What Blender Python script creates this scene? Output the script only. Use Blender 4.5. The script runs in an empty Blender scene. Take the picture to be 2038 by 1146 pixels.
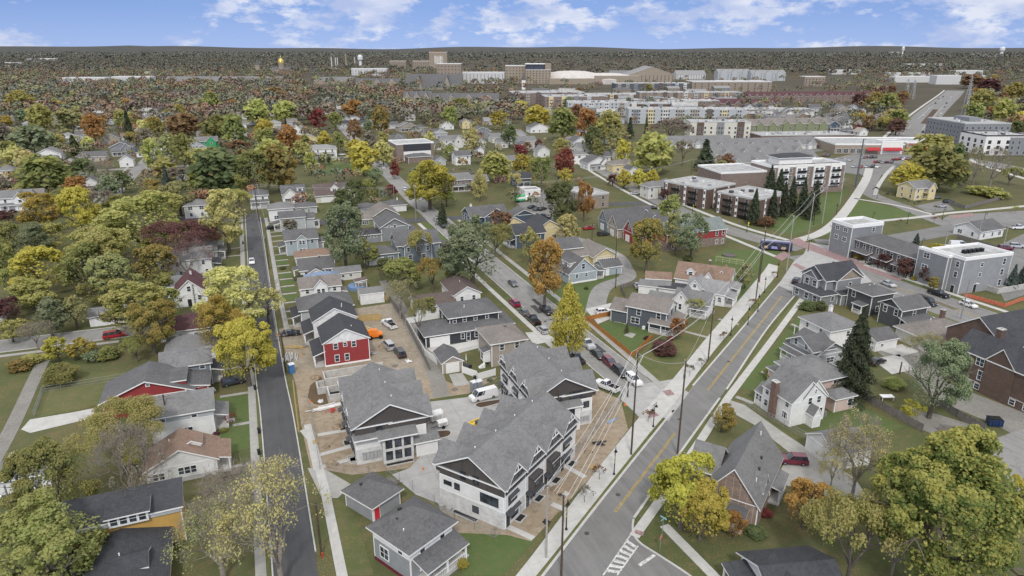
import bpy, math, random
import numpy as np
R=math.radians
random.seed(7)
SC=bpy.context.scene; COL=SC.collection
# ---------------------------------------------------------------- survey frame: x east, y north, camera above the origin
F=1358.;H=66.;PIT=math.atan((573-97)/F);YAW=R(21)
def G(u,v,z=0):
    y=(v-573)/F;x=(u-1019)/F
    d=(H-z)/(math.sin(PIT)+math.cos(PIT)*y)
    f=d*(math.cos(PIT)-math.sin(PIT)*y);r=d*x
    return (r*math.cos(YAW)+f*math.sin(YAW), -r*math.sin(YAW)+f*math.cos(YAW))
def SP(X,Y,Z=0):
    r=X*math.cos(YAW)-Y*math.sin(YAW);f=X*math.sin(YAW)+Y*math.cos(YAW);h=H-Z
    d=max(f*math.cos(PIT)+h*math.sin(PIT),.1);dn=h*math.cos(PIT)-f*math.sin(PIT)
    return (1019+F*r/d,573+F*dn/d,d)
def PP(*a): return [G(*p) for p in a]
# ---------------------------------------------------------------- materials
MATS={}
def newmat(n):
    m=bpy.data.materials.new(n);m.use_nodes=True;nt=m.node_tree
    return m,nt,nt.nodes,nt.links,nt.nodes['Principled BSDF']
def mixc(N,L,fac,a,b,mode='MIX'):
    n=N.new('ShaderNodeMix');n.data_type='RGBA';n.blend_type=mode
    for s,val in ((n.inputs[0],fac),(n.inputs[6],a),(n.inputs[7],b)):
        if hasattr(val,'links'): L.new(val,s)
        elif isinstance(val,(int,float)): s.default_value=val
        else: s.default_value=(*val[:3],1)
    return n.outputs[2]
def noise(N,L,vec,scale,det=3,rough=.6):
    n=N.new('ShaderNodeTexNoise');n.inputs['Scale'].default_value=scale;n.inputs['Detail'].default_value=det;n.inputs['Roughness'].default_value=rough
    if vec is not None:L.new(vec,n.inputs['Vector'])
    return n.outputs['Fac']
def ramp(N,L,fac,a,b,c0=(0,0,0),c1=(1,1,1)):
    r=N.new('ShaderNodeValToRGB');e=r.color_ramp.elements
    e[0].position=a;e[1].position=b;e[0].color=(*c0,1);e[1].color=(*c1,1)
    L.new(fac,r.inputs[0]);return r.outputs[0]
def mth(N,L,op,a,b=None):
    n=N.new('ShaderNodeMath');n.operation=op
    for i,v in enumerate((a,b)):
        if v is None: continue
        if hasattr(v,'links'):L.new(v,n.inputs[i])
        else:n.inputs[i].default_value=v
    return n.outputs[0]
def geo(N): return N.new('ShaderNodeNewGeometry').outputs['Position']
def sep(N,L,v):
    s=N.new('ShaderNodeSeparateXYZ');L.new(v,s.inputs[0]);return s.outputs
def sc(c,k): return tuple(min(1,x*k) for x in c)
def bump(N,L,P,h,st=.3,dist=.05):
    b=N.new('ShaderNodeBump');b.inputs['Strength'].default_value=st;b.inputs['Distance'].default_value=dist
    L.new(h,b.inputs['Height']);L.new(b.outputs[0],P.inputs['Normal'])
def reg(f):
    def w(n,*a,**k):
        if n not in MATS: MATS[n]=f(n,*a,**k)
        return MATS[n]
    return w
@reg
def plain(n,c,rough=.6,metal=0,var=.12,scale=1.5,spec=.3):
    m,nt,N,L,P=newmat(n);p=geo(N)
    L.new(mixc(N,L,ramp(N,L,noise(N,L,p,scale,4),.3,.7),sc(c,1-var),sc(c,1+var)),P.inputs['Base Color'])
    P.inputs['Roughness'].default_value=rough;P.inputs['Metallic'].default_value=metal;P.inputs['Specular IOR Level'].default_value=spec
    return m
@reg
def siding(n,c,lap=.2,vert=False):
    m,nt,N,L,P=newmat(n);p=geo(N);s=sep(N,L,p)
    if vert:
        co=mth(N,L,'ADD',s[0],s[1])
    else: co=s[2]
    fr=mth(N,L,'FRACT',mth(N,L,'DIVIDE',co,lap if not vert else .45))
    line=ramp(N,L,fr,.0,.22,(.0,)*3,(1,)*3)
    base=mixc(N,L,ramp(N,L,noise(N,L,p,.7,5),.3,.75),sc(c,.86),sc(c,1.08))
    L.new(mixc(N,L,line,sc(c,.72),base),P.inputs['Base Color'])
    P.inputs['Roughness'].default_value=.6;P.inputs['Specular IOR Level'].default_value=.25
    bump(N,L,P,fr,.35,.03)
    return m
@reg
def brick(n,c,c2,mort=(.42,.4,.37),bw=.42,rh=.14):
    m,nt,N,L,P=newmat(n);p=geo(N);s=sep(N,L,p)
    cx=N.new('ShaderNodeCombineXYZ');L.new(mth(N,L,'ADD',s[0],s[1]),cx.inputs[0]);L.new(s[2],cx.inputs[1])
    b=N.new('ShaderNodeTexBrick');L.new(cx.outputs[0],b.inputs['Vector']);b.inputs['Scale'].default_value=1
    b.inputs['Color1'].default_value=(*c,1);b.inputs['Color2'].default_value=(*c2,1);b.inputs['Mortar'].default_value=(*mort,1)
    b.inputs['Brick Width'].default_value=bw;b.inputs['Row Height'].default_value=rh;b.inputs['Mortar Size'].default_value=.012
    k=mixc(N,L,1.0,b.outputs['Color'],mixc(N,L,ramp(N,L,noise(N,L,p,1.1,5),.3,.75),(.7,.7,.7),(1.0,1.0,1.0)),'MULTIPLY')
    L.new(k,P.inputs['Base Color']);P.inputs['Roughness'].default_value=.85;P.inputs['Specular IOR Level'].default_value=.15
    return m
@reg
def shingle(n,c):
    m,nt,N,L,P=newmat(n);p=geo(N);s=sep(N,L,p)
    big=ramp(N,L,noise(N,L,p,.3,5,.65),.33,.67)
    vo=N.new('ShaderNodeTexVoronoi');vo.inputs['Scale'].default_value=3.2;L.new(p,vo.inputs['Vector'])
    tab=sep(N,L,vo.outputs['Color'])[0]
    fine=ramp(N,L,noise(N,L,p,9,3,.8),.3,.7)
    a=mixc(N,L,big,sc(c,.78),tuple(q*1.12*w_ for q,w_ in zip(c,(1.02,1,.97))))
    a=mixc(N,L,mth(N,L,'MULTIPLY',tab,.5),a,sc(c,1.55))
    a=mixc(N,L,mth(N,L,'MULTIPLY',fine,.42),a,sc(c,.42))
    fr=mth(N,L,'FRACT',mth(N,L,'DIVIDE',s[2],.1))
    a=mixc(N,L,ramp(N,L,fr,.0,.3,(.25,)*3,(0,)*3),a,sc(c,.4))
    L.new(a,P.inputs['Base Color']);P.inputs['Roughness'].default_value=.92;P.inputs['Specular IOR Level'].default_value=.12
    bump(N,L,P,noise(N,L,p,10,2),.4,.03)
    return m
@reg
def glass(n,c=(.018,.022,.028),rough=.08):
    m,nt,N,L,P=newmat(n);p=geo(N)
    L.new(mixc(N,L,ramp(N,L,noise(N,L,p,.9,2),.42,.6),c,sc(c,3.5)),P.inputs['Base Color'])
    P.inputs['Roughness'].default_value=rough;P.inputs['Specular IOR Level'].default_value=.6
    return m
@reg
def paint(n,c,rough=.3):
    m,nt,N,L,P=newmat(n);p=geo(N)
    L.new(mixc(N,L,ramp(N,L,noise(N,L,p,2.5,3),.35,.7),sc(c,.85),c),P.inputs['Base Color'])
    P.inputs['Roughness'].default_value=rough;P.inputs['Coat Weight'].default_value=.5;P.inputs['Coat Roughness'].default_value=.06
    return m
@reg
def surf(n,cols,s1=.12,s2=1.3,s3=8,bmp=.2,f3=.4,litter=0):
    """ground-like: three tones blended at three scales"""
    m,nt,N,L,P=newmat(n);p=geo(N)
    a=mixc(N,L,ramp(N,L,noise(N,L,p,s1,5,.6),.36,.64),cols[0],cols[1])
    a=mixc(N,L,ramp(N,L,noise(N,L,p,s2,6,.7),.48,.72),a,cols[2])
    a=mixc(N,L,mth(N,L,'MULTIPLY',ramp(N,L,noise(N,L,p,s3,4,.8),.3,.7),f3),a,sc(cols[0],.5))
    if litter:
        lt=mth(N,L,'MULTIPLY',ramp(N,L,noise(N,L,p,4.5,2,.5),.56,.66),ramp(N,L,noise(N,L,p,.16,3),.42,.62))
        a=mixc(N,L,mth(N,L,'MULTIPLY',lt,litter),a,(.30,.19,.07))
    L.new(a,P.inputs['Base Color']);P.inputs['Roughness'].default_value=.95;P.inputs['Specular IOR Level'].default_value=.1
    bump(N,L,P,noise(N,L,p,s3,4),bmp,.08)
    return m
@reg
def slab(n,c,joint=1.6):
    m,nt,N,L,P=newmat(n);p=geo(N);s=sep(N,L,p)
    a=mixc(N,L,ramp(N,L,noise(N,L,p,.5,6,.7),.3,.72),sc(c,.78),sc(c,1.06))
    a=mixc(N,L,mth(N,L,'MULTIPLY',ramp(N,L,noise(N,L,p,4,5,.8),.35,.75),.35),a,sc(c,.6))
    for ax in (0,1):
        fr=mth(N,L,'FRACT',mth(N,L,'DIVIDE',s[ax],joint))
        a=mixc(N,L,ramp(N,L,fr,.0,.05,(.45,)*3,(0,)*3),a,sc(c,.45))
    L.new(a,P.inputs['Base Color']);P.inputs['Roughness'].default_value=.9;P.inputs['Specular IOR Level'].default_value=.15
    return m
@reg
def road_m(n,c,ang=0,streak=.5,crack=.5):
    m,nt,N,L,P=newmat(n);p=geo(N)
    mp=N.new('ShaderNodeMapping');mp.inputs['Rotation'].default_value=(0,0,-ang);mp.inputs['Scale'].default_value=(1,.06,1);L.new(p,mp.inputs[0])
    a=mixc(N,L,ramp(N,L,noise(N,L,p,.25,5),.3,.7),sc(c,.85),sc(c,1.15))
    a=mixc(N,L,mth(N,L,'MULTIPLY',ramp(N,L,noise(N,L,mp.outputs[0],.9,4),.4,.65),streak),a,sc(c,1.45))
    a=mixc(N,L,mth(N,L,'MULTIPLY',ramp(N,L,noise(N,L,p,7,4,.8),.35,.7),.4),a,sc(c,.6))
    vo=N.new('ShaderNodeTexVoronoi');vo.feature='DISTANCE_TO_EDGE';vo.inputs['Scale'].default_value=.13
    ad=N.new('ShaderNodeVectorMath');ad.operation='ADD'
    nz=N.new('ShaderNodeTexNoise');nz.inputs['Scale'].default_value=.5;nz.inputs['Detail'].default_value=4;L.new(p,nz.inputs[0])
    sm=N.new('ShaderNodeVectorMath');sm.operation='SCALE';sm.inputs['Scale'].default_value=5;L.new(nz.outputs['Color'],sm.inputs[0])
    L.new(p,ad.inputs[0]);L.new(sm.outputs[0],ad.inputs[1]);L.new(ad.outputs[0],vo.inputs['Vector'])
    a=mixc(N,L,ramp(N,L,vo.outputs['Distance'],.004,.016,(crack,)*3,(0,)*3),a,sc(c,.5))
    L.new(a,P.inputs['Base Color']);P.inputs['Roughness'].default_value=.9;P.inputs['Specular IOR Level'].default_value=.2
    return m
@reg
def leafm(n,c,tip=None,con=1.):
    m,nt,N,L,P=newmat(n)
    at=N.new('ShaderNodeAttribute');at.attribute_name='Col'
    oi=N.new('ShaderNodeObjectInfo');s=sep(N,L,at.outputs['Vector'])
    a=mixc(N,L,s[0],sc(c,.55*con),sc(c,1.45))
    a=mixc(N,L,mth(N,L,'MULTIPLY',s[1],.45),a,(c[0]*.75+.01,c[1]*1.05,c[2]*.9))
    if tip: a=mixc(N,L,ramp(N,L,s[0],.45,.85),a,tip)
    hs=N.new('ShaderNodeHueSaturation');L.new(a,hs.inputs['Color'])
    L.new(mth(N,L,'ADD',mth(N,L,'MULTIPLY',oi.outputs['Random'],.035),.4825),hs.inputs['Hue'])
    L.new(mth(N,L,'ADD',mth(N,L,'MULTIPLY',oi.outputs['Random'],.3),.85),hs.inputs['Value'])
    L.new(hs.outputs[0],P.inputs['Base Color']);P.inputs['Roughness'].default_value=.75;P.inputs['Specular IOR Level'].default_value=.15
    tr=N.new('ShaderNodeBsdfTranslucent');L.new(hs.outputs[0],tr.inputs[0])
    mx=N.new('ShaderNodeMixShader');mx.inputs[0].default_value=.45
    L.new(P.outputs[0],mx.inputs[1]);L.new(tr.outputs[0],mx.inputs[2]);L.new(mx.outputs[0],N['Material Output'].inputs[0])
    return m
@reg
def attrm(n,k=1.):
    m,nt,N,L,P=newmat(n);at=N.new('ShaderNodeAttribute');at.attribute_name='Col'
    L.new(mixc(N,L,1.0,at.outputs['Color'],(k,k,k),'MULTIPLY'),P.inputs['Base Color'])
    P.inputs['Roughness'].default_value=.9;P.inputs['Specular IOR Level'].default_value=.08
    return m
WALL={'white':(.74,.74,.73),'cream':(.62,.6,.52),'offwhite':(.62,.61,.57),'lgray':(.44,.46,.47),'gray':(.24,.25,.26),'mgray':(.30,.31,.32),
 'dgray':(.085,.09,.095),'charcoal':(.05,.053,.062),'slate':(.10,.115,.13),'blue':(.20,.235,.27),'lblue':(.36,.41,.44),'red':(.30,.05,.052),'tan':(.36,.32,.27),
 'yellow':(.66,.56,.32),'ochre':(.55,.34,.10),'pink':(.60,.46,.40),'green':(.23,.25,.15),'beige':(.47,.42,.34),'navy':(.08,.11,.15),'mint':(.05,.34,.14),'pale':(.56,.56,.55)}
ROOF={'gray':(.15,.15,.152),'lgr':(.21,.21,.212),'dark':(.052,.054,.06),'mid':(.10,.10,.104),'brown':(.19,.135,.105),'dbrown':(.10,.08,.075),'maroon':(.085,.045,.05),
 'taupe':(.165,.15,.14),'green':(.15,.17,.165),'bluet':(.16,.21,.30),'tan':(.24,.22,.2)}
for _k in ROOF: ROOF[_k]=tuple(1.22*v for v in ROOF[_k])
def W(k): return siding('siding_'+k,WALL[k]) if k in WALL else MATS[k]
def RF(k): return shingle('shingle_'+k,ROOF[k]) if k in ROOF else MATS[k]
TRIM=plain('white_trim',(.78,.78,.77),.5,var=.05)
DTRIM=plain('dark_trim',(.03,.03,.033),.4)
GL=glass('window_glass');GL2=glass('pale_window_glass',(.10,.11,.12))
brick('white_brick',(.70,.70,.69),(.60,.60,.59),(.64,.64,.63));brick('red_brick',(.17,.075,.05),(.11,.05,.038));brick('brown_brick',(.16,.098,.074),(.12,.078,.062),(.2,.18,.16))
brick('tan_brick',(.34,.27,.2),(.28,.22,.17));brick('mixed_brick',(.33,.22,.16),(.21,.15,.125),(.5,.46,.42));brick('rose_brick',(.24,.165,.135),(.19,.135,.115))
brick('sand_stone',(.40,.335,.26),(.33,.28,.22),(.42,.36,.3),1.2,.5);brick('grey_brick',(.17,.15,.14),(.13,.118,.11),(.26,.25,.24))
siding('board_batten',(.085,.077,.072),vert=True);siding('brown_panel',(.16,.12,.09),vert=True)
plain('membrane',(.33,.33,.325),.85,var=.3,scale=.35);plain('housewrap',(.66,.67,.67),.7,var=.16,scale=1.2);plain('stucco_white',(.72,.71,.68),.9)
CONC=plain('concrete',(.42,.41,.39),.9,var=.2,scale=.8);WOODP=plain('pole_wood',(.085,.062,.048),.9,var=.25,scale=3);METAL=plain('galvanised',(.4,.4,.41),.45,.6);BLK=plain('black_metal',(.012,.012,.013),.45)
plain('timber',(.42,.30,.13),.85,var=.2,scale=3);plain('cedar',(.36,.16,.045),.85,var=.2,scale=2);plain('grey_wood',(.18,.165,.15),.9,var=.25,scale=2);plain('vinyl',(.72,.72,.71),.5,var=.04)
plain('yellow_plastic',(.75,.55,.03),.5);plain('blue_plastic',(.06,.16,.34),.5);plain('grey_plastic',(.22,.24,.27),.5);plain('soil',(.13,.10,.07),.95,scale=2);plain('rubber',(.012,.012,.012),.85);plain('rim',(.35,.35,.36),.35,.7)
plain('red_door',(.5,.02,.03),.4);plain('lamp_glass',(.7,.7,.65),.3);plain('orange_paint',(.7,.19,.02),.45);plain('headlamp',(.7,.7,.68),.2);plain('taillamp',(.35,.01,.01),.25)
plain('bark',(.115,.098,.082),.95,var=.3,scale=4);plain('bark_pale',(.24,.21,.18),.95,var=.3,scale=4);plain('gold_leaf',(.60,.45,.12),.35,.5);plain('red_awning',(.36,.03,.035),.7)
# ---------------------------------------------------------------- mesh builder
class MB:
    def __init__(s): s.v=[];s.f=[];s.m=[]
    def poly(s,pts,m=0):
        b=len(s.v);s.v+=[tuple(p) for p in pts];s.f.append(tuple(range(b,b+len(pts))));s.m.append(m)
    def box(s,x0,x1,y0,y1,z0,z1,m=0,mt=None):
        b=len(s.v);s.v+=[(x,y,z) for z in (z0,z1) for x,y in ((x0,y0),(x1,y0),(x1,y1),(x0,y1))]
        for k,q in enumerate(((3,2,1,0),(4,5,6,7),(0,1,5,4),(1,2,6,5),(2,3,7,6),(3,0,4,7))):
            s.f.append(tuple(b+i for i in q));s.m.append(mt if (mt is not None and k==1) else m)
        return s
    def prism(s,pts,z0,z1,m=0,mt=None):
        n=len(pts);b=len(s.v);s.v+=[(p[0],p[1],z0) for p in pts]+[(p[0],p[1],z1) for p in pts]
        s.f.append(tuple(range(b+n,b+2*n)));s.m.append(m if mt is None else mt)
        s.f.append(tuple(range(b+n-1,b-1,-1)));s.m.append(m)
        for i in range(n):
            j=(i+1)%n;s.f.append((b+i,b+j,b+n+j,b+n+i));s.m.append(m)
        return s
    def extr(s,prof,axis,a0,a1,ms,mend=1):
        """profile (t,z) swept along x ('x') or y ('y')"""
        n=len(prof);b=len(s.v)
        for a in (a0,a1):
            for t,z in prof: s.v.append((a,t,z) if axis=='x' else (t,a,z))
        fl=axis=='x'
        e0=tuple(range(b,b+n));e1=tuple(range(b+2*n-1,b+n-1,-1))
        s.f+= [e0[::-1] if fl else e0, e1[::-1] if fl else e1];s.m+=[mend,mend]
        for i in range(n):
            j=(i+1)%n;q=(b+i,b+j,b+n+j,b+n+i);s.f.append(q if fl else q[::-1]);s.m.append(ms[i] if isinstance(ms,(list,tuple)) else ms)
        return s
    def tube(s,p,q,r0,r1=None,n=6,m=0,cap=True):
        r1=r0 if r1 is None else r1;p=np.array(p,float);q=np.array(q,float);d=q-p;l=np.linalg.norm(d)
        if l<1e-6:return s
        d/=l;a=np.cross(d,(0,0,1) if abs(d[2])<.9 else (1,0,0));a/=np.linalg.norm(a);c=np.cross(d,a);b=len(s.v)
        for o,r in ((p,r0),(q,r1)):
            for i in range(n):
                t=2*math.pi*i/n;s.v.append(tuple(o+r*(math.cos(t)*a+math.sin(t)*c)))
        for i in range(n):
            j=(i+1)%n;s.f.append((b+i,b+n+i,b+n+j,b+j));s.m.append(m)
        if cap:
            s.f.append(tuple(range(b,b+n)));s.m.append(m);s.f.append(tuple(range(b+2*n-1,b+n-1,-1)));s.m.append(m)
        return s
    def lathe(s,x,y,prof,n=12,m=0):
        b=len(s.v)
        for r,z in prof:
            for i in range(n):
                t=2*math.pi*i/n;s.v.append((x+r*math.cos(t),y+r*math.sin(t),z))
        for k in range(len(prof)-1):
            for i in range(n):
                j=(i+1)%n;s.f.append((b+k*n+i,b+k*n+j,b+(k+1)*n+j,b+(k+1)*n+i));s.m.append(m)
        s.f.append(tuple(range(b+len(prof)*n-n,b+len(prof)*n)));s.m.append(m)
        return s
    def mesh(s,name,mats):
        me=bpy.data.meshes.new(name);me.from_pydata(s.v,[],s.f)
        for m in (mats if isinstance(mats,(list,tuple)) else [mats]): me.materials.append(m)
        me.polygons.foreach_set('material_index',s.m);me.update();return me
    def build(s,name,mats,parent=None,loc=(0,0,0),rz=0):
        return put(name,s.mesh(name,mats),parent,loc,rz)
def put(name,me,parent=None,loc=(0,0,0),rz=0):
    o=bpy.data.objects.new(name,me);COL.objects.link(o);o.location=loc;o.rotation_euler=(0,0,rz)
    if parent is not None:o.parent=parent
    return o
LABELS={}
LAND=[]
def tag(o,label,cat,group=None,kind=None):
    if label:
        o['label']=label;LABELS.setdefault(label,[]).append(o)
    if cat:o['category']=cat
    if group:o['group']=group
    if kind:o['kind']=kind
    return o
def empty(name,x,y,label,cat,group=None,rz=0,z=0):
    o=put(name,None,None,(x,y,z),rz);o.empty_display_size=.5;return tag(o,label,cat,group)
def st(name,mb,mats):
    o=mb.build(name,mats);o['kind']='structure';return o
def copytree(o,parent=None):
    c=o.copy();COL.objects.link(c);c.parent=parent
    for ch in o.children: copytree(ch,c)
    return c
def recolor(o,m,slot=0):
    o.material_slots[slot].link='OBJECT';o.material_slots[slot].material=m
# ---------------------------------------------------------------- buildings
WCACHE={}
def win_mesh(w,h,style,trim):
    k=(round(w,2),round(h,2),style,trim.name)
    if k in WCACHE:return WCACHE[k]
    c=.11 if style!='thin' else .06
    f=MB()
    f.box(-w/2-c,-w/2,-.06,.03,-h/2-c,h/2+c).box(w/2,w/2+c,-.06,.03,-h/2-c,h/2+c).box(-w/2,w/2,-.06,.03,h/2,h/2+c).box(-w/2,w/2,-.07,.03,-h/2-c,-h/2)
    f.box(-w/2,w/2,-.045,.03,-.03,.03)
    n=max(1,round(w/.95))
    for i in range(1,n): f.box(-w/2+w*i/n-.04,-w/2+w*i/n+.04,-.05,.03,-h/2,h/2)
    p=MB();p.box(-w/2,w/2,-.03,.02,-h/2,h/2)
    both=MB();both.v=list(f.v);both.f=list(f.f);both.m=list(f.m);b=len(both.v)
    both.v+=p.v;both.f+=[tuple(b+i for i in q) for q in p.f];both.m+=[1]*len(p.f)
    r=(f.mesh('window',[trim]),p.mesh('pane',[GL]),both.mesh('window',[trim,GL]))
    WCACHE[k]=r;return r
ANG={'S':0,'E':math.pi/2,'N':math.pi,'W':-math.pi/2}
class B:
    def __init__(s,name,label,cat,x,y,rot=0,group=None,short=None,lod=1,trim=TRIM):
        s.x,s.y=x,y;s.r=empty(name,x,y,label,cat,group,R(rot));s.lod=lod;s.trim=trim;s.lb=None;s.rot=R(rot)
        if short: LAND.append((short,x,y,s))
        BLD.append(s);s.ext=[]
    def blk(s,x0,x1,y0,y1,h,roof='EW',rh=2,wall='white',rf='gray',ov=.45,z0=0,gab=None,hi=None,name='wall',trimc=True,rname='roof'):
        """local coords; roof EW/NS gable, hip, flat, shS/shN/shE/shW (falls that way)"""
        r=s.r;t=.24;wm=W(wall);zb=z0 if z0>0 else -.3
        w=MB();w.box(x0,x1,y0,y1,zb,h);w.build(name,[wm],r)
        tr=MB();T=RF(rf);g=MB()
        if roof in('EW','NS'):
            ew=roof=='EW'
            a0,a1,b0,b1=(x0,x1,y0,y1) if ew else (y0,y1,x0,x1)
            bm=(b0+b1)/2;sl=rh/((b1-b0)/2);ze=h-sl*ov
            g.extr([(b0,h-.02),(b1,h-.02),(bm,h+rh-.02)],'x' if ew else 'y',a0+.01,a1-.01,0,0)
            gm=W(gab) if gab else wm
            g.build('gable',[gm],r)
            prof=[(b0-ov,ze),(bm,h+rh),(b1+ov,ze),(b1+ov,ze+t),(bm,h+rh+t),(b0-ov,ze+t)]
            tr.extr(prof,'x' if ew else 'y',a0-ov,a1+ov,[1,1,1,0,0,1],1)
        elif roof=='hip':
            X0,X1,Y0,Y1=x0-ov,x1+ov,y0-ov,y1+ov;ww,dd=X1-X0,Y1-Y0;xm,ym=(X0+X1)/2,(Y0+Y1)/2;ze=h-.05;zr=h+rh
            if ww>=dd: ra=(X0+dd/2,ym,zr);rb=(X1-dd/2-(0.02 if ww==dd else 0),ym,zr)
            else: ra=(xm,Y0+ww/2,zr);rb=(xm,Y1-ww/2,zr)
            c=[(X0,Y0),(X1,Y0),(X1,Y1),(X0,Y1)]
            tr.poly([(p[0],p[1],ze) for p in c[::-1]],1)
            for i in range(4):
                p,q=c[i],c[(i+1)%4];tr.poly([(p[0],p[1],ze),(q[0],q[1],ze),(q[0],q[1],ze+t),(p[0],p[1],ze+t)],1)
            k=[(p[0],p[1],ze+t) for p in c]
            if ww>=dd:
                tr.poly([k[0],k[1],rb,ra]);tr.poly([k[1],k[2],rb]);tr.poly([k[2],k[3],ra,rb]);tr.poly([k[3],k[0],ra])
            else:
                tr.poly([k[0],k[1],ra]);tr.poly([k[1],k[2],rb,ra]);tr.poly([k[2],k[3],rb]);tr.poly([k[3],k[0],ra,rb])
        elif roof=='flat':
            p=.5 if hi is None else hi
            for q in ((x0-.1,x1+.1,y0-.1,y0+.25),(x0-.1,x1+.1,y1-.25,y1+.1),(x0-.1,x0+.25,y0+.25,y1-.25),(x1-.25,x1+.1,y0+.25,y1-.25)):
                tr.box(*q,h-.25,h+p,1)
            tr.box(x0+.25,x1-.25,y0+.25,y1-.25,h-.1,h+.06,0)
        else:
            d=roof[2];X0,X1,Y0,Y1=x0-ov,x1+ov,y0-ov,y1+ov
            zl,zh=h,h+rh
            zz={'S':(zl,zl,zh,zh),'N':(zh,zh,zl,zl),'E':(zh,zl,zl,zh),'W':(zl,zh,zh,zl)}[d]
            c=[(X0,Y0),(X1,Y0),(X1,Y1),(X0,Y1)]
            lo=[(p[0],p[1],z) for p,z in zip(c,zz)];up=[(p[0],p[1],z+t) for p,z in zip(c,zz)]
            tr.poly(lo[::-1],1);tr.poly(up,0)
            for i in range(4):
                j=(i+1)%4;tr.poly([lo[i],lo[j],up[j],up[i]],1)
            if z0<=h:
                g2=MB();i_=.01
                cc=[(x0+i_,y0+i_),(x1-i_,y0+i_),(x1-i_,y1-i_),(x0+i_,y1-i_)]
                zw=[]
                for (px,py) in cc:
                    f={'S':(py-Y0)/(Y1-Y0),'N':(Y1-py)/(Y1-Y0),'E':(X1-px)/(X1-X0),'W':(px-X0)/(X1-X0)}[d];zw.append(zl+f*rh)
                lo2=[(p[0],p[1],h-.05) for p in cc];up2=[(p[0],p[1],z) for p,z in zip(cc,zw)]
                for i in range(4):
                    j=(i+1)%4;g2.poly([lo2[i],lo2[j],up2[j],up2[i]])
                g2.build('upper_wall',[wm],r)
        tr.build(rname,[T,s.trim],r)
        if trimc and s.lod<2:
            k=MB();e=.025;q=.13;zt=h-.03
            for X,Y in ((x0,y0),(x1,y0),(x1,y1),(x0,y1)):
                k.box(X-(e if X==x0 else q),X+(e if X==x1 else q),Y-(e if Y==y0 else q),Y+(e if Y==y1 else q),max(z0,.02),zt)
            for r_ in((x0+q,x1-q,y0-e,y0+.02),(x0+q,x1-q,y1-.02,y1+e),(x0-e,x0+.02,y0+q,y1-q),(x1-.02,x1+e,y0+q,y1-q)): k.box(*r_,zt-.16,zt)
            k.build('corner_trim',[s.trim],r)
        s.lb=(x0,x1,y0,y1,h,z0);s.ext.append((x0,x1,y0,y1));return s
    def at(s,face,f):
        x0,x1,y0,y1=s.lb[:4]
        return {'S':(x0+f*(x1-x0),y0),'N':(x0+f*(x1-x0),y1),'W':(x0,y0+f*(y1-y0)),'E':(x1,y0+f*(y1-y0))}[face]
    def win(s,face,f,z,w=.9,h=1.35,style='n',trim=None):
        x,y=s.at(face,f);fr,pa,bo=win_mesh(w,h,style,trim or s.trim)
        if s.lod==0:
            o=put('window',fr,s.r,(x,y,z),ANG[face]);put('pane',pa,o)
        else: put('window',bo,s.r,(x,y,z),ANG[face])
        return s
    def wins(s,face,fr,zs,w=.9,h=1.35,**k):
        for z in zs:
            for f in fr: s.win(face,f,z,w,h,**k)
        return s
    def auto(s,faces,w=.9,h=1.35,sp=3.2,fl=2.75,z0=1.55):
        x0,x1,y0,y1,hh,zz=s.lb
        for fc in faces:
            L_=(x1-x0) if fc in'SN' else (y1-y0);n=max(1,int(L_/sp))
            k=0
            while zz+z0+k*fl+h/2<hh-.1:
                for i in range(n): s.win(fc,(i+.5+random.uniform(-.12,.12))/n,zz+z0+k*fl,w*random.choice((1,1,1.7)) if L_>5 else w,h)
                k+=1
        return s
    def door(s,face,f,w=1,h=2.1,mat=None,z=0):
        x,y=s.at(face,f);k=MB();k.box(-w/2-.1,w/2+.1,-.05,.03,0,h+.1,1);k.box(-w/2,w/2,-.075,.02,.02,h,0)
        k.build('door',[mat or plain('door_paint',(.25,.25,.26),.5),s.trim],s.r,(x,y,z),ANG[face]);return s
    def gdoor(s,face,f,w=2.6,h=2.2,mat=None,z=0):
        x,y=s.at(face,f);k=MB();k.box(-w/2-.12,w/2+.12,-.05,.03,0,h+.12,1)
        for i in range(4): k.box(-w/2,w/2,-.075,.02,h*i/4+.015,h*(i+1)/4-.015,0)
        k.build('garage_door',[mat or plain('garage_door_paint',(.70,.70,.69),.5,var=.06),s.trim],s.r,(x,y,z),ANG[face]);return s
    def porch(s,x0,x1,y0,y1,h=2.7,fall='S',rh=.7,rf=None,floor=.45,posts=None,rail=True,postm=None,rs=None):
        k=MB();k.box(x0,x1,y0,y1,-.1,floor);k.build('porch_floor',[CONC],s.r)
        if rs=='hip' or rs in('EW','NS'):
            s_=s.lb;e_=list(s.ext);s.roofonly(x0,x1,y0,y1,h,rs,rh,rf);s.lb=s_;s.ext=e_
        else:
            c=[(x0-.25,y0-.25),(x1+.25,y0-.25),(x1+.25,y1+.25),(x0-.25,y1+.25)];zl,zh=h,h+rh
            zz={'S':(zl,zl,zh,zh),'N':(zh,zh,zl,zl),'E':(zh,zl,zl,zh),'W':(zl,zh,zh,zl)}[fall];p=MB()
            lo=[(q[0],q[1],z) for q,z in zip(c,zz)];up=[(q[0],q[1],z+.22) for q,z in zip(c,zz)]
            p.poly(lo[::-1],1);p.poly(up,0)
            for i in range(4):
                j=(i+1)%4;p.poly([lo[i],lo[j],up[j],up[i]],1)
            p.build('porch_roof',[RF(rf or 'gray'),s.trim],s.r)
        if posts is None:
            if fall in'SN':
                y=y0+.12 if fall=='S' else y1-.12;n=max(2,int((x1-x0)/2.6)+1);posts=[(x0+.12+(x1-x0-.24)*i/(n-1),y) for i in range(n)]
            else:
                x=x0+.12 if fall=='W' else x1-.12;n=max(2,int((y1-y0)/2.6)+1);posts=[(x,y0+.12+(y1-y0-.24)*i/(n-1)) for i in range(n)]
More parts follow.
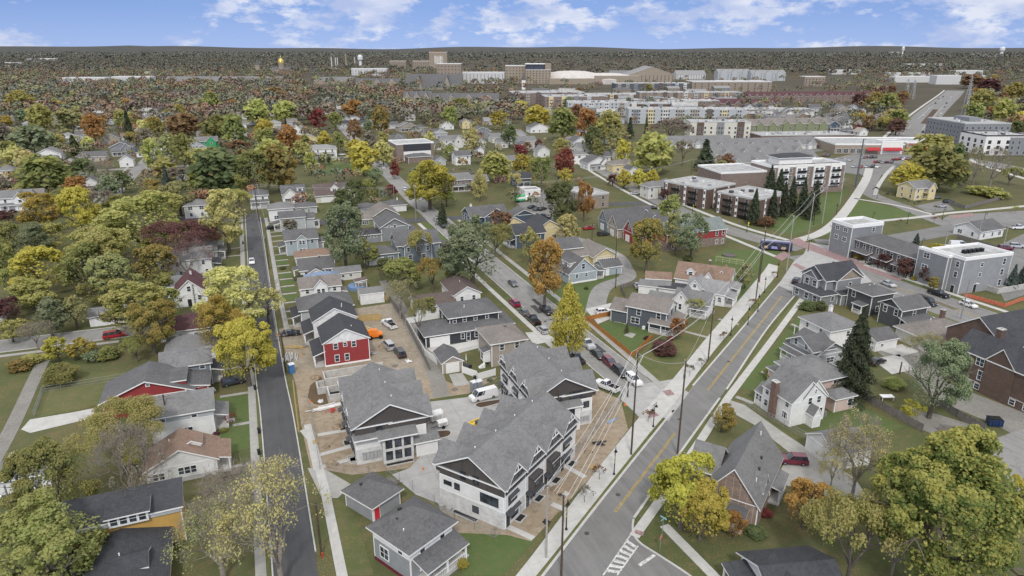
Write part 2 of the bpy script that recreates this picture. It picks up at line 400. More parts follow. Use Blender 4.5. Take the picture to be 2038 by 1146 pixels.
        for px,py in posts:
            q=MB();q.box(px-.11,px+.11,py-.11,py+.11,floor,h+.05);q.build('porch_post',[postm or s.trim],s.r)
        if rail and s.lod<2:
            q=MB()
            for (ax,ay),(bx,by) in zip(posts,posts[1:]):
                q.box(min(ax,bx)-.03,max(ax,bx)+.03,min(ay,by)-.03,max(ay,by)+.03,floor+.85,floor+.93)
                L_=math.hypot(bx-ax,by-ay);n=int(L_/.3)
                for i in range(1,n):
                    X=ax+(bx-ax)*i/n;Y=ay+(by-ay)*i/n;q.box(X-.02,X+.02,Y-.02,Y+.02,floor,floor+.86)
            q.build('porch_railing',[s.trim],s.r)
        return s
    def roofonly(s,x0,x1,y0,y1,h,roof,rh,rf):
        s.blk(x0,x1,y0,y1,h,roof,rh,z0=h-.22,rf=rf or 'gray',ov=.25,name='porch_beam',trimc=False,rname='porch_roof');return s
    def dorm(s,x,y,face,w=2,h=1.5,dep=2.5,z=4,rh=.8,wall='white',rf='gray',win=True,shed=False,gab=None):
        """dormer whose face centre is (x,y) looking to `face`"""
        if face in'SN':
            a=(x-w/2,x+w/2,y,y+dep) if face=='S' else (x-w/2,x+w/2,y-dep,y);ro='NS'
        else:
            a=(x,x+dep,y-w/2,y+w/2) if face=='W' else (x-dep,x,y-w/2,y+w/2);ro='EW'
        if shed: ro='sh'+face
        s.blk(*a,z+h,ro,rh,wall,rf,ov=.25,z0=z,name='dormer_wall',trimc=False,rname='dormer_roof',gab=gab)
        if win:s.win(face,.5,z+h*.5,min(w*.5,1.6),min(h*.72,1.2))
        return s
    def chim(s,x,y,z0,z1,w=.8,d=.6,m=None):
        k=MB();k.box(x-w/2,x+w/2,y-d/2,y+d/2,z0,z1,0);k.box(x-w/2-.08,x+w/2+.08,y-d/2-.08,y+d/2+.08,z1,z1+.15,1);k.box(x-.15,x+.15,y-.15,y+.15,z1+.15,z1+.4,1)
        k.build('chimney',[m or MATS['red_brick'],CONC],s.r);return s
    def vent(s,x,y,z,white=True):
        k=MB()
        if white:k.tube((0,0,-.3),(0,0,.45),.09,n=8);k.build('vent_pipe',[TRIM],s.r,(x,y,z))
        else:k.box(-.25,.25,-.2,.2,-.2,.14);k.build('roof_vent',[DTRIM],s.r,(x,y,z))
        return s
    def deck(s,x0,x1,y0,y1,z,m,name='deck',z0=0):
        k=MB();k.box(x0,x1,y0,y1,z0,z);k.build(name,[m],s.r);return s
BLD=[]
# ---------------------------------------------------------------- trees
LEAF={'YG':(.30,.295,.095),'GO':(.34,.275,.06),'OL':(.185,.195,.078),'DG':(.105,.125,.06),'RU':(.235,.145,.085),'OR':(.36,.20,.08),'RE':(.24,.065,.06),
 'MA':(.155,.075,.07),'GB':(.23,.19,.15),'PG':(.38,.335,.145),'LI':(.26,.285,.10),'BR':(.225,.20,.075),'GG':(.165,.19,.115),'CO':(.085,.10,.062),'CB':(.12,.145,.13),'OG':(.235,.24,.12),'YY':(.42,.36,.08)}
WORD={'YG':'yellow-green','GO':'golden','OL':'olive green','DG':'dark green','RU':'rust brown','OR':'orange','RE':'red','MA':'dark maroon','GB':'grey-brown','PG':'pale gold','LI':'lime green','BR':'bronze','GG':'grey-green','CO':'dark','CB':'blue-green','OG':'dull olive','YY':'bright yellow'}
LEAF['OK']=(.17,.20,.06);WORD['OK']='green and gold'
for _k in('OL','OG','YG','GO','BR','DG','GG','LI','PG'): LEAF[_k]=tuple(1.36*q for q in LEAF[_k])
TIP={'OK':(.40,.35,.11),'OL':(.33,.32,.11),'OG':(.38,.35,.15),'BR':(.38,.29,.09),'GO':(.52,.43,.11),'DG':(.19,.21,.09),'GG':(.27,.30,.17),'YG':(.47,.44,.17),'LI':(.37,.38,.14),'RU':(.33,.21,.11),'OR':(.46,.26,.09)}
def LM(c): return leafm('leaves_'+c,LEAF[c],TIP.get(c))
def leaf_quads(pts,out,size,rng,shade,asp=1.):
    n=len(pts)
    nr=rng.normal(size=(n,3))*.75+out;nr/=np.linalg.norm(nr,axis=1)[:,None]+1e-9
    a=np.cross(nr,rng.normal(size=(n,3)));a/=np.linalg.norm(a,axis=1)[:,None]+1e-9
    b=np.cross(nr,a);s=size*(.55+.9*rng.random((n,1)))
    a=a*s*asp;b=b*s
    v=np.stack([pts-a*.5,pts-b*.42+a*.08,pts+a*.5,pts+b*.42],1).reshape(-1,3)
    col=np.repeat(np.stack([shade,rng.random(n),np.zeros(n),np.ones(n)],1),4,axis=0)
    return v,col
def quad_mesh(name,v,col,mat):
    n=len(v)//4;me=bpy.data.meshes.new(name)
    me.vertices.add(len(v));me.vertices.foreach_set('co',v.astype(np.float32).ravel())
    me.loops.add(len(v));me.loops.foreach_set('vertex_index',np.arange(len(v),dtype=np.int32))
    me.polygons.add(n);me.polygons.foreach_set('loop_start',np.arange(0,4*n,4,dtype=np.int32))
    try: me.polygons.foreach_set('loop_total',np.full(n,4,dtype=np.int32))
    except Exception: pass
    at=me.color_attributes.new('Col','FLOAT_COLOR','POINT');at.data.foreach_set('color',col.astype(np.float32).ravel())
    me.materials.append(mat);me.update(calc_edges=True);me.validate();return me
def limb(mb,p,d,l,r,rng,depth,tips,split=3,up=.25,n=5):
    q=p
    for k in range(2):
        d=d+rng.normal(size=3)*.16+np.array((0,0,up*.3));d/=np.linalg.norm(d)
        q2=q+d*l/2;mb.tube(q,q2,r*(1-.3*k),r*(.7-.28*k),n if depth>1 else 3,cap=False);q=q2
    if depth<=0: tips.append(q);return
    for i in range(split):
        a=rng.normal(size=3);a-=a.dot(d)*d;a/=np.linalg.norm(a)
        dd=d*.75+a*(.55+.25*rng.random());dd/=np.linalg.norm(dd)
        limb(mb,q,dd,l*(.62+.2*rng.random()),r*.44,rng,depth-1,tips,split,up,n)
PROTO={}
def tree_proto(kind,seed,lod,cls=0):
    """nominal: 10 m high, crown radius 4 m"""
    key=(kind,seed,lod,cls)
    if key in PROTO:return PROTO[key]
    rng=np.random.default_rng(seed*31+len(kind)*7+ord(kind[0]))
    tr=MB();P_=[];O_=[];S_=[]
    nl={0:13000,1:4200,2:900}[lod];ls={0:.33,1:.55,2:1.05}[lod];asp=1.
    nl=int(nl*(1,2.2,3.6)[cls]);ls*=(1,.64,.5)[cls]
    if kind=='con':
        tr.tube((0,0,-.3),(0,0,9.6),.22,.03,6)
        n=int(nl*.8);lv=rng.random(n)**.75;z=1.0+8.9*lv;Rm=4*(1-lv)**.85+.1
        ly=np.floor(lv*14);ang=rng.random(n)*2*np.pi;rr=np.sqrt(rng.random(n))*(.72+.28*np.sin(ang*5+ly*2.1)+.25*(rng.random(n)-.3))
        rr=np.clip(rr*(1+.25*np.sin(ang*2+seed)*rng.random(n)),.1,1.25);P=np.stack([np.cos(ang)*Rm*rr,np.sin(ang)*Rm*rr,z-(rr*Rm)*.28+.25*np.sin(lv*90)],1)
        O=np.stack([np.cos(ang),np.sin(ang),np.full(n,.9)],1);sh=np.clip(.25+.45*rr*rng.random(n)+.25*rng.random(n),0,1)  # painted shade: needles darker towards the trunk, plus random tone
        v,c=leaf_quads(P,O,ls*1.0,rng,sh,1.5);PROTO[key]=(tr.mesh('trunk',MATS['bark']),quad_mesh('crown',v,c,LM('CO')));return PROTO[key]
    dens={'round':1.,'thin':.72,'wisp':.34,'bare':.03,'col':.8,'shrub':.6,'big':2.0,'mid':.7,'tuft':.6}[kind]
    zc,rz,rx=6.0,3.9,3.6
    if kind=='col': zc,rz,rx=5.4,4.6,3.7
    if kind=='shrub': zc,rz,rx=4.6,4.9,3.6
    if kind in('round','big','mid'): zc,rz=5.35,4.45
    tips=[]
    if kind!='shrub':
        th={'wisp':2.2,'bare':2.2,'thin':2.6}.get(kind,2.4)
        tr.tube((0,0,-.3),(0,0,th),.34,.26,8,cap=False)
        nlimb={'wisp':6,'bare':6,'thin':6}.get(kind,5);dep={'wisp':3,'bare':3,'thin':2}.get(kind,2 if lod<2 else 1)
        if lod==0 and kind in('wisp','bare'): dep=4;nlimb=7
        for i in range(nlimb):
            a=2*math.pi*(i+rng.random()*.6)/nlimb;e=.35+.75*rng.random()
            d=np.array((math.cos(a)*e,math.sin(a)*e,1.));d/=np.linalg.norm(d)
            limb(tr,np.array((0,0,th-.3*rng.random())),d,3.0,.2,rng,dep,tips,3 if dep<4 else 2 if rng.random()<.3 else 3,.3,5 if lod==0 else 4)
    if kind in('wisp','bare') or (kind=='thin' and lod==0):
        for q in tips[:500 if lod==0 else 160]:
            for _ in range(4 if kind!='thin' else 2):
                d=rng.normal(size=3)*.6+np.array((q[0]*.12,q[1]*.12,.7));d/=np.linalg.norm(d);tr.tube(q,q+d*(.7+.7*rng.random()),.018,.006,3,cap=False)
    K={'big':90,'thin':26,'wisp':30,'col':40,'shrub':14,'bare':6,'mid':34,'tuft':34}.get(kind,46)
    if lod==2:K=max(5,K//2)
    u=rng.normal(size=(K,3));u/=np.linalg.norm(u,axis=1)[:,None];u[:,2]=np.where(u[:,2]<-.82,-u[:,2],u[:,2])
    rad=.45+.47*rng.random(K)**.6
    lump=1+.16*np.sin(u[:,0]*4+seed)*np.cos(u[:,1]*3.3+seed*2)
    Cn=np.stack([u[:,0]*rx*rad*lump,u[:,1]*rx*rad*lump,zc+u[:,2]*rz*rad*lump],1)
    if kind in('round','big','mid') and lod<2:
        M={'big':26,'round':11,'mid':9}[kind];um=rng.normal(size=(M,3));um/=np.linalg.norm(um,axis=1)[:,None];um[:,2]=np.where(um[:,2]<-.6,-um[:,2],um[:,2])
        rm=.58+.2*rng.random((M,1));mc=um*rm*np.array((rx,rx,rz));mr=(1.0+.75*rng.random(M))*{'big':.72,'round':1.,'mid':1.08}[kind]
        sub={'big':12,'round':9,'mid':7}[kind];K=M*sub;us=rng.normal(size=(K,3));us/=np.linalg.norm(us,axis=1)[:,None]
        us=us+np.repeat(um,sub,axis=0)*.8;us/=np.linalg.norm(us,axis=1)[:,None]
        Cn=np.repeat(mc,sub,axis=0)+us*np.repeat(mr,sub)[:,None]*(.75+.3*rng.random((K,1)))+np.array((0,0,zc));two=True
    else: two=False
    if kind=='col': Cn[:,:2]*=np.clip(1.25-np.abs(Cn[:,2:]-3.8)/6.2,.22,1)
    if kind in('wisp','bare','thin') and tips:
        T_=np.array(tips);T_=T_[rng.permutation(len(T_))];K=min(len(T_),{'bare':14,'wisp':170}.get(kind,110));Cn=T_[:K]
        rc=np.full(K,.75 if kind!='thin' else .95)
    else:
        rc=(.75+.75*rng.random(K))*{'big':.66,'shrub':1.25,'mid':.95,'tuft':.8}.get(kind,.85)*(1.35 if lod==2 else 1)
    if two: rc=(.42+.3*rng.random(K))*{'big':.72,'round':1.,'mid':1.1}[kind]
    lob=.30+.5*rng.random(K)
    n=int(nl*dens);idx=rng.integers(0,K,n)
    d=rng.normal(size=(n,3));d/=np.linalg.norm(d,axis=1)[:,None];flip=(d[:,2]<-.2)&(rng.random(n)<.7);d[flip,2]*=-1
    rr=rc[idx]*(.35+.7*rng.random(n)**.5)
    P=Cn[idx]+d*rr[:,None]
    if kind not in('wisp','bare','thin'):
        nf=int(n*(.12 if two else .3));w_=rng.normal(size=(nf,3));w_/=np.linalg.norm(w_,axis=1)[:,None];w_[:,2]=np.where(w_[:,2]<-.8,-w_[:,2],w_[:,2]);q_=.72+.3*rng.random((nf,1))
        wob=1+.13*np.sin(w_[:,:1]*6+seed)*np.cos(w_[:,1:2]*5+seed*2)+.1*np.sin(w_[:,2:]*8)
        P[:nf]=w_*q_*(.86 if two else 1)*wob*np.array((rx,rx,rz))+np.array((0,0,zc))
        if kind=='col':P[:nf,:2]*=np.clip(1.25-np.abs(P[:nf,2:]-3.8)/6.2,.2,1)
    P[:,2]=np.maximum(P[:,2],.15 if kind=='shrub' else 1.0)
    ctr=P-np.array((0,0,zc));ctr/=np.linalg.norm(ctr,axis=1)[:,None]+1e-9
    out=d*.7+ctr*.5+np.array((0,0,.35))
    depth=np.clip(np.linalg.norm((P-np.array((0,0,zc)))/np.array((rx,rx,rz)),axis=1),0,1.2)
    sh=np.clip(lob[idx]*.62+.34*rng.random(n)+.2*d[:,2]+.3*(depth-.7),0,1)  # painted crown shade: inner leaves darker, upper sides of clumps lighter, plus random tone
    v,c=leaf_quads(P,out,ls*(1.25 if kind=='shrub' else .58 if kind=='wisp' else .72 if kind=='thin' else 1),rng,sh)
    PROTO[key]=(tr.mesh('trunk',MATS['bark_pale' if kind in('wisp','bare') else 'bark']) if tr.v else None,quad_mesh('crown',v,c,LM('OL')))
    return PROTO[key]
TREES=[];NT=[0]
def plant(x,y,h,r,kind,col,name=None,label=None,cat=None,group=None,bush=False):
    dist=math.hypot(x,y);lod=0 if dist<165 else 1 if dist<340 else 2
    NT[0]+=1;cls=0 if r<5 or lod==2 else 1 if r<8.5 else 2;tm,cm=tree_proto(kind,NT[0]%3+1,lod,cls)
    nm=name or {'con':'conifer_tree','shrub':'shrub','bare':'bare_tree'}.get(kind,'deciduous_tree')
    o=empty(nm,x,y,None,cat or ('shrub' if kind=='shrub' else 'tree'),group,random.uniform(0,6.28))
    o.scale=(r/4.,r/4.,h/10.)
    if tm and h>1.2:put('trunk',tm,o)
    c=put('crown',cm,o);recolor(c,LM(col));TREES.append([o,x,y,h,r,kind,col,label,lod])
    return o
def T(u,v,w,h,kind,col,label=None,hk=None,**k):
    """crown centre and crown size in photo pixels -> where the tree stands"""
    H_=8.
    for _ in range(6):
        x,y=G(u,v,H_*.58);dd=SP(x,y,H_*.58)[2];m=dd/F
        r=w/2*m;dl=math.atan2(H-H_*.58,math.hypot(x,y));hz=h/2*m
        a=max((hz*hz-(r*math.sin(dl))**2),.05)**.5/math.cos(dl)
        a=max(a,r*.62);H_=min(max(2*a/.80,r*1.5),24)
        if kind=='shrub':H_=max(2*a*.72,r*.8)
    return plant(x,y,H_,r*{'wisp':.8,'bare':.8,'thin':.86}.get(kind,1.05),kind,col,label=label,**k)
# ---------------------------------------------------------------- cars
CARS={'sedan':(4.7,1.82,1.45,((-.5,.62),(-.49,.86),(-.34,.93),(.12,.93),(.30,.90),(.47,.78),(.5,.55)),(-.38,-.22,.06,.24)),
 'hatch':(4.3,1.8,1.52,((-.5,.6),(-.49,.95),(-.3,.97),(.14,.96),(.32,.92),(.47,.8),(.5,.55)),(-.46,-.38,.05,.25)),
 'suv':(4.75,1.9,1.72,((-.5,.6),(-.495,1.05),(-.3,1.08),(.15,1.06),(.28,1.04),(.47,.95),(.5,.6)),(-.47,-.43,.04,.22)),
 'pickup':(5.7,1.98,1.85,((-.5,.62),(-.5,1.1),(-.1,1.1),(.2,1.12),(.27,1.12),(.48,1.05),(.5,.65)),(-.10,-.05,.12,.22)),
 'minivan':(5.0,1.95,1.75,((-.5,.6),(-.495,1.02),(-.3,1.05),(.2,1.03),(.3,1.0),(.47,.85),(.5,.55)),(-.48,-.44,.1,.31)),
 'van':(5.7,2.02,2.12,((-.5,.6),(-.5,1.25),(-.3,1.27),(.22,1.27),(.36,1.12),(.48,1.0),(.5,.6)),(-.5,-.485,.24,.36))}
CM={}
def car_parts(t,lod):
    if (t,lod) in CM:return CM[(t,lod)]
    L_,w,h,pr,gr=CARS[t];hw=w/2
    b=MB();bot=.28
    prof=[(-.5*L_,bot)]+[(p*L_,z) for p,z in pr]+[(.5*L_,bot)]
    n=len(prof)
    for y0,y1,e in ((-hw,hw,0),):
        ring=[]
        for (x,z) in prof:
            ins=.10 if z>.8 else .0
            ring.append(((x,-hw+ins,z),(x,hw-ins,z)))
        b.poly([r[0] for r in ring][::-1]);b.poly([r[1] for r in ring])
        for i in range(n):
            j=(i+1)%n;b.poly([ring[i][0],ring[i][1],ring[j][1],ring[j][0]][::-1])
    zb=[z for p,z in pr][2]
    if t=='pickup': b.box(-.48*L_,-.12*L_,-hw+.22,hw-.22,1.09,1.115,1)
    # roof skin and pillars over a dark glasshouse
    a0,a1,a2,a3=[g*L_ for g in gr];i1,i2=.12,.27
    gh=MB();lo=[(a0,-hw+i1,zb-.03),(a3,-hw+i1,zb-.03),(a3,hw-i1,zb-.03),(a0,hw-i1,zb-.03)];up=[(a1,-hw+i2,h-.06),(a2,-hw+i2,h-.06),(a2,hw-i2,h-.06),(a1,hw-i2,h-.06)]
    solid=t=='van'
    for i in range(4):
        j=(i+1)%4;gh.poly([lo[i],lo[j],up[j],up[i]])
    gh.poly(up)
    rt=MB()
    rt.poly([(p[0],p[1]*.985,h-.03) for p in up]);
    for i in range(4):
        j=(i+1)%4;rt.poly([(up[i][0],up[i][1],h-.1),(up[j][0],up[j][1],h-.1),(up[j][0],up[j][1]*.985,h-.03),(up[i][0],up[i][1]*.985,h-.03)])
    for k in (0.,.36,.72,1.):
        for sd in (-1,1):
            bx=a0+(a3-a0)*k;tx=a1+(a2-a1)*k
            rt.tube((bx,sd*(hw-i1+.01),zb),(tx,sd*(hw-i2+.015),h-.05),.045,n=4)
    if solid:
        for sd in(-1,1):
            x1=a0+(a3-a0)*.64;x2=a1+(a2-a1)*.64
            q=[(a0,sd*(hw-i1+.03),zb-.02),(x1,sd*(hw-i1+.03),zb-.02),(x2,sd*(hw-i2+.03),h-.05),(a1,sd*(hw-i2+.03),h-.05)]
            rt.poly(q if sd<0 else q[::-1])
        rt.poly([(a0-.02,-hw+i1,zb),(a1-.02,-hw+i2,h-.05),(a1-.02,hw-i2,h-.05),(a0-.02,hw-i1,zb)])
    wh=MB();wh.tube((0,-.11,0),(0,.11,0),.34,n=14);wh.tube((0,-.13,0),(0,.13,0),.2,n=10,m=1)
    hl=MB();hl.box(-.05,.03,-.18,.18,-.08,.08);tl=MB();tl.box(-.03,.05,-.12,.12,-.14,.14)
    if lod>=2:
        al=MB()
        for src,mi in((b,0),(rt,0),(gh,1)):
            k=len(al.v);al.v+=src.v;al.f+=[tuple(k+i for i in q) for q in src.f];al.m+=[mi if x==0 else 2 for x in src.m]
        for x in(-.31*L_,.3*L_):
            for y in(-hw+.1,hw-.1): al.tube((x,y-.11,.34),(x,y+.11,.34),.34,n=8,m=2)
        r=al.mesh('car',[paint('car_white',(.7,.7,.7)),GL,MATS['rubber']])
    else: r=(b.mesh('body',[paint('car_white',(.7,.7,.7)),MATS['rubber']]),gh.mesh('windows',[GL]),rt.mesh('roof_panel',[paint('car_white',(.7,.7,.7))]),wh.mesh('wheel',[MATS['rubber'],MATS['rim']]),hl.mesh('headlight',[MATS['headlamp']]),tl.mesh('taillight',[MATS['taillamp']]))
    CM[(t,lod)]=r;return r
CPAINT={'white':(.72,.72,.72),'black':(.012,.012,.014),'grey':(.09,.095,.10),'silver':(.42,.43,.44),'maroon':(.14,.012,.03),'red':(.35,.015,.02),'magenta':(.26,.01,.06),'blue':(.03,.07,.2),'dark':(.03,.032,.036),'brown':(.08,.05,.04),'green':(.02,.06,.035)}
def car(x,y,ang,t,c,label=None,group=None,cat=None,name=None):
    """ang: compass heading of the nose in degrees"""
    dist=math.hypot(x,y);lod=0 if dist<260 else 2;m=paint('car_'+c,CPAINT[c])
    nm=name or {'pickup':'pickup_truck','van':'cargo_van','suv':'parked_suv','minivan':'minivan'}.get(t,'parked_car')
    rz=R(90-ang);L_,w,h,pr,gr=CARS[t];p=car_parts(t,lod)
    cat=cat or {'pickup':'pickup truck','van':'van'}.get(t,'car')
    if lod==2:
        o=put(nm,p,None,(x,y,.05),rz);recolor(o,m);return tag(o,label,cat,group)
    o=empty(nm,x,y,label,cat,group,rz,.05)
    recolor(put('body',p[0],o),m);put('windows',p[1],o);recolor(put('roof_panel',p[2],o),m)
    for fx in(-.31,.3):
        for s in(-1,1):put('wheel',p[3],o,(fx*L_,s*(w/2-.1),.34))
    for s in(-1,1):
        put('headlight',p[4],o,(.5*L_,s*(w/2-.3),pr[-1][1]+.12));put('taillight',p[5],o,(-.5*L_,s*(w/2-.25),pr[1][1]-.18))
    return o
def carp(u,v,ang,t,c,label=None,**k): 
    x,y=G(u,v,.7);return car(x,y,ang,t,c,label,**k)
# ---------------------------------------------------------------- street furniture
def pole(x,y,h,label,arms=1,armang=0,group=None,m=None,lamp=False,xf=False):
    o=empty('utility_pole',x,y,label,'pole',group,R(armang));m=m or WOODP
    k=MB();k.tube((0,0,-.2),(0,0,h),.17,.12,8);k.build('mast',[m],o)
    for i in range(arms):
        z=h-.5-.9*i;q=MB();q.box(-1.2,1.2,.12,.22,z-.06,z+.06);q.build('crossarm',[MATS['grey_wood']],o)
        for xx in(-1.1,-.4,.4,1.1):
            q=MB();q.lathe(0,0,[(.05,0),(.06,.12),(.02,.2)],6);q.build('insulator',[plain('porcelain',(.5,.48,.45),.3)],o,(xx,.17,z+.06))
    if xf:
        q=MB();q.lathe(.38,0,[(.02,0),(.25,.03),(.25,.85),(.05,.95)],10);q.build('transformer',[plain('transformer_grey',(.45,.46,.47),.5)],o,(0,0,h-3.4))
    if lamp:
        q=MB();q.tube((0,0,h-1),(0,-1.9,h-.5),.05,n=5);q.build('lamp_arm',[METAL],o);q=MB();q.box(-.14,.14,-2.5,-1.8,h-.6,h-.44);q.build('lamp_head',[MATS['lamp_glass']],o)
    return o
def wire(a,b,sag=.8,label='',group=None,r=.027):
    k=MB();N_=10;a=np.array(a,float);b=np.array(b,float);pr=a
    for i in range(1,N_+1):
        t=i/N_;q=a+(b-a)*t;q[2]-=sag*4*t*(1-t);k.tube(pr,q,r,n=3,cap=False);pr=q
    o=k.build('overhead_wire',[plain('wire_grey',(.5,.5,.5),.6)]);return tag(o,label,'wire',group)
def lamppost(x,y,label,ang=0,banner=True,double=False,h=4.6,group=None):
    o=empty('street_lamp',x,y,label,'street lamp',group,R(ang))
    k=MB();k.lathe(0,0,[(.2,0),(.2,.25),(.09,.5),(.07,h-.4),(.06,h)],8);k.build('post',[BLK],o)
    for s in((-1,1) if double else (1,)):
        k=MB();pts=[(0,0,h-.1),(.25*s,0,h+.25),(.6*s,0,h+.32),(.85*s,0,h+.1),(.85*s,0,h-.25)]
        for p,q in zip(pts,pts[1:]):k.tube(p,q,.04,n=5)
        k.build('bracket',[BLK],o)
        k=MB();k.lathe(.85*s,0,[(.3,0),(.16,.25),(.08,.42),(.05,.5)],10);k.build('lamp_shade',[BLK],o,(0,0,h-.75))
    if banner:
        k=MB();k.box(-.62,-.08,-.02,.02,2.6,3.9);k.box(-.62,-.08,-.03,.03,3.0,3.35,1);k.build('banner',[plain('banner_yellow',(.72,.62,.02),.7),plain('banner_navy',(.03,.05,.12),.7)],o)
        k=MB();k.box(-.7,0,-.02,.02,3.92,3.98);k.box(-.7,0,-.02,.02,2.52,2.58);k.build('banner_arm',[BLK],o)
    return o
def sapling(x,y,h,label,col=None,group=None):
    o=empty('street_sapling',x,y,label,'tree',group,random.random()*6)
    k=MB();rng=np.random.default_rng(int(abs(x*13+y*7))%9999);tips=[];k.tube((0,0,-.1),(0,0,h*.4),.05,.035,5)
    for i in range(4):
        a=i*1.6+rng.random();d=np.array((math.cos(a)*.5,math.sin(a)*.5,1.));limb(k,np.array((0,0,h*.38)),d/np.linalg.norm(d),h*.3,.025,rng,2,tips,3,.3,3)
    k.build('trunk',[MATS['bark']],o)
    if col:
        P=np.repeat(np.array(tips),6,axis=0);P=P+rng.normal(size=P.shape)*.14*h/3
        v,c=leaf_quads(P,rng.normal(size=P.shape),.26*h/3,rng,rng.random(len(P)));put('crown',quad_mesh('crown',v,c,LM(col)),o)
    return o
def textobj(txt,size,mat,parent,loc,rot,ext=.02,name='lettering'):
    c=bpy.data.curves.new(name,'FONT');c.body=txt;c.size=size;c.extrude=ext;c.align_x='CENTER';c.align_y='CENTER'
    t=bpy.data.objects.new(name,c);me=bpy.data.meshes.new_from_object(t);bpy.data.objects.remove(t)
    me.materials.clear();me.materials.append(mat);o=put(name,me,parent,loc);o.rotation_euler=rot;return o
def fence(pts,h,mat,label,name='fence',cat='fence',board=.0,post=2.4,pm=None,gap=False,closed=False,group=None,chain=False):
    o=empty(name,pts[0][0],pts[0][1],label,cat,group);ox,oy=pts[0]
    for (ax,ay),(bx,by) in zip(pts,pts[1:]):
        L_=math.hypot(bx-ax,by-ay);n=max(1,int(L_/post));dx,dy=(bx-ax)/L_,(by-ay)/L_;rz=math.atan2(dy,dx)
        k=MB()
        if chain:
            for z in(.05,h*.5,h):k.tube((0,0,z),(L_,0,z),.022,n=3)
            s_=.42
            for i in range(int(L_/s_)+1):
                k.tube((i*s_,0,.05),(min(L_,i*s_+h*.8),0,h),.007,n=3,cap=False);k.tube((i*s_,0,h),(min(L_,i*s_+h*.8),0,.05),.007,n=3,cap=False)
            k.build('mesh_panel',[mat],o,(ax-ox,ay-oy,0),rz)
        elif board:
            i=0.
            while i<L_-.01:
                e=min(L_,i+board*.94);k.box(i,e,-.015,.015,.06,h+random.uniform(-.05,.05));i+=board
            for z in(.35,h-.3):k.box(0,L_,.016,.06,z-.04,z+.04)
            k.build('board_panel',[mat],o,(ax-ox,ay-oy,0),rz)
        else:
            k.box(0,L_,-.03,.03,.08,h-.05);k.box(0,L_,-.045,.045,h-.06,h+.02);k.build('panel',[mat],o,(ax-ox,ay-oy,0),rz)
        q=MB();
        if chain:q.tube((0,0,-.1),(0,0,h+.05),.035,n=5)
        else:q.box(-.06,.06,-.06,.06,-.1,h+.1)
        me=q.mesh('post',[pm or mat])
        for i in range(n+1):put('post',me,o,(ax-ox+dx*L_*i/n,ay-oy+dy*L_*i/n,0),rz)
    return o
def bin_(x,y,label,c='dark',ang=0):
    o=empty('wheeled_bin',x,y,label,'bin',None,R(ang));m=plain('bin_'+c,(.02,.022,.024) if c=='dark' else (.02,.05,.12),.6)
    k=MB();b=[(-.25,-.27),(.25,-.27),(.25,.27),(-.25,.27)]
    for i in range(4):
        j=(i+1)%4;k.poly([(b[i][0]*.8,b[i][1]*.8,.05),(b[j][0]*.8,b[j][1]*.8,.05),(b[j][0],b[j][1],1),(b[i][0],b[i][1],1)])
    k.build('tub',[m],o);k=MB();k.box(-.28,.28,-.32,.3,1,1.07);k.build('lid',[m],o);k=MB();k.tube((-.26,.25,.12),(.26,.25,.12),.11,n=8);k.build('wheel',[MATS['rubber']],o);return o
# ---------------------------------------------------------------- the setting
surf('lawn',[(.098,.122,.046),(.132,.135,.062),(.18,.15,.088)],.09,.55,5,.35,.45,.7)
surf('green_lawn',[(.082,.125,.042),(.10,.135,.052),(.13,.135,.062)],.15,.8,6,.3,.35,.3)
surf('dirt',[(.30,.235,.165),(.37,.31,.235),(.19,.15,.11)],.2,.9,5,.5,.4)
surf('mud',[(.32,.275,.215),(.24,.20,.15),(.41,.37,.31)],.25,1.1,6,.5,.4)
surf('gravel',[(.24,.23,.21),(.30,.285,.26),(.17,.16,.14)],.2,1.6,9,.5,.5)
surf('mulch',[(.085,.06,.045),(.11,.08,.06),(.15,.09,.05)],.4,2,9,.5,.5)
slab('walk_concrete',(.50,.49,.465));slab('old_walk',(.37,.36,.335),1.5);slab('yard_concrete',(.40,.395,.385),4.5)
HD=R(90-54)
road_m('old_asphalt',(.235,.23,.22),R(90));road_m('new_asphalt',(.082,.083,.087),R(90),.35,.12);road_m('main_asphalt',(.17,.167,.163),HD,.5,.12);road_m('wide_asphalt',(.20,.195,.188),R(90),.5);road_m('cross_asphalt',(.23,.225,.215),0,.4)
road_m('lot_asphalt',(.19,.187,.18),0,.3)
def road_paint(n,c):
    """worn marking paint: patches let the darker surface show"""
    m,nt,N,L,P=newmat(n);p=geo(N)
    L.new(mixc(N,L,ramp(N,L,noise(N,L,p,3,5,.8),.42,.62),c,sc(c,.4)),P.inputs['Base Color']);P.inputs['Roughness'].default_value=.85;return m
WP=road_paint('white_marking',(.62,.62,.60));YP=road_paint('yellow_marking',(.50,.34,.05));RP=road_paint('red_paving',(.33,.215,.21))
def flat(name,pts,z,m,th=.0):
    k=MB()
    if th: k.prism([(p[0],p[1]) for p in pts],z-th,z)
    else: k.poly([(p[0],p[1],z) for p in pts])
    # keep faces pointing up
    a=sum(pts[i][0]*pts[(i+1)%len(pts)][1]-pts[(i+1)%len(pts)][0]*pts[i][1] for i in range(len(pts)))
    if a<0: k.f=[q[::-1] for q in k.f]
    import bmesh
    o=st(name,k,[m]);bm=bmesh.new();bm.from_mesh(o.data);bmesh.ops.triangulate(bm,faces=[f for f in bm.faces if len(f.verts)>4]);bm.to_mesh(o.data);bm.free()
    return o
def smooth(pts,n=6):
    if len(pts)<3:return pts
    out=[]
    for i in range(len(pts)-1):
        p0=pts[max(i-1,0)];p1=pts[i];p2=pts[i+1];p3=pts[min(i+2,len(pts)-1)]
        for k in range(n):
            t=k/n
            out.append(tuple(.5*((2*b)+(-a+c)*t+(2*a-5*b+4*c-d)*t*t+(-a+3*b-3*c+d)*t**3) for a,b,c,d in zip(p0,p1,p2,p3)))
    return out+[pts[-1]]
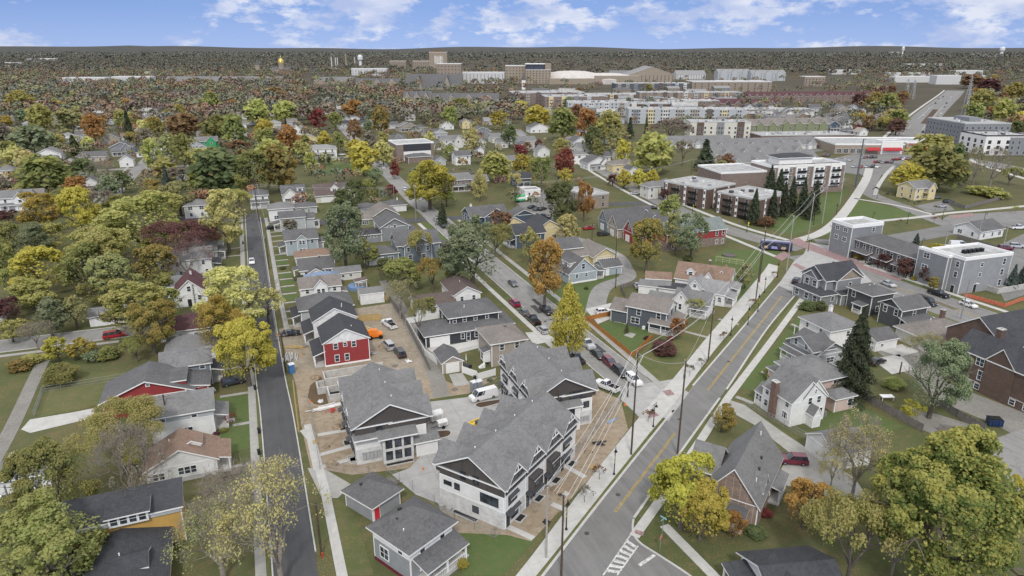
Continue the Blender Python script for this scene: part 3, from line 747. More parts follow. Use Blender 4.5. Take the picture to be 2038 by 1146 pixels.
def offset(pts,d):
    out=[]
    for i,p in enumerate(pts):
        a=pts[max(i-1,0)];b=pts[min(i+1,len(pts)-1)];dx,dy=b[0]-a[0],b[1]-a[1];l=math.hypot(dx,dy) or 1
        out.append((p[0]-dy/l*d,p[1]+dx/l*d))
    return out
def strip(name,pts,w,z,m,th=0,sm=True):
    if sm:pts=smooth(pts)
    k=MB();A=offset(pts,w/2);Bq=offset(pts,-w/2)
    for i in range(len(pts)-1):
        q=[Bq[i],Bq[i+1],A[i+1],A[i]]
        k.poly([(x,y,z) for x,y in q])
        if th:
            k.poly([(*Bq[i],z-th),(*Bq[i+1],z-th),(*Bq[i+1],z),(*Bq[i],z)]);k.poly([(*A[i+1],z-th),(*A[i],z-th),(*A[i],z),(*A[i+1],z)])
    if th:
        for i,s in((0,1),(-1,-1)):
            k.poly([(*A[i],z-th),(*Bq[i],z-th),(*Bq[i],z),(*A[i],z)][::s])
    return st(name,k,[m])
def kerb(pts,w=.3,z=.15): return strip('kerb',pts,w,z,MATS['walk_concrete'],.2)
def dash(pts,w,z,m,name='road_marking',on=0,off=0):
    if not on: return strip(name,pts,w,z,m)
    P_=smooth(pts,10);k=MB();acc=0
    for a,b in zip(P_,P_[1:]):
        l=math.hypot(b[0]-a[0],b[1]-a[1]);acc+=l
        if (acc%(on+off))<on:
            A=offset([a,b],w/2);Bq=offset([a,b],-w/2);k.poly([(*Bq[0],z),(*Bq[1],z),(*A[1],z),(*A[0],z)])
    return st(name,k,[m])
# ground sheet: fine near, coarse to the horizon
gm,nt,N,L,P=newmat('ground');p=geo(N)
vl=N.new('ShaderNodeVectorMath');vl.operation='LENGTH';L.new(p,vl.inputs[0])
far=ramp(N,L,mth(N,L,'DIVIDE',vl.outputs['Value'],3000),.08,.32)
a=mixc(N,L,ramp(N,L,noise(N,L,p,.05,6,.65),.36,.64),(.092,.112,.046),(.128,.128,.066))
a=mixc(N,L,ramp(N,L,noise(N,L,p,.5,6,.75),.5,.72),a,(.185,.14,.082))
a=mixc(N,L,mth(N,L,'MULTIPLY',ramp(N,L,noise(N,L,p,5,4,.8),.3,.7),.4),a,(.03,.033,.016))
lt=mth(N,L,'MULTIPLY',ramp(N,L,noise(N,L,p,4.5,2,.5),.56,.66),ramp(N,L,noise(N,L,p,.1,3),.42,.6));a=mixc(N,L,mth(N,L,'MULTIPLY',lt,.7),a,(.30,.19,.07))
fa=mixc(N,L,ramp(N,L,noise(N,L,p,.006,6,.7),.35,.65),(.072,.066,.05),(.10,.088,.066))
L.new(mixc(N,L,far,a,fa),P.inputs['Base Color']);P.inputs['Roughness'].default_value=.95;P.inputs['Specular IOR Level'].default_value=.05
bump(N,L,P,noise(N,L,p,5,4),.3,.08)
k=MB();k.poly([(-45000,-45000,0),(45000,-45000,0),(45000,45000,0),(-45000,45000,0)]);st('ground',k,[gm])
# --- streets
strip('road',[(-.65,52),(-.7,120),(-1.3,160),(-1.2,305)],5.6,.05,MATS['new_asphalt'],sm=False)
kerb([(-3.55,52),(-3.6,120),(-4.2,160),(-4.1,300)],.22);kerb([(2.25,82),(2.2,120),(1.6,160),(1.7,296)],.22)
strip('sidewalk',[(-5.0,55),(-5.0,140),(-5.7,200),(-5.8,300)],1.4,.1,MATS['old_walk'],.15,sm=False)
strip('sidewalk',[(5.0,55),(5.1,96.),(4.6,112),(3.5,116)],1.4,.1,MATS['walk_concrete'],.15,sm=False)
strip('sidewalk',[(3.9,166),(3.6,200),(3.7,240),(3.9,294)],1.25,.1,MATS['old_walk'],.15,sm=False)
strip('grass_verge',[(-4.05,55),(-4.1,140),(-4.75,200),(-4.8,300)],.6,.03,MATS['lawn'],sm=False)
strip('road',[(69.3,100),(68.9,145),(69,200),(69.5,300),(76,480),(84,700)],8.6,.045,MATS['old_asphalt'],sm=False)
for s in(-1,1): kerb([(69.3+4.4*s,112),(68.9+4.4*s,145),(69+4.4*s,200),(69.4+4.4*s,268)],.22)
strip('sidewalk',[(74.2,106.2),(76.2,144),(76.6,200),(77.2,262)],1.5,.1,MATS['old_walk'],.15,sm=False)
strip('sidewalk',[(61.4,124),(61.2,168),(61.0,205),(60.6,262)],1.4,.1,MATS['walk_concrete'],.15,sm=False)
flat('lawn',[(62.3,141),(64.4,141),(64.4,168.5),(62.3,168.5)],.03,MATS['green_lawn'])
for y0,y1 in((215,226),(229,243),(246,262)): flat('lawn',[(62,y0),(64.4,y0),(64.4,y1),(62,y1)],.03,MATS['green_lawn'])
strip('road',[(-30,308),(40,270),(66,268),(100,262),(135,268),(172,262)],7.5,.04,MATS['new_asphalt'])
strip('road',[(-400,215),(-60,180),(-20,179.5),(-12,179.5)],7.4,.04,MATS['cross_asphalt'],sm=False)
kerb([(-140,184),(-60,184),(-16,183.4)],.25);kerb([(-140,181),(-60,176),(-20,175.6)][1:],.25)
strip('sidewalk',[(-60,173.6),(-34,173.4)],1.3,.08,MATS['old_walk'],.1)
strip('road',[(-63,330),(-62,400),(-60,470),(-58,560)],7,.04,MATS['cross_asphalt'],sm=False)
strip('sidewalk',[(-69,330),(-67.5,400),(-67,470)],1.5,.1,MATS['old_walk'],.1,sm=False)
strip('road',[(-150,452),(-60,452),(60,452)],6.5,.042,MATS['cross_asphalt'],sm=False)
strip('gravel_alley',[(-47,100),(-46.5,130),(-48,160),(-48.4,172)],2.6,.035,MATS['gravel'])
strip('gravel_alley',[(-46.5,106),(-52,112),(-60,112)],3.4,.03,MATS['gravel'])
strip('gravel_alley',[(30.5,119),(32.2,131),(33.3,150),(33.6,176),(34,196)],3.4,.04,MATS['gravel'])
strip('gravel_alley',[(80.6,149),(92,166),(103.5,172),(108,181),(112.3,195),(110,214),(104,232)],5.2,.04,MATS['old_asphalt'])
flat('driveway',PP((1190,645),(1165,615),(1230,600),(1245,622)),.06,MATS['walk_concrete'])
# main road, running off to the north east
MW=PP((1000,1250),(1083,1143),(1188,1007),(1371,778),(1480,650),(1560,555));ME=PP((1215,1250),(1225,1146),(1262,1031),(1460,754.5),(1530,650),(1605,560))
flat('road',MW+ME[::-1],.05,MATS['main_asphalt'])
flat('road',PP((1225,1146),(1262,1031),(1262,1060),(1275,1082),(1310,1105),(1372,1146),(1500,1260),(1200,1260)),.046,MATS['main_asphalt'])
kerb(PP((1000,1250),(1083,1143),(1188,1007),(1330,830),(1338,822)),.4);kerb(PP((1379,768),(1480,650),(1553,563)),.4)
kerb(PP((1262,1031),(1359,894),(1432,793)),.4);kerb(PP((1446,775),(1460,754.5),(1530,650),(1592,577)),.4)
kerb(smooth(PP((1261,1034),(1259,1050),(1262,1066),(1276,1083),(1310,1105),(1372,1146),(1440,1200))),.3)
for d in(-.14,.14):
    yl=offset(PP((1224,1019.5),(1344,862),(1345,861)),d);dash([yl[0],yl[1]],.12,.07,YP)
    yl=offset(PP((1408,777),(1556,590)),d);dash(yl,.12,.07,YP)
dash(PP((1200,1146),(1255,1065)),.2,.078,WP);dash(PP((1228,1146),(1270,1087)),.2,.078,WP)
A0,A1=G(1204,1142),G(1250,1073);B0,B1=G(1231,1144),G(1269,1087)
for i in range(7):
    t=(i+.28)/7;t2=(i+.82)/7;q=[(A0[0]+(A1[0]-A0[0])*t,A0[1]+(A1[1]-A0[1])*t),(B0[0]+(B1[0]-B0[0])*t,B0[1]+(B1[1]-B0[1])*t),(B0[0]+(B1[0]-B0[0])*t2,B0[1]+(B1[1]-B0[1])*t2),(A0[0]+(A1[0]-A0[0])*t2,A0[1]+(A1[1]-A0[1])*t2)]
    flat('road_marking',q,.07,WP)
dash(PP((1272,1126),(1303,1105)),.5,.07,WP)
flat('red_paving',PP((1262,1062),(1265,1055),(1282,1060),(1280,1068)),.125,RP)
# walks beside the main road
flat('sidewalk',PP((1000,1180),(1060,1105),(1180,945),(1285,815),(1335,760),(1400,680),(1520,540),(1530,525),(1548,530),(1546,548),(1420,700),(1345,800),(1290,866),(1235,935),(1100,1106),(1040,1180)),.11,MATS['walk_concrete'],.12)
flat('grass_verge',PP((1120,1100),(1184,1012),(1322,832),(1310,830),(1294,856),(1235,935),(1100,1106),(1040,1180),(1056,1180)),.075,MATS['lawn'],.05)
flat('grass_verge',PP((1390,755),(1545,570),(1536,562),(1432,695),(1362,775),(1370,781)),.075,MATS['lawn'],.05)
flat('concrete_apron',PP((1245,770),(1338,755),(1395,748),(1330,838),(1322,832),(1310,830),(1290,850),(1262,820),(1235,795)),.055,MATS['yard_concrete'])
flat('red_paving',PP((1318,779),(1334,776),(1343,786),(1328,789)),.12,RP);flat('red_paving',PP((1284,820),(1300,817),(1312,828),(1296,832)),.12,RP)
strip('sidewalk',PP((1262,1068),(1304,1010),(1400,868),(1450,790),(1530,685),(1600,590)),1.5,.1,MATS['walk_concrete'],.12,sm=False)
strip('sidewalk',PP((1322,1046),(1420,1146),(1500,1230)),1.5,.1,MATS['walk_concrete'],.12,sm=False)
strip('grass_verge',PP((1275,1030),(1350,915),(1415,825)),.9,.07,MATS['lawn'],.05,sm=False);strip('grass_verge',PP((1470,755),(1540,655),(1592,590)),.9,.07,MATS['lawn'],.05,sm=False)
flat('driveway',PP((1440,812),(1452,796),(1482,806),(1560,862),(1625,905),(1700,950),(1740,1010),(1650,990),(1560,965),(1550,945),(1570,900),(1500,845)),.05,MATS['old_walk'])
# big crossing
flat('concrete_crossing',PP((1548,568),(1580,520),(1600,505),(1610,482),(1655,490),(1690,497),(1700,525),(1735,560),(1680,590),(1628,568),(1616,585),(1604,592)),.055,MATS['yard_concrete'])
flat('red_paving',PP((1592,486),(1606,482),(1728,528),(1800,552),(1790,560),(1700,530),(1600,494)),.075,RP);flat('red_paving',PP((1566,480),(1590,474),(1607,484),(1592,492)),.125,RP)
flat('red_paving',PP((1540,512),(1560,500),(1574,508),(1556,520)),.125,RP);flat('red_paving',PP((1577,527),(1585,524),(1614,539),(1606,544)),.075,RP)
strip('road',[(172.5,172),(171.5,150),(172,120),(173,90),(174,40)],15.5,.045,MATS['wide_asphalt'],sm=False)
for d,o_,f_ in((-.15,0,0),(.15,0,0),(-4,0,0)): dash([(172.3+d,140),(172.6+d,110),(174+d,40)],.14,.07,YP if abs(d)<1 else WP)
strip('sidewalk',[(182,156),(182.6,130),(183.5,100),(185,60)],1.6,.1,MATS['walk_concrete'],.12,sm=False);strip('grass_verge',[(180.6,150),(181,118)],1.2,.06,MATS['green_lawn'],.05,sm=False)
strip('grass_verge',[(163.2,122),(163.5,108)],2.4,.06,MATS['lawn'],.05,sm=False);strip('sidewalk',[(161,126),(161.4,80)],1.4,.1,MATS['walk_concrete'],.12,sm=False)
strip('road',[(177,178),(171.5,196),(169.5,225),(174,262),(186,330),(205,420)],9.5,.044,MATS['wide_asphalt'])
strip('sidewalk',[(161.5,171),(163,200),(163.4,222),(166.5,262),(178,330),(197,420)],1.8,.1,MATS['walk_concrete'],.12)
strip('sidewalk',[(180.5,189),(177.6,212),(179,245),(182.5,272),(193,330),(215,430)],2.2,.1,MATS['walk_concrete'],.12)
dash([(177,178),(171.5,196),(169.5,225),(174,262),(186,330)],.12,.07,YP)
# diagonal going on beyond the crossing: two carriageways and a broad path
strip('road',PP((1622,480),(1660,482),(1700,487),(1740,478),(1840,462),(1960,440),(2060,424)),6.2,.044,MATS['main_asphalt'])
strip('road',PP((1640,505),(1680,503),(1720,495),(1800,480),(1900,462),(2060,440)),5,.042,MATS['main_asphalt'])
strip('sidewalk',PP((1590,478),(1630,465),(1660,445),(1690,410),(1722,360),(1730,335)),4.2,.1,MATS['walk_concrete'],.1)
strip('road',PP((1905,450),(1880,445),(1800,412),(1740,390),(1728,375),(1740,345),(1762,318),(1790,300)),7.5,.043,MATS['wide_asphalt'])
flat('road',PP((1890,428),(1940,425),(2060,418),(2060,440),(1960,448),(1900,450),(1868,440)),.052,MATS['wide_asphalt']);flat('red_paving',PP((1890,429),(1935,424),(1942,429),(1895,435)),.075,RP)
strip('sidewalk',PP((1655,451),(1740,441),(1830,432),(1890,424),(1960,418),(2060,408)),2.4,.1,MATS['walk_concrete'],.1)
strip('sidewalk',PP((1700,395),(1790,410),(1860,428)),1.6,.1,MATS['walk_concrete'],.1)
strip('sidewalk',PP((1742,388),(1748,370),(1765,345),(1780,330)),2.,.1,MATS['walk_concrete'],.1)
strip('road',PP((1800,297),(1765,322),(1742,343)),9,.047,MATS['wide_asphalt'])
# dual carriageway to the horizon
DC=[(318,292),(352,309),(400,345),(480,408),(560,470),(660,548),(800,655),(1000,805),(1250,990)]
DC=PP((1790,300),(1795,292),(1808,272),(1830,247),(1852,225),(1872,207),(1890,192),(1902,180))
strip('road',DC,26,.06,MATS['wide_asphalt']);strip('sidewalk',offset(DC,16),2.5,.1,MATS['walk_concrete'],.1)
dash(offset(DC,5.5),.3,.09,WP,on=6,off=9);dash(offset(DC,-5.5),.3,.09,WP,on=6,off=9)
strip('median_bed',PP((1838,246),(1850,232),(1862,218)),5,.2,MATS['mulch'],.2)
strip('road',PP((1800,300),(1870,310),(1950,322),(2060,345)),16,.055,MATS['wide_asphalt']);strip('sidewalk',PP((1890,300),(1960,330),(2060,362)),3,.1,MATS['walk_concrete'],.1)
flat('parking_lot',PP((1600,330),(1700,305),(1830,300),(1860,318),(1820,345),(1720,350)),.05,MATS['lot_asphalt'])
flat('parking_lot',PP((1480,284),(1500,272),(1620,290),(1640,300),(1600,304)),.05,MATS['lot_asphalt'])
flat('parking_lot',PP((1030,380),(1075,372),(1105,400),(1100,440),(1050,432),(1030,405)),.05,MATS['lot_asphalt'])
flat('parking_lot',PP((1820,410),(1880,398),(1900,418),(1850,424)),.05,MATS['lot_asphalt'])
flat('parking_lot',PP((1940,510),(2060,455),(2060,580),(2000,600),(1970,545)),.043,MATS['lot_asphalt'])
flat('parking_lot',PP((1790,715),(1860,640),(1905,700),(1880,760),(2060,830),(2060,890),(1990,850),(1850,790)),.03,MATS['gravel'])
flat('gravel_yard',PP((1780,830),(1800,805),(1950,850),(1940,880),(1880,875)),.04,MATS['gravel']);flat('road',PP((1960,880),(2060,845),(2060,1000),(2000,960)),.045,MATS['old_asphalt'])
flat('driveway',PP((1735,715),(1790,705),(1820,735),(1775,745)),.05,MATS['walk_concrete']);flat('driveway',PP((1745,695),(1795,685),(1830,700),(1790,710)),.05,MATS['walk_concrete']);strip('gravel_alley',PP((1738,680),(1800,728),(1850,760)),4,.04,MATS['gravel'])
# lawns
flat('lawn',PP((1640,470),(1700,396),(1855,430),(1740,440)),.03,MATS['green_lawn']);flat('lawn',PP((1580,470),(1500,445),(1600,420),(1650,380),(1690,375),(1650,440)),.025,MATS['green_lawn'])
flat('lawn',PP((1560,500),(1535,540),(1480,610),(1440,600),(1400,530),(1440,495)),.03,MATS['green_lawn'])
flat('lawn',PP((1180,650),(1240,630),(1310,660),(1255,710)),.03,MATS['green_lawn']);flat('lawn',PP((1330,780),(1450,640),(1390,640),(1310,670),(1262,712)),.025,MATS['lawn'])
flat('lawn',PP((1590,842),(1700,800),(1800,850),(1700,880)),.03,MATS['green_lawn']);flat('lawn',PP((1470,770),(1600,620),(1620,650),(1540,790)),.03,MATS['green_lawn'])
flat('lawn',PP((920,1146),(905,1060),(1010,1065),(1065,1075),(1000,1146)),.03,MATS['green_lawn']);flat('lawn',PP((655,985),(700,1010),(745,1146),(690,1146)),.03,MATS['lawn'])
flat('lawn',PP((430,790),(497,785),(503,890),(445,905),(430,860)),.03,MATS['green_lawn']);flat('lawn',PP((80,830),(110,740),(330,740),(215,800),(160,815)),.03,MATS['lawn'])
flat('lawn',PP((600,330),(700,320),(770,350),(640,345)),.03,MATS['green_lawn']);flat('lawn',PP((870,500),(1050,560),(1180,640),(1190,560),(1100,600)),.02,MATS['green_lawn'])
flat('lawn',PP((1080,590),(1135,568),(1240,545),(1180,610),(1150,630)),.035,MATS['green_lawn'])
# construction ground
flat('dirt_lot',PP((555,655),(600,640),(700,615),(800,600),(830,660),(872,760),(905,772),(850,792),(700,770),(590,770)),.02,MATS['mud'])
flat('dirt_lot',PP((585,735),(720,735),(850,790),(855,900),(830,930),(700,945),(618,930),(600,850)),.024,MATS['dirt'])
flat('dirt_lot',[(27.5,119),(36,118.5),(44,123),(34,124),(32,128),(28.5,128)],.028,MATS['dirt'])
flat('dirt_lot',PP((1005,1050),(1060,1075),(1180,945),(1250,855),(1235,795),(1180,770),(1150,830)),.028,MATS['dirt']);flat('dirt_lot',PP((870,1000),(905,1060),(1010,1065),(1060,1078),(1020,1040),(900,985)),.031,MATS['dirt'])
flat('concrete_yard',PP((780,945),(815,932),(845,900),(850,860),(855,800),(935,790),(1000,772),(1050,800),(1010,900),(880,1005),(828,985)),.06,MATS['yard_concrete'])
flat('driveway',PP((612,932),(640,930),(700,965),(672,992),(640,990)),.06,MATS['old_walk'])
strip('sidewalk',PP((612,845),(632,935)),1.3,.08,MATS['walk_concrete'],.1,sm=False)
for u0,v0,u1,v1 in((632,866,690,856),(634,906,700,888),(640,930,705,912)): strip('sidewalk',PP((u0,v0),(u1,v1)),1.,.07,MATS['walk_concrete'],.1,sm=False)
for u0,v0,u1,v1 in((1098,1003,1128,1016),(1083,955,1130,985),(1120,925,1165,950),(1010,1048,1062,1072)): strip('sidewalk',PP((u0,v0),(u1,v1)),1.,.07,MATS['walk_concrete'],.1,sm=False)
for k_ in((855,855,905,855,.9),):pass
for pts in (PP((848,868),(856,860),(892,857),(898,862),(890,870),(852,877)),PP((945,808),(952,802),(1000,795),(1006,799),(960,812))):
    flat('planting_island',pts,.1,MATS['mulch'],.1);kerb(pts+[pts[0]],.2,.16)
flat('driveway',PP((880,712),(850,695),(858,680),(962,662),(962,690)),.05,MATS['walk_concrete']);flat('driveway',PP((893,745),(920,742),(935,765),(905,770)),.05,MATS['old_walk'])
flat('driveway',PP((1045,662),(1085,660),(1110,678),(1062,686)),.05,MATS['walk_concrete'])
flat('driveway',PP((42,855),(60,835),(150,820),(190,812),(185,832),(60,862)),.05,MATS['walk_concrete']);flat('driveway',PP((2,932),(20,900),(70,895),(60,915)),.05,MATS['walk_concrete'])
# front walks of the houses east of the new-asphalt street and west of it
for y in(285,280,268.5,262,254.5,247,236,229,222.5,214.5,208,201,194,186.5,179.5,174,169): strip('front_walk',[(4.4,y),(8.3,y)],1.0,.06,MATS['old_walk'],.05,sm=False)
for a,b in((188,193),(195.5,200),(202.5,207),(209.5,214),(224,228.5),(231,235)): flat('lawn',[(4.5,a),(8.2,a),(8.2,b),(4.5,b)],.03,MATS['green_lawn'])
for y,x in((135,-11),(122.3,-8.6),(108,-9.5),(218,-12),(222,-12),(240,-12),(250,-12),(148,-11)): strip('front_walk',[(x,y),(-5.4,y)],.9,.06,MATS['old_walk'],.05,sm=False)
for x0,y0,x1,y1 in((163,72,0,0),):pass
for d in((1345,655,1410,672),(1440,600,1465,612),(1430,635,1478,648),(1515,740,1560,752),(1465,790,1500,803),(1555,690,1590,700),(1575,645,1598,655)):
    strip('front_walk',PP(d[:2],d[2:]),1.,.07,MATS['old_walk'],.06,sm=False)
flat('patio',PP((1222,640),(1240,628),(1270,634),(1255,648)),.05,MATS['walk_concrete'])
flat('patio',PP((1242,668),(1250,661),(1266,665),(1258,673)),.06,MATS['old_walk'])
# repairs and covers in the carriageways
road_m('patch_asphalt',(.07,.07,.072),0,.3,.1)
rgp=random.Random(9)
for i in range(16):
    c,x0,y0,h_=rgp.choice((('n',0,0,0),('m',0,0,0),('w',0,0,0)))[0],0,0,0
    if c=='n':x0,y0=rgp.uniform(-2.6,.4),rgp.uniform(80,290)
    elif c=='m':x0,y0=rgp.uniform(66,71),rgp.uniform(112,290)
    else:x0,y0=rgp.uniform(166,177),rgp.uniform(80,145)
    w_,l_=rgp.uniform(.8,1.8),rgp.uniform(1.5,7);flat('road_patch',[(x0,y0),(x0+w_,y0+rgp.uniform(-.2,.2)),(x0+w_,y0+l_),(x0,y0+l_)],.062,MATS['patch_asphalt'])
for u,v in ((1300,960),(1352,835),(1450,720),(1168,1062),(560,905),(548,700),(1150,735),(1085,640),(1230,985),(1176,900),(1115,985)):
    x,y=G(u,v);k=MB();k.lathe(x,y,[(.36,.05),(.36,.118)],14);st('manhole_cover',k,[plain('cast_iron',(.06,.058,.055),.6)])
# ---------------------------------------------------------------- light, sky, camera
SE_,SA=R(46),R(200);CLOUD_SHIFT=(3.1,1.7,.4)
w=bpy.data.worlds.new('World');SC.world=w;w.use_nodes=True;N=w.node_tree.nodes;L=w.node_tree.links;bg=N['Background']
tc=N.new('ShaderNodeTexCoord');sp=sep(N,L,tc.outputs['Generated'])
# lift the lookup so the band above the horizon takes the deeper blue found higher up
cb=N.new('ShaderNodeCombineXYZ');L.new(sp[0],cb.inputs[0]);L.new(sp[1],cb.inputs[1]);L.new(mth(N,L,'ADD',mth(N,L,'MULTIPLY',mth(N,L,'ABSOLUTE',sp[2]),.9),.42),cb.inputs[2])
nm=N.new('ShaderNodeVectorMath');nm.operation='NORMALIZE';L.new(cb.outputs[0],nm.inputs[0])
sk=N.new('ShaderNodeTexSky');sk.sky_type='NISHITA';sk.sun_disc=False;sk.sun_elevation=SE_;sk.sun_rotation=SA;sk.air_density=1.3;sk.dust_density=.6;sk.ozone_density=1.5
L.new(nm.outputs[0],sk.inputs[0])
blue=mixc(N,L,1.0,sk.outputs[0],(.160,.158,.188),'MULTIPLY')
# cloud banks: flattened noise over the sky directions, closing to a bright deck overhead
c2=N.new('ShaderNodeCombineXYZ');L.new(sp[0],c2.inputs[0]);L.new(sp[1],c2.inputs[1]);L.new(mth(N,L,'MULTIPLY',sp[2],2.6),c2.inputs[2])
n1=N.new('ShaderNodeTexNoise');n1.inputs['Scale'].default_value=7.5;n1.inputs['Detail'].default_value=9;n1.inputs['Roughness'].default_value=.6;n1.inputs['Lacunarity'].default_value=2.2
of=N.new('ShaderNodeVectorMath');of.operation='ADD';of.inputs[1].default_value=CLOUD_SHIFT;L.new(c2.outputs[0],of.inputs[0]);L.new(of.outputs[0],n1.inputs[0])
cov=ramp(N,L,n1.outputs['Fac'],.50,.575)
n2=N.new('ShaderNodeTexNoise');n2.inputs['Scale'].default_value=14;n2.inputs['Detail'].default_value=6;L.new(of.outputs[0],n2.inputs[0])
ccol=mixc(N,L,ramp(N,L,n2.outputs['Fac'],.38,.62),(.47,.56,.82),(.82,.85,.95))
hi=ramp(N,L,sp[2],.09,.42)
cv=mth(N,L,'MAXIMUM',mth(N,L,'MULTIPLY',cov,.88),mth(N,L,'MULTIPLY',hi,.94))
ccol=mixc(N,L,hi,ccol,(1.24,1.25,1.28))
blue=mixc(N,L,ramp(N,L,sp[2],.0,.05,(.45,)*3,(0,)*3),blue,(.50,.60,.86))
tot=mixc(N,L,cv,blue,ccol)
L.new(tot,bg.inputs['Color']);bg.inputs['Strength'].default_value=1.0
sun=bpy.data.lights.new('Sun','SUN');sun.energy=2.1;sun.angle=R(7);sun.color=(1,.965,.91)
so=bpy.data.objects.new('Sun',sun);COL.objects.link(so);so.rotation_euler=(R(90)-SE_,0,R(180)-SA)
cam=bpy.data.cameras.new('Camera');co=bpy.data.objects.new('Camera',cam);COL.objects.link(co)
cam.sensor_width=36;cam.lens=36*F/2038;cam.clip_end=120000;cam.clip_start=.5
co.location=(0,0,H);co.rotation_euler=(math.pi/2-PIT,0,-YAW);SC.camera=co
SC.view_settings.view_transform='Standard';SC.view_settings.look='None';SC.view_settings.exposure=0
SC.render.engine='CYCLES'
try: SC.cycles.max_bounces=5;SC.cycles.diffuse_bounces=3;SC.cycles.glossy_bounces=2;SC.cycles.use_denoising=True
except Exception: pass
# ---------------------------------------------------------------- townhouses on the building site
def well(b,x,y,rz,w=2.6,d=1.1):
    k=MB()
    for q in((-w/2,w/2,-.12,0),(-w/2,w/2,-d,-d+.12),(-w/2,-w/2+.12,-d+.12,-.12),(w/2-.12,w/2,-d+.12,-.12)):k.box(*q,-.2,.22)
    k.box(-w/2+.12,w/2-.12,-d+.12,-.12,-.2,.07,1)
    k.build('window_well',[CONC,plain('well_dark',(.02,.02,.02),.9)],b.r,(x,y,0),rz)
def town(label,short,x,y,rot,n,uw,dep,back=2.5):
    b=B('townhouse_row',label,'townhouses',x,y,rot,None,short,0);Ln=n*uw
    b.blk(0,Ln,0,dep,5.5,'EW',.01,'white',z0=2.9,ov=-1,name='upper_siding',rname='band')
    for o in [c for c in b.r.children if c.name.startswith(('band','gable'))]: bpy.data.objects.remove(o)
    k=MB();k.box(-.06,Ln+.06,-.06,dep+.06,-.3,2.9);k.build('brick_base',[MATS['white_brick']],b.r)
    b.blk(0,Ln,0,dep,7.2,'EW',3.2,'board_batten',z0=5.5,name='attic_wall',ov=.55,trimc=False);b.lb=(0,Ln,0,dep,7.2,0)
    for i in range(n):
        x0,x1=i*uw,(i+1)*uw
        b.blk(x0+.25,x1-.25,-.35,dep*.5,7.1,'NS',2.75,'board_batten',z0=6.0,ov=.32,name='gable_wall',trimc=False,rname='cross_roof')
        b.wins('S',[.5],[7.35],2.7,1.9,trim=DTRIM)
        b.blk(x0+.3,x1-.3,dep*.5,dep+.9,7.0,'NS',back,'board_batten',z0=5.6,ov=.4,name='rear_gable_wall',trimc=False,rname='rear_cross_roof')
        # white truss in the gable
        k=MB();xm=(x0+x1)/2;k.box(xm-1.1,xm+1.1,-.72,-.6,8.62,8.74);k.box(xm-.05,xm+.05,-.72,-.6,8.74,9.6);k.build('gable_truss',[TRIM],b.r)
        b.lb=(x0,x1,0,dep,7.2,0)
        mid=(i%n) in(1,2) and n>3
        if mid:
            k=MB();k.box(x0+1.2,x1-1.3,-.9,0,2.7,5.0);k.build('bay',[MATS['board_batten']],b.r)
            b.lb=(x0+1.2,x1-1.3,-.9,0,5,0);b.win('S',.5,4.0,2,1.3,trim=DTRIM)
        else: b.win('S',.42,4.2,2.2,1.3,trim=DTRIM)
        b.lb=(x0,x1,0,dep,7.2,0)
        for(z,w_,d_,q) in((5.1,2.6,1.05 if mid else .42,.44),(2.7,3.0 if mid else 2.2,1.1 if mid else .5,.54)):
            xx=x0+uw*q;k=MB();k.poly([(xx-w_/2,-d_-.05,z-.42),(xx+w_/2,-d_-.05,z-.42),(xx+w_/2,0,z),(xx-w_/2,0,z)]);k.poly([(xx-w_/2,0,z-.12),(xx+w_/2,0,z-.12),(xx+w_/2,-d_-.05,z-.54),(xx-w_/2,-d_-.05,z-.54)])
            k.poly([(xx-w_/2,-d_-.05,z-.54),(xx+w_/2,-d_-.05,z-.54),(xx+w_/2,-d_-.05,z-.42),(xx-w_/2,-d_-.05,z-.42)],1)
            k.build('awning',[plain('standing_seam',(.05,.052,.056),.4),TRIM],b.r)
        b.lb=(x0,x1,-.06,dep+.06,7.2,0);b.win('S',.5,1.4,1.7,1.2,trim=DTRIM);b.door('S',.16,.95,2.2,DTRIM)
        k=MB();xx=x0+uw*.16;k.poly([(xx-.8,-1.0,2.55),(xx+.8,-1.0,2.55),(xx+.8,0,2.9),(xx-.8,0,2.9)]);k.poly([(xx-.8,0,2.8),(xx+.8,0,2.8),(xx+.8,-1.0,2.45),(xx-.8,-1.0,2.45)]);k.build('door_canopy',[plain('standing_seam',(.05,.052,.056),.4)],b.r)
        well(b,x0+uw*.62,-.06,0,2.0,1.2)
        b.gdoor('N',.4,2.6,2.2,DTRIM);b.win('N',.5,4.2,1.6,1.3,trim=DTRIM)
        b.vent(x0+uw*.45,dep*.5+.9,9.95);b.vent(x0+uw*.3,dep*.42,9.75,False);b.vent(x0+uw*.48,dep*.42,9.75,False)
        k=MB();k.tube((x0+.1,-.5,7.0),(x0+.1,-.12,6.5),.06,n=5);k.tube((x0+.1,-.12,6.5),(x0+.1,-.12,.2),.055,n=5);k.build('downpipe',[TRIM],b.r)
    b.lb=(0,Ln,0,dep,7.2,0);return b
# the big row: street front to the south east
b=town('long row of four white brick townhouses with dark gables facing the main road','the four-gabled white townhouse row',28.3,76.9,36.8,4,5.55,11.6)
b.wins('W',[.42,.62],[6.7],.8,1.15,trim=DTRIM);b.win('W',.22,4.2,3.0,1.35,trim=DTRIM);b.win('W',.72,4.3,.8,.9,trim=DTRIM);b.win('W',.87,4.3,1.3,.55,trim=DTRIM);b.lb=(-.06,22.2,0,11.6,7.2,0);b.win('W',.43,1.6,.95,.95,trim=DTRIM)
well(b,-.06,6.6,-math.pi/2,4.6,1.0)
for i,q in enumerate((9.3,10.7)):
    k=MB();k.lathe(0,0,[(.4,0),(.42,.1),(.42,.75),(.3,.8)],12);k.build('air_conditioner',[plain('ac_grey',(.3,.31,.31),.5)],b.r,(-.9,q,0))
b=town('row of three white townhouses with dark west gables beside the parked white cargo van','the three-gabled townhouse row by the cargo van',42.3,116.2,-90,3,5.65,11.6)
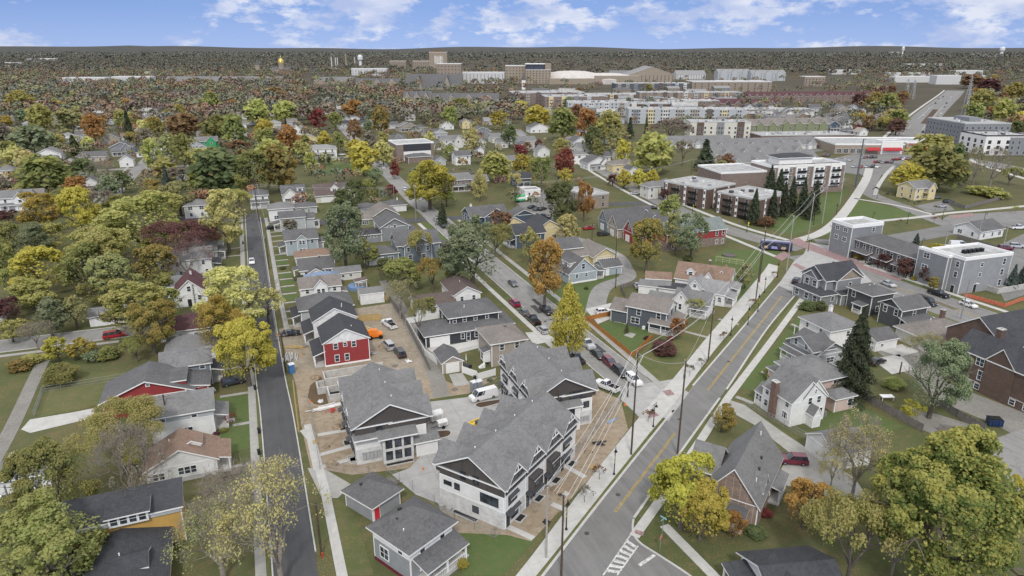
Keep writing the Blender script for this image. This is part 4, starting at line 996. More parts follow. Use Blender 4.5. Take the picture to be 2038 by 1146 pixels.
b.lb=(0,16.95,0,11.6,7.2,0);b.wins('E',[.42],[6.5],1,1,trim=DTRIM);b.win('E',.74,6.6,3,1.3,trim=DTRIM);b.win('E',.9,4.2,1,1.1,trim=DTRIM)
b.blk(16.95,18.2,4.6,8.6,4.9,'shE',.8,'white',z0=0,name='bay_wall');b.win('E',.55,3.7,1.2,1.5,trim=DTRIM)
k=MB()
for i in range(3):k.box(17.02,17.2,9.1+.75*i,9.65+.75*i,.9,1.9)
k.build('electric_meters',[plain('meter_grey',(.34,.35,.36),.5)],b.r)
b=town('row of three white townhouses with a brick bay and meter bank beside open concrete foundations','the brick-bayed townhouse row',11.0,117.3,-90,3,5.4,12.0)
b.lb=(0,16.2,0,12.4,7.2,0);b.win('E',.33,6.1,.95,1.2,trim=DTRIM)
k=MB();k.box(16.2,17.6,4.2,9.4,-.3,5.0);k.build('bay_wall',[MATS['white_brick']],b.r)
b.lb=(16.2,17.6,4.2,9.4,5,0);b.wins('E',[.2,.5,.8],[3.7,1.5],.95,1.4,trim=DTRIM)
p=MB();b.blk(16.2,17.9,3.9,9.7,4.95,'shE',.75,'white',z0=4.9,name='bay_fascia',trimc=False,rname='bay_roof');b.blk(16.2,16.9,.1,4.2,5.0,'shE',.5,'white',z0=4.9,name='ledge',trimc=False,rname='ledge_roof')
b.blk(16.2,17.4,9.9,13.6,2.7,'shE',.7,'white',name='garage_wing');b.lb=(0,16.2,0,12.4,7.2,0)
k=MB()
for i in range(5):k.box(16.27,16.5,1.0+.62*i,1.5+.62*i,.9,2.0)
k.box(16.27,16.4,.9,4.1,2.05,2.2);k.build('electric_meters',[plain('meter_grey',(.34,.35,.36),.5)],b.r)
well(b,17.6,6.8,math.pi/2,4.8,1.1);well(b,14.6,-.06,0,2.0,1.0)
for x_ in(11.6,14.4): b.lb=(0,16.2,-.35,12,7,0)
# ---------------------------------------------------------------- bottom of the picture
b=B('garage','small hip roofed grey garage with a bright red door','garage',10.9,85.5,31,None,'the red-doored garage',0)
b.blk(0,5.4,0,6.2,2.6,'hip',1.9,'mgray','mid',ov=.5);b.door('S',.14,.95,2.05,MATS['red_door']);b.vent(1.6,4.2,3.9,False);b.deck(-.1,2,-2,-.1,.06,MATS['walk_concrete'],'door_slab')
b=B('house','two-storey grey hip roofed house with white upper band and dark red base at bottom','house',13.3,71.2,29,None,'the grey hip-roofed house at the bottom',0)
b.blk(0,7.6,0,7.4,5.2,'hip',3.1,'mgray','mid',ov=.65)
k=MB();k.box(-.03,7.63,-.03,7.43,3.7,5.02);k.build('upper_band',[W('white')],b.r);k=MB();k.box(-.03,7.63,-.03,7.43,-.3,.55);k.build('base',[plain('dark_red_base',(.13,.02,.03),.8)],b.r)
b.lb=(-.03,7.63,-.03,7.43,5.2,0);b.win('W',.7,2.2,1.6,1.7);b.win('W',.25,4.4,.8,1.0);b.wins('S',[.28,.75],[4.4],.8,1.2);b.win('S',.3,1.9,1.2,1.4)
b.porch(.6,7.8,-2.6,0,2.8,'S',.95,'mid',.6);b.vent(1.2,2.4,6.4);b.vent(2.0,4.4,7.0,False);b.vent(3.2,5.4,7.4,False)
k=MB()
for i in range(3):k.box(7.8+.3*i,8.1+.3*i,-2.1,-.8,0,.5-.15*i)
k.build('steps',[CONC],b.r)
# yellow house lower left
b=B('house','ochre walled house with dark roofs and a four-pane clerestory at bottom left','house',-28.6,79.5,2,None,'the ochre clerestory house',0)
b.blk(0,14.4,11.2,15.6,5.6,'shS',1.6,'ochre','dark',ov=.35,hi=.4)
k=MB();k.box(-.1,14.5,11.0,11.15,5.0,5.62);k.build('fascia_band',[W('lgray')],b.r)
k=MB();k.box(5.6,10.4,10.5,12.4,5.1,6.9);k.build('clerestory_wall',[TRIM],b.r);b.lb=(5.6,10.4,10.5,12.4,6.9,0);b.wins('S',[.14,.38,.62,.86],[6.0],.85,1.2)
k=MB();k.poly([(5.2,9.9,6.95),(10.8,9.9,6.95),(10.8,13.4,7.35),(5.2,13.4,7.35)]);k.poly([(5.2,9.9,6.75),(10.8,9.9,6.75),(10.8,9.9,6.95),(5.2,9.9,6.95)],1);k.poly([(5.2,13.4,7.1),(10.8,13.4,7.1),(10.8,9.9,6.75),(5.2,9.9,6.75)],1);k.poly([(10.8,9.9,6.75),(10.8,13.4,7.1),(10.8,13.4,7.35),(10.8,9.9,6.95)],1);k.build('clerestory_roof',[RF('dark'),TRIM],b.r)
b.blk(.9,12.6,-6,11.1,2.6,'NS',1.5,'ochre','dark',ov=.45);b.dorm(10.4,4.6,'E',3.6,1.0,3.4,2.5,.9,'ochre','dark',False);b.vent(7.2,5.2,4.3);b.vent(4.2,14.6,6.5);b.vent(9.3,14.8,6.5)
b.dorm(2.4,-1.5,'S',2.6,.9,3,2.6,.8,'ochre','dark',False);b.dorm(9,-3,'S',2.4,.9,3,2.6,.8,'ochre','dark',False)
# ---------------------------------------------------------------- west side of the dark street
b=B('house','low white house with brown roof and brown shed dormer behind the bare tree','house',-21,106.6,1,None,'the brown-roofed low white house',0)
b.blk(0,10.3,0,6.4,3.1,'NS',2.7,'white','brown',ov=.5);b.wins('S',[.48,.57,.66],[1.9],.75,1.2);b.wins('S',[.12,.2],[1.6],.8,1.1)
k=MB();k.box(-.05,10.35,-.06,-.02,-.2,.75);k.build('foundation',[CONC],b.r)
b.dorm(6.9,2.2,'S',2.6,.8,3.2,4.2,.7,'white','brown',False);b.porch(10.3,12.3,.3,5.8,2.5,'E',.6,'brown',.5);b.vent(3.4,4.6,5.0)
b=B('house','white two-storey house with grey siding band and grey roof beside yellow-green tree','house',-21.6,120.4,0,None,'the white house with grey siding band',0)
b.blk(0,10.2,0,6.6,5.3,'EW',2.2,'white','gray',ov=.5)
k=MB();k.box(-.03,10.23,-.03,6.63,3.85,5.28);k.build('upper_band',[W('lgray')],b.r)
k=MB();k.box(-.06,10.26,-.06,6.66,3.72,3.85);k.build('belt_board',[TRIM],b.r)
b.lb=(-.03,10.23,-.03,6.63,5.3,0);b.win('S',.7,4.55,.85,.95);b.win('S',.2,4.55,.85,.95);b.wins('S',[.52,.6],[1.6],.85,1.25);b.wins('E',[.3,.7],[4.5],.8,1)
b.porch(10.2,12.4,1.4,6.2,2.6,'E',.75,'gray',.5);b.vent(6,4.3,7.3);k=MB();k.box(12.4,13.4,3.2,4.4,0,.25);k.build('steps',[CONC],b.r)
b=B('house','barn-red gabled house with three stacked dormers on its grey roof','house',-31,133.0,0,None,'the barn-red gabled house',0)
b.blk(0,15.5,0,8.6,3.6,'NS',3.1,'red','mid',ov=.55);b.win('S',.52,5.9,.5,.5);b.blk(15.5,18.2,1.6,7.6,3.2,'shE',.6,'red','mid',name='wing_wall')
for i in range(3): b.dorm(12.6,1.2+1.9*i,'S',3.6,.85,1.9,4.3,.12,'red','mid',False,shed=True)
b.deck(-1.2,.5,-1.6,.6,.5,CONC,'stoop')
b=B('house','blue-grey two-storey house with pale roof behind the golden street tree','house',-21.4,141.6,0,None,'the blue-grey two-storey house',0)
b.blk(0,9,0,6.2,5.2,'EW',2.0,'blue','gray',ov=.5);b.win('S',.32,4.2,.9,1);b.win('S',.56,3.3,.9,1.2);b.win('S',.83,4.4,.9,1.1);b.win('S',.84,1.9,1,1);b.win('S',.1,4.2,.9,.8)
b.porch(9,11.2,.6,5.4,2.6,'E',.7,'dark',.5,postm=plain('brown_post',(.16,.09,.05)));b.vent(3.5,2.2,6.1,False);b.vent(5,2.4,6.1,False)
b=B('house','low white hip roofed house touching the maroon roofed house','house',-21.8,154.6,0,None,'the low white hip-roofed house',0)
b.blk(0,10,0,8.4,3.1,'hip',2.0,'white','gray',ov=.6);b.win('S',.75,2.0,.9,1);b.win('S',.3,2,.9,1);b.vent(5.5,4,4.7)
b=B('house','white house with dark maroon hip roof under the pale gold tree','house',-21.5,167.0,0,None,'the maroon hip-roofed house',1)
b.blk(0,10,0,9,3.2,'hip',2.6,'white','maroon',ov=.6);b.auto('SE');b.blk(-3,0,2,7,2.6,'EW',1.4,'white','mid',name='wing_wall')
b=B('house','white gable-fronted house with maroon roof and ladder of dark windows','house',-23,193.0,0,None,'the white gable house with maroon roof',0)
b.blk(0,8,0,11,3.8,'NS',3.6,'white','maroon',ov=.4);b.win('S',.48,5.0,.85,1.4);b.win('S',.18,2.2,.8,1);b.win('S',.78,2.3,.9,1.3);b.door('S',.45,1,2.1,DTRIM);b.blk(-2.6,8.6,9.5,14,3.4,'EW',2.0,'white','gray',name='rear_wall')
k=MB();k.tube((4.9,-.1,0),(4.9,-.1,6.2),.05,n=4)
for i in range(12):k.box(4.6,5.2,-.12,-.06,.4+.5*i,.48+.5*i)
k.build('trellis',[DTRIM],b.r);b.chim(4.3,6,6.3,7.9,.5,.5,TRIM)
b=B('house','tall white house with dark porch behind bare maroon tree','house',-29,220.5,0,None,'the tall white dark-porched house',1)
b.blk(0,14.5,0,9,5.6,'EW',2.4,'white','gray');b.wins('S',[.35,.62,.85],[4.3],.8,1.2);b.wins('S',[.4,.66,.9],[1.5],.8,1.2);b.porch(14.5,17,2,8,2.7,'E',.7,'dark',.5,postm=DTRIM)
b=B('house','white house with grey roof next north of the tall white house','house',-23,236,0,None,None,1);b.blk(0,9.5,0,9,3.4,'EW',2.2,'white','gray');b.porch(9.5,12,1,8,2.5,'E',.6,'gray',.5);b.auto('SE')
b=B('house','low house with dull maroon roof behind the bare maroon tree','house',-24,250,0,None,'the low house with dull maroon roof',1);b.blk(0,10,0,9.5,3.4,'EW',2.4,'white','maroon');b.porch(10,12.2,1,8,2.5,'E',.6,'gray',.5);b.auto('SE')
b=B('house','small white hip roofed house peeping out left of the tall pale gold tree','house',-27,304,0,None,None,1);b.blk(0,9,0,9,5.2,'hip',2,'white','gray');b.auto('SE')
b=B('garage','long grey roofed garage by the alley at the left edge','garage',-44,112.8,0,None,'the alley garage',1);b.blk(0,8.4,0,5.6,2.6,'EW',1.3,'white','gray');b.gdoor('W',.5,2.6);b.door('S',.8)
b=B('garage','small white garage half hidden by lime tree in the left woods','garage',-42,186,0,None,'the half-hidden white garage',1);b.blk(0,7.5,0,5.5,2.7,'EW',1.2,'white','gray');b.gdoor('S',.35);b.win('S',.8,1.5)
b=B('garage','small dark hip roofed house with white satellite dish near left edge','house',-72,196,6,None,'the dark-roofed hip house at the left edge',1);b.blk(0,9,0,8,3,'hip',2.4,'white','mid');b.auto('SE')
b=B('shed','brown wooden shed in the shade of the left woods','shed',-56,243,0,None,'the brown wooden shed',1);b.blk(0,7,0,5,3,'EW',1.6,'tan','dbrown');b.door('S',.4)
# ---------------------------------------------------------------- building-site houses
b=B('house','new barn-red house with white housewrap gable and dark roof','house',10.4,141.4,0,None,'the new red house',0)
b.blk(0,9.8,0,9.6,5.6,'NS',2.7,'red','dark',ov=.35,gab='housewrap')
for o in b.r.children:
    if o.name.startswith('gable'): o['label']='white housewrap covered gable'
b.wins('S',[.26,.66],[4.6],.85,1.3);b.win('S',.47,4.75,.7,.85);b.wins('S',[.27,.49],[1.7],.85,1.5);b.auto('E')
b.porch(-2.2,0,.2,8.6,2.7,'W',.9,'dark',.6);b.vent(6.6,3,7.4)
k=MB();k.box(-.05,9.85,-.06,-.02,-.2,.4);k.build('base_board',[TRIM],b.r)
b=B('house','unfinished house with white wrapped gable behind the new red house','house',9.6,154.8,0,None,'the unfinished white-wrapped house',0)
b.blk(0,10,0,8.4,5.7,'NS',2.7,'housewrap','dark',ov=.35);b.auto('E');b.porch(-2.3,0,.2,8,2.7,'W',.9,'dark',.6);b.vent(7,2.6,7.6);b.vent(7.3,4.6,7.4)
b=B('house','house with slate-coloured hip roof behind the white-wrapped house','house',7.6,166.2,0,None,None,1)
b.blk(0,12.6,0,9,4.6,'hip',2.6,'lgray','slate_r' if 'slate_r' in ROOF else 'mid',ov=.6);b.auto('EW');b.porch(-2,0,1,8,2.6,'W',.7,'dark',.5)
b=B('house','white two-storey house with central gabled dormer beside the striped lawns','house',8.9,181.0,0,None,'the white house with central gable',0)
b.blk(0,10.4,0,5.6,5.5,'EW',2.0,'white','taupe',ov=.5);b.blk(3.4,6.9,-.9,2.6,5.7,'NS',1.9,'white','taupe',ov=.35,name='bay_wall');b.wins('S',[.33,.67],[4.4,1.6],.8,1.3);b.lb=(0,10.4,0,5.6,5.5,0);b.wins('S',[.16,.85],[4.5],.8,1.3);b.wins('W',[.5],[4.4,1.6])
b.porch(10.4,12.2,1.4,4.8,2.6,'E',.6,'taupe',.5)
b=B('house','grey bungalow with small white porch beside the blue tarped roof','house',10.6,205.9,0,None,'the grey bungalow with small porch',1)
b.blk(0,9.8,0,7,2.9,'EW',2.2,'white','mid',ov=.5);b.auto('SW');b.porch(-1.8,0,1.6,5,2.4,'W',.5,'mid',.4)
b.chim(6.2,3.6,4.6,5.9,.5,.5);b.blk(2.2,6.4,-2.6,.2,2.5,'NS',1.2,'white','mid',name='wing_wall')
b=B('house','low garage with a bright blue tarp roof behind the white gabled house','garage',11.5,194.4,0,None,'the blue-tarped garage',1);b.blk(0,9.4,0,6,2.7,'hip',1.8,'white','bluet',ov=.5);b.dorm(4,-.3,'S',2,.5,3,2.4,.9,'white','bluet',False)
b=B('house','low white house with weathered brown hip roof','house',10.4,219.4,0,None,'the weathered brown hip roof',1);b.blk(0,12,0,6.4,3,'hip',1.7,'white','brown',ov=.5);b.auto('SW')
b=B('garage','grey roofed old garage with white wall and stacked junk in front','garage',20.2,200.6,0,None,'the old grey-roofed garage',1);b.blk(0,7.6,0,4.4,2.4,'EW',1.1,'offwhite','gray',ov=.35);b.wins('S',[.3,.6],[1.4],.8,.8)
b=B('shed','small grey weathered shed beside green back lawn','shed',24.6,190.0,0,None,None,1);b.blk(0,3.2,0,2.6,2.4,'shW',.4,'grey_wood','dbrown',ov=.2);b.door('S',.4,mat=MATS['grey_wood'])
b=B('shed','plain white flat-sided garage beside the bright timber fences','garage',24.0,177.4,0,None,'the plain white garage by timber fences',1);b.blk(0,6.4,0,5,2.9,'EW',.9,'white','gray',ov=.15);b.door('W',.3)
b=B('house','pale blue house with small gabled bay and porch','house',8.3,233.4,0,None,'the pale blue house with gabled bay',1)
b.blk(0,10.4,0,9.4,5.4,'EW',2.2,'lblue','mid',ov=.5);b.blk(3.6,6.8,-.8,2.4,5.6,'NS',1.4,'lblue','mid',ov=.3,name='bay_wall');b.wins('S',[.34,.66],[4.4,1.6],.8,1.3);b.lb=(0,10.4,0,9.4,5.4,0);b.wins('S',[.17,.83],[4.4],.9,1.3);b.wins('W',[.3,.7],[4.2,1.6]);b.porch(-2.2,0,2.4,7.6,2.5,'W',.6,'mid',.4);b.blk(10.4,12.6,4,8,3,'EW',1,'white','mid',name='wing_wall')
b=B('house','light grey two-storey house with rear white porch arch','house',8.4,268.0,0,None,'the light grey house with porch arch',1)
b.blk(0,9.2,0,7.4,5.2,'EW',1.7,'lgray','mid',ov=.45);b.win('S',.55,3.9,.8,1.2);b.wins('W',[.4],[3.9,1.5]);b.porch(-2.3,0,.6,5.6,2.6,'W',.7,'mid',.5);b.blk(9.2,12.6,1,7,4.2,'EW',1.4,'lgray','mid',name='wing_wall');b.porch(12.6,14.4,.4,3,3.2,'E',.1,'mid',.6,rs='NS')
b=B('house','white two-storey hip roofed house with dark shrub on its corner','house',5.2,286.6,0,None,'the white hip house with dark shrub',1);b.blk(0,9.4,0,8.6,5,'hip',2.0,'white','gray',ov=.6);b.auto('SW')
b=B('garage','grey hip roofed garage beside short green lawn','garage',16.4,296,0,None,None,1);b.blk(0,8.2,0,7.4,2.8,'hip',1.6,'lgray','mid',ov=.5);b.door('S',.6);b.win('S',.3,1.5)
b=B('house','white craftsman house with big front gable bracket and shed dormer','house',12.4,320.6,0,None,'the white craftsman house',1)
b.blk(0,9.8,0,9,4.4,'EW',2.9,'white','mid',ov=.6);b.blk(.4,6,-1.6,4,4.2,'NS',2.5,'white','mid',ov=.5,name='front_gable_wall');b.dorm(7.8,.9,'S',2.8,1.3,2.6,5.0,.4,'white','mid',True,True);b.wins('S',[.5],[.6],.8,.8)
b.lb=(0.4,6,-1.6,4,4.2,0);b.wins('S',[.3],[1.7],2.4,1.4);b.lb=(0,9.8,-.1,9,4.4,0);b.win('S',.82,1.7,1.8,1.4);b.door('S',.6,1.1,2.2,DTRIM)
b=B('house','white two-storey house with porch at the far end of the dark street','house',-1.2,314.5,0,None,'the street-end porch house',1);b.blk(0,7.2,0,9,5.6,'hip',2,'white','mid',ov=.6);b.wins('S',[.3,.7],[4.3],.8,1.2);b.porch(-.2,7.4,-2.2,0,2.9,'S',.8,'mid',.5)
b=B('house','broad house with plum-brown roof and white dormer over its cream garage','house',26.5,316,0,None,'the plum-brown roof with white dormer',1)
b.blk(0,17,0,12,3.4,'EW',4.0,'cream','dbrown',ov=.6);b.dorm(8.5,1.6,'S',3.4,1.6,4,4.4,1.5,'white','dbrown');b.blk(9.5,17.5,-1.5,6,4.2,'NS',3.4,'cream','mid',ov=.5,name='gable_wing_wall');b.lb=(0,17,0,12,3.4,0);b.gdoor('S',.28,5,2.4);b.blk(9,11,6,10,6.6,'NS',1,'white','mid',z0=5.4,name='cupola_wall');b.win('S',.5,6,.9,.7)
# ---------------------------------------------------------------- between the alley and the middle street
b=B('house','tan two-storey house with white back stair behind the townhouses','house',44.5,128.3,0,None,'the tan two-storey house',0)
b.blk(0,8,0,9.2,5.5,'hip',2.0,'tan','taupe',ov=.55);b.wins('S',[.3,.74],[4.4],.9,1.3);b.win('S',.3,1.8,.9,1.3);b.wins('E',[.3,.7],[4.4],.8,1.2);b.vent(4,4.6,7.2,False);b.vent(4.8,4.6,7.2,False)
b.blk(-1.5,0,1.0,3.2,3.2,'shW',.5,'white','mid',z0=.9,name='entry_wall',ov=.25);b.win('W',.5,2.2,1.2,1.5)
k=MB()
for i in range(5):k.box(-1.7-.28*i,-1.45-.28*i,.2,1.0,0,.95-.18*i)
k.build('back_stair',[MATS['vinyl']],b.r)
b=B('garage','small tan gabled garage with white door beside white vinyl fence','garage',33.5,128.8,0,None,'the small tan garage',0)
b.blk(0,4.5,0,6.6,2.5,'NS',1.3,'tan','mid',ov=.3);b.gdoor('S',.5,2.7,2.1)
b=B('house','long charcoal house with two-storey hip block and white garage door','house',33.5,143.3,0,None,'the long charcoal house',0)
b.blk(0,20,0,8.6,2.9,'hip',1.9,'charcoal','mid',ov=.5);b.gdoor('S',.17,4.6,2.3);b.wins('S',[.45,.62,.72],[1.7],.75,1.3);b.win('S',.52,1.4,.8,2)
b.blk(6.6,19,2.6,12,5.6,'hip',2.1,'charcoal','mid',ov=.6,z0=2.5);b.wins('S',[.1,.3,.52,.76],[4.8],.75,1.15);b.auto('W');b.vent(11,5,7.1)
k=MB();k.box(20,21.6,.2,8,-.1,.4);k.build('porch_floor',[CONC],b.r)
for i in range(5):
    k=MB();k.box(20.6,20.8,.4+1.75*i,.6+1.75*i,.4,3);k.build('porch_post',[TRIM],b.r)
b.blk(20,21.8,0,8.4,3.1,'shE',.1,'white','mid',z0=2.95,name='porch_beam',trimc=False,rname='porch_roof')
b=B('house','white house with brown roof and low brown wing behind the charcoal house','house',46.6,164.5,0,None,'the white house with brown roof and wing',0)
b.blk(0,7.4,0,12,4.2,'NS',2.0,'white','dbrown',ov=.4);b.wins('S',[.3,.75],[3.0],.8,1.2);b.wins('W',[.2],[3.1]);b.blk(-10.4,0,-1.2,6,2.6,'EW',1.9,'white','dbrown',name='wing_wall');b.win('S',.7,1.5);b.vent(3.2,5,6)
b=B('house','large grey craftsman house with stacked white gables behind mixed autumn trees','house',42,213.5,0,None,'the large grey craftsman house',1)
b.blk(0,14,0,10,5.5,'EW',3.0,'blue','mid',ov=.6);b.blk(1.8,11,-1.6,5,5.6,'NS',2.6,'blue','mid',ov=.6,name='front_gable_wall',gab='gray');b.wins('S',[.15,.5,.85],[4.2],.9,1.4);b.wins('S',[.2,.7],[1.6],1.2,1.5)
b.blk(-10.4,0,-1,7,3.4,'hip',1.8,'blue','mid',name='garage_wing');b.gdoor('S',.3,4.6,2.4);b.win('S',.75,1.8,1.6,1.2);b.blk(14,18.5,-1.5,8,3,'hip',1.4,'blue','mid',name='porch_wing');b.wins('S',[.3,.7],[1.7],1.4,1.3)
b=B('house','slate grey house with tall south gable and flat dark garage wing','house',41.6,240.0,0,None,'the slate grey tall-gabled house',1)
b.blk(0,10,0,13,5.4,'NS',2.8,'gray','mid',ov=.6);b.win('S',.3,5.4,.7,.8);b.win('S',.5,5.3,1,1);b.auto('W');b.blk(-11,0,0,8,3,'hip',1.2,'gray','dark',name='garage_wing');b.wins('S',[.6,.8],[2.2],1,.6);b.blk(10,13,-3,9,3,'shE',.8,'gray','mid',name='porch_wing')
b=B('house','sage green gabled house with a small square attic window','house',43,262,0,None,'the sage green house',1)
b.blk(0,9.5,0,12,4.6,'NS',2.7,'green','taupe',ov=.6);b.win('S',.5,5.4,.7,.7);b.auto('W');b.blk(-5.5,0,1,9,3.4,'EW',2,'green','taupe',name='wing_wall');b.wins('S',[.4],[2.0],2.4,1.2);b.blk(-13,-5.5,1,8,2.7,'hip',1.2,'green','dark',name='garage_wing')
b=B('garage','white hip roofed double garage behind grey-green tall tree','garage',40,284,0,None,None,1);b.blk(0,8.4,0,8,2.8,'hip',1.8,'white','mid');b.gdoor('S',.4,4.4)
b=B('garage','white garage with broad grey roof at the cross street corner','garage',52,286,0,None,None,1);b.blk(0,9,0,8,2.8,'hip',1.8,'white','mid');b.gdoor('E',.5,4.4);b.chim(6,4,4,5.2,.5,.5,TRIM)
# ---------------------------------------------------------------- east of the middle street
b=B('house','light grey gabled cottage with two round bushes by its corner','house',84.4,172.8,4,None,'the light grey cottage with round bushes',0)
b.blk(0,9.6,0,10,3.2,'NS',4.1,'lblue','mid',ov=.4);b.win('S',.5,5.0,1,1.5);b.wins('S',[.28,.62],[2.2],.8,1.1);b.dorm(1.2,4.2,'W',5,1.5,2.6,4.2,.3,'white','mid',True,True);b.porch(9.6,12.4,.4,4,2.4,'E',.5,'mid',.4);k=MB();k.box(-.05,9.65,-.06,-.02,-.2,.5);k.build('base_board',[TRIM],b.r)
b=B('garage','pale yellow two-car garage with a row of small panes above its doors','garage',99.2,185.6,0,None,'the pale yellow two-car garage',0)
b.blk(0,8.2,0,12,3.3,'NS',2.4,'yellow','taupe',ov=.5);b.gdoor('S',.5,6.2,2.5);b.blk(-6.5,0,3,11,3.2,'EW',2.2,'yellow','taupe',name='wing_wall')
k=MB()
for i in range(8):k.box(1.3+.74*i,1.75+.74*i,-.12,-.07,2.05,2.35)
k.build('door_panes',[GL],b.r)
b=B('garage','small grey garage with single white side door','garage',97.8,176.0,4,None,'the small grey garage with side door',0);b.blk(0,6.4,0,5.6,2.6,'EW',1.5,'lblue','mid',ov=.35);b.door('S',.2,1,2.05,MATS['vinyl'])
b=B('house','pale yellow house with grey roof and triple window left of the yellow garage','house',89,191,0,None,None,1);b.blk(0,8.6,0,9,5.4,'EW',2.2,'yellow','mid',ov=.5);b.wins('S',[.72],[4.2],2.4,1.3);b.auto('W')
b=B('house','yellow gabled house with grey roof nearest the rust tree','house',84,229,0,None,'the yellow gabled house',1);b.blk(0,9,0,11,5,'NS',2.6,'yellow','mid',ov=.5);b.auto('SW')
b=B('house','yellow house with dark gabled roof behind the pale yellow round tree','house',94,219.5,0,None,'the dark-roofed yellow house',1);b.blk(0,9.5,0,11,5,'NS',2.6,'yellow','dark',ov=.5);b.auto('SW')
b=B('house','dark slate house with white windows half hidden by yellow-green tree','house',83.6,214,0,None,'the half-hidden dark slate house',1);b.blk(0,11,0,9,5,'EW',2.6,'navy','dark',ov=.5);b.wins('S',[.3,.8],[3.9],1,1.4);b.porch(-2,0,1,8,2.6,'W',.7,'dark',.5)
b=B('house','dark blue craftsman house with broad white-edged gable and brick lawn','house',77.8,247,0,None,'the dark blue craftsman house',1)
b.blk(0,15,0,11,4.4,'EW',2.8,'navy','mid',ov=.6);b.blk(5,14.5,-2,6,4.6,'NS',2.9,'navy','mid',ov=.6,name='front_gable_wall');b.wins('S',[.42,.55],[5.4],.7,.7);b.lb=(0,15,0,11,4.4,0);b.wins('W',[.2,.5,.8],[2.6],1,1.6);b.chim(2.2,7,6,7.9,.8,.6,TRIM)
b=B('garage','small dark blue garage behind the dark blue craftsman house','garage',97,250,0,None,None,1);b.blk(0,8.5,0,7,2.8,'NS',1.9,'navy','mid',ov=.5)
# three long barn-like houses between the lane and the curved street
for nm,lb,x,y,c,sh,w in(('house','blue-grey barn-like house with tall west gable and white rakes',124.5,223,'blue','the blue-grey barn-like house',20),('house','greige barn-like house with tall west gable between blue and red ones',123.6,213.6,'tan','the greige barn-like house',19),('house','dark red barn-like house with narrow west gable and white garage door',125,204.6,'red','the dark red barn-like house',17)):
    b=B(nm,lb,'house',x,y,0,None,sh,1);b.blk(0,w,0,7,3.8,'EW',4.1,c,'mid',ov=.45);b.win('W',.5,5.4,.9,1.5);b.gdoor('W',.6,2.6,2.3);b.blk(w-9,w-1,-2,5,4.6,'NS',3.4,c,'mid',ov=.45,name='cross_wall');b.wins('S',[.5],[3.4],1,1.5);b.lb=(0,w,0,7,3.8,0);b.wins('S',[.2,.4],[2],.9,1.3)
b=B('house','long red brick building with weathered green-grey roof at the crossing','building',131,192.6,0,None,'the long red brick building',1)
b.blk(0,24.5,0,9.5,5.9,'EW',3.0,'red','green',ov=.45)
k=MB();k.box(-.05,24.55,-.05,9.55,-.3,3);k.build('brick_base',[MATS['rose_brick']],b.r);b.wins('S',[.08,.2,.84,.95],[4.5],.9,1.7);b.wins('S',[.1,.85,.95],[1.4],.9,1.5);b.wins('E',[.3,.7],[4.5,1.5])
k=MB();k.box(-.2,24.7,-.25,-.05,5.5,5.8);k.build('cornice',[TRIM],b.r)
# houses facing the main road
b=B('house','dark grey house with white porch and large picture window beside orange fence','house',84.4,139.0,-52,None,'the dark grey house by the orange fence',0)
b.blk(0,10.2,0,7.6,5.3,'EW',2.1,'slate','taupe',ov=.45,gab='white');b.wins('S',[.3,.8],[4.1],1,1.5);b.win('S',.22,1.7,2.1,1.5);b.wins('E',[.3,.7],[4.1],.9,1.4)
b.blk(-4.6,0,.6,7,3.4,'EW',1.9,'slate','taupe',name='garage_wing');b.porch(6.4,12.6,-1.8,0,2.5,'S',.7,'taupe',.5);b.porch(10.2,12.7,.3,7.6,2.5,'E',.8,'taupe',.5)
k=MB();k.box(4.4,5.1,-.7,-.1,0,.8);k.build('air_conditioner',[MATS['vinyl']],b.r)
b=B('house','white gabled house with grey roof between dark grey house and black lean-to','house',*G(1339,595,3.4),-50,None,'the white gabled house with grey roof',0)
b.blk(.4,9.6,0,5.8,3.3,'EW',2.4,'white','gray',ov=.35);b.blk(0,4.8,-.9,5,3.4,'NS',2.8,'white','gray',ov=.35,name='front_gable_wall');b.win('S',.5,4.6,.5,.6);b.win('S',.48,2.0,.7,1.5);b.lb=(.4,9.6,0,5.8,3.3,0);b.win('S',.8,1.8,.9,1.3)
b.blk(-6.6,0,-.4,5.4,2.5,'EW',1.3,'white','gray',name='wing_wall');b.porch(5.2,9.4,-2,0,2.3,'S',.5,'gray',.4);b.chim(7,3.2,4.6,6.2,.5,.5)
b=B('house','white house with pale grey shingles and black flat lean-to roof','house',*G(1365,573,3.6),-50,None,'the white house with black lean-to',0)
b.blk(.4,10.6,0,5.8,3.5,'EW',2.6,'white','lgr',ov=.35);b.blk(0,5.2,-1,5.2,3.6,'NS',3.0,'white','lgr',ov=.35,name='front_gable_wall');b.win('S',.5,5.0,.8,.9);b.win('S',.5,2.2,.8,1.6);b.lb=(.4,10.6,0,5.8,3.5,0);b.wins('S',[.65,.88],[1.8],.9,1.3)
b.blk(-7.4,0,-.5,4.6,2.6,'shW',.3,'white','dark',name='lean_to_wall');b.porch(10.6,13,.2,5.2,2.4,'E',.6,'lgr',.4)
b=B('garage','long low white garage beside the grassy fenced yard','garage',99.6,158.6,-40,None,'the long low white garage',0);b.blk(0,8.6,0,5,2.4,'EW',1.0,'white','gray',ov=.25);b.door('E',.5)
b=B('garage','white garage with brown roof behind the long low white garage','garage',104.6,163,-32,None,None,0);b.blk(0,7.2,0,5.2,2.5,'EW',1.3,'white','brown',ov=.3);b.wins('E',[.6],[1.5],.8,.8);b.gdoor('E',.3,2)
b=B('house','white house with wide brown roof, cross gables and tiny dormer','house',110.6,157.0,-47,None,'the white house with wide brown roof',0)
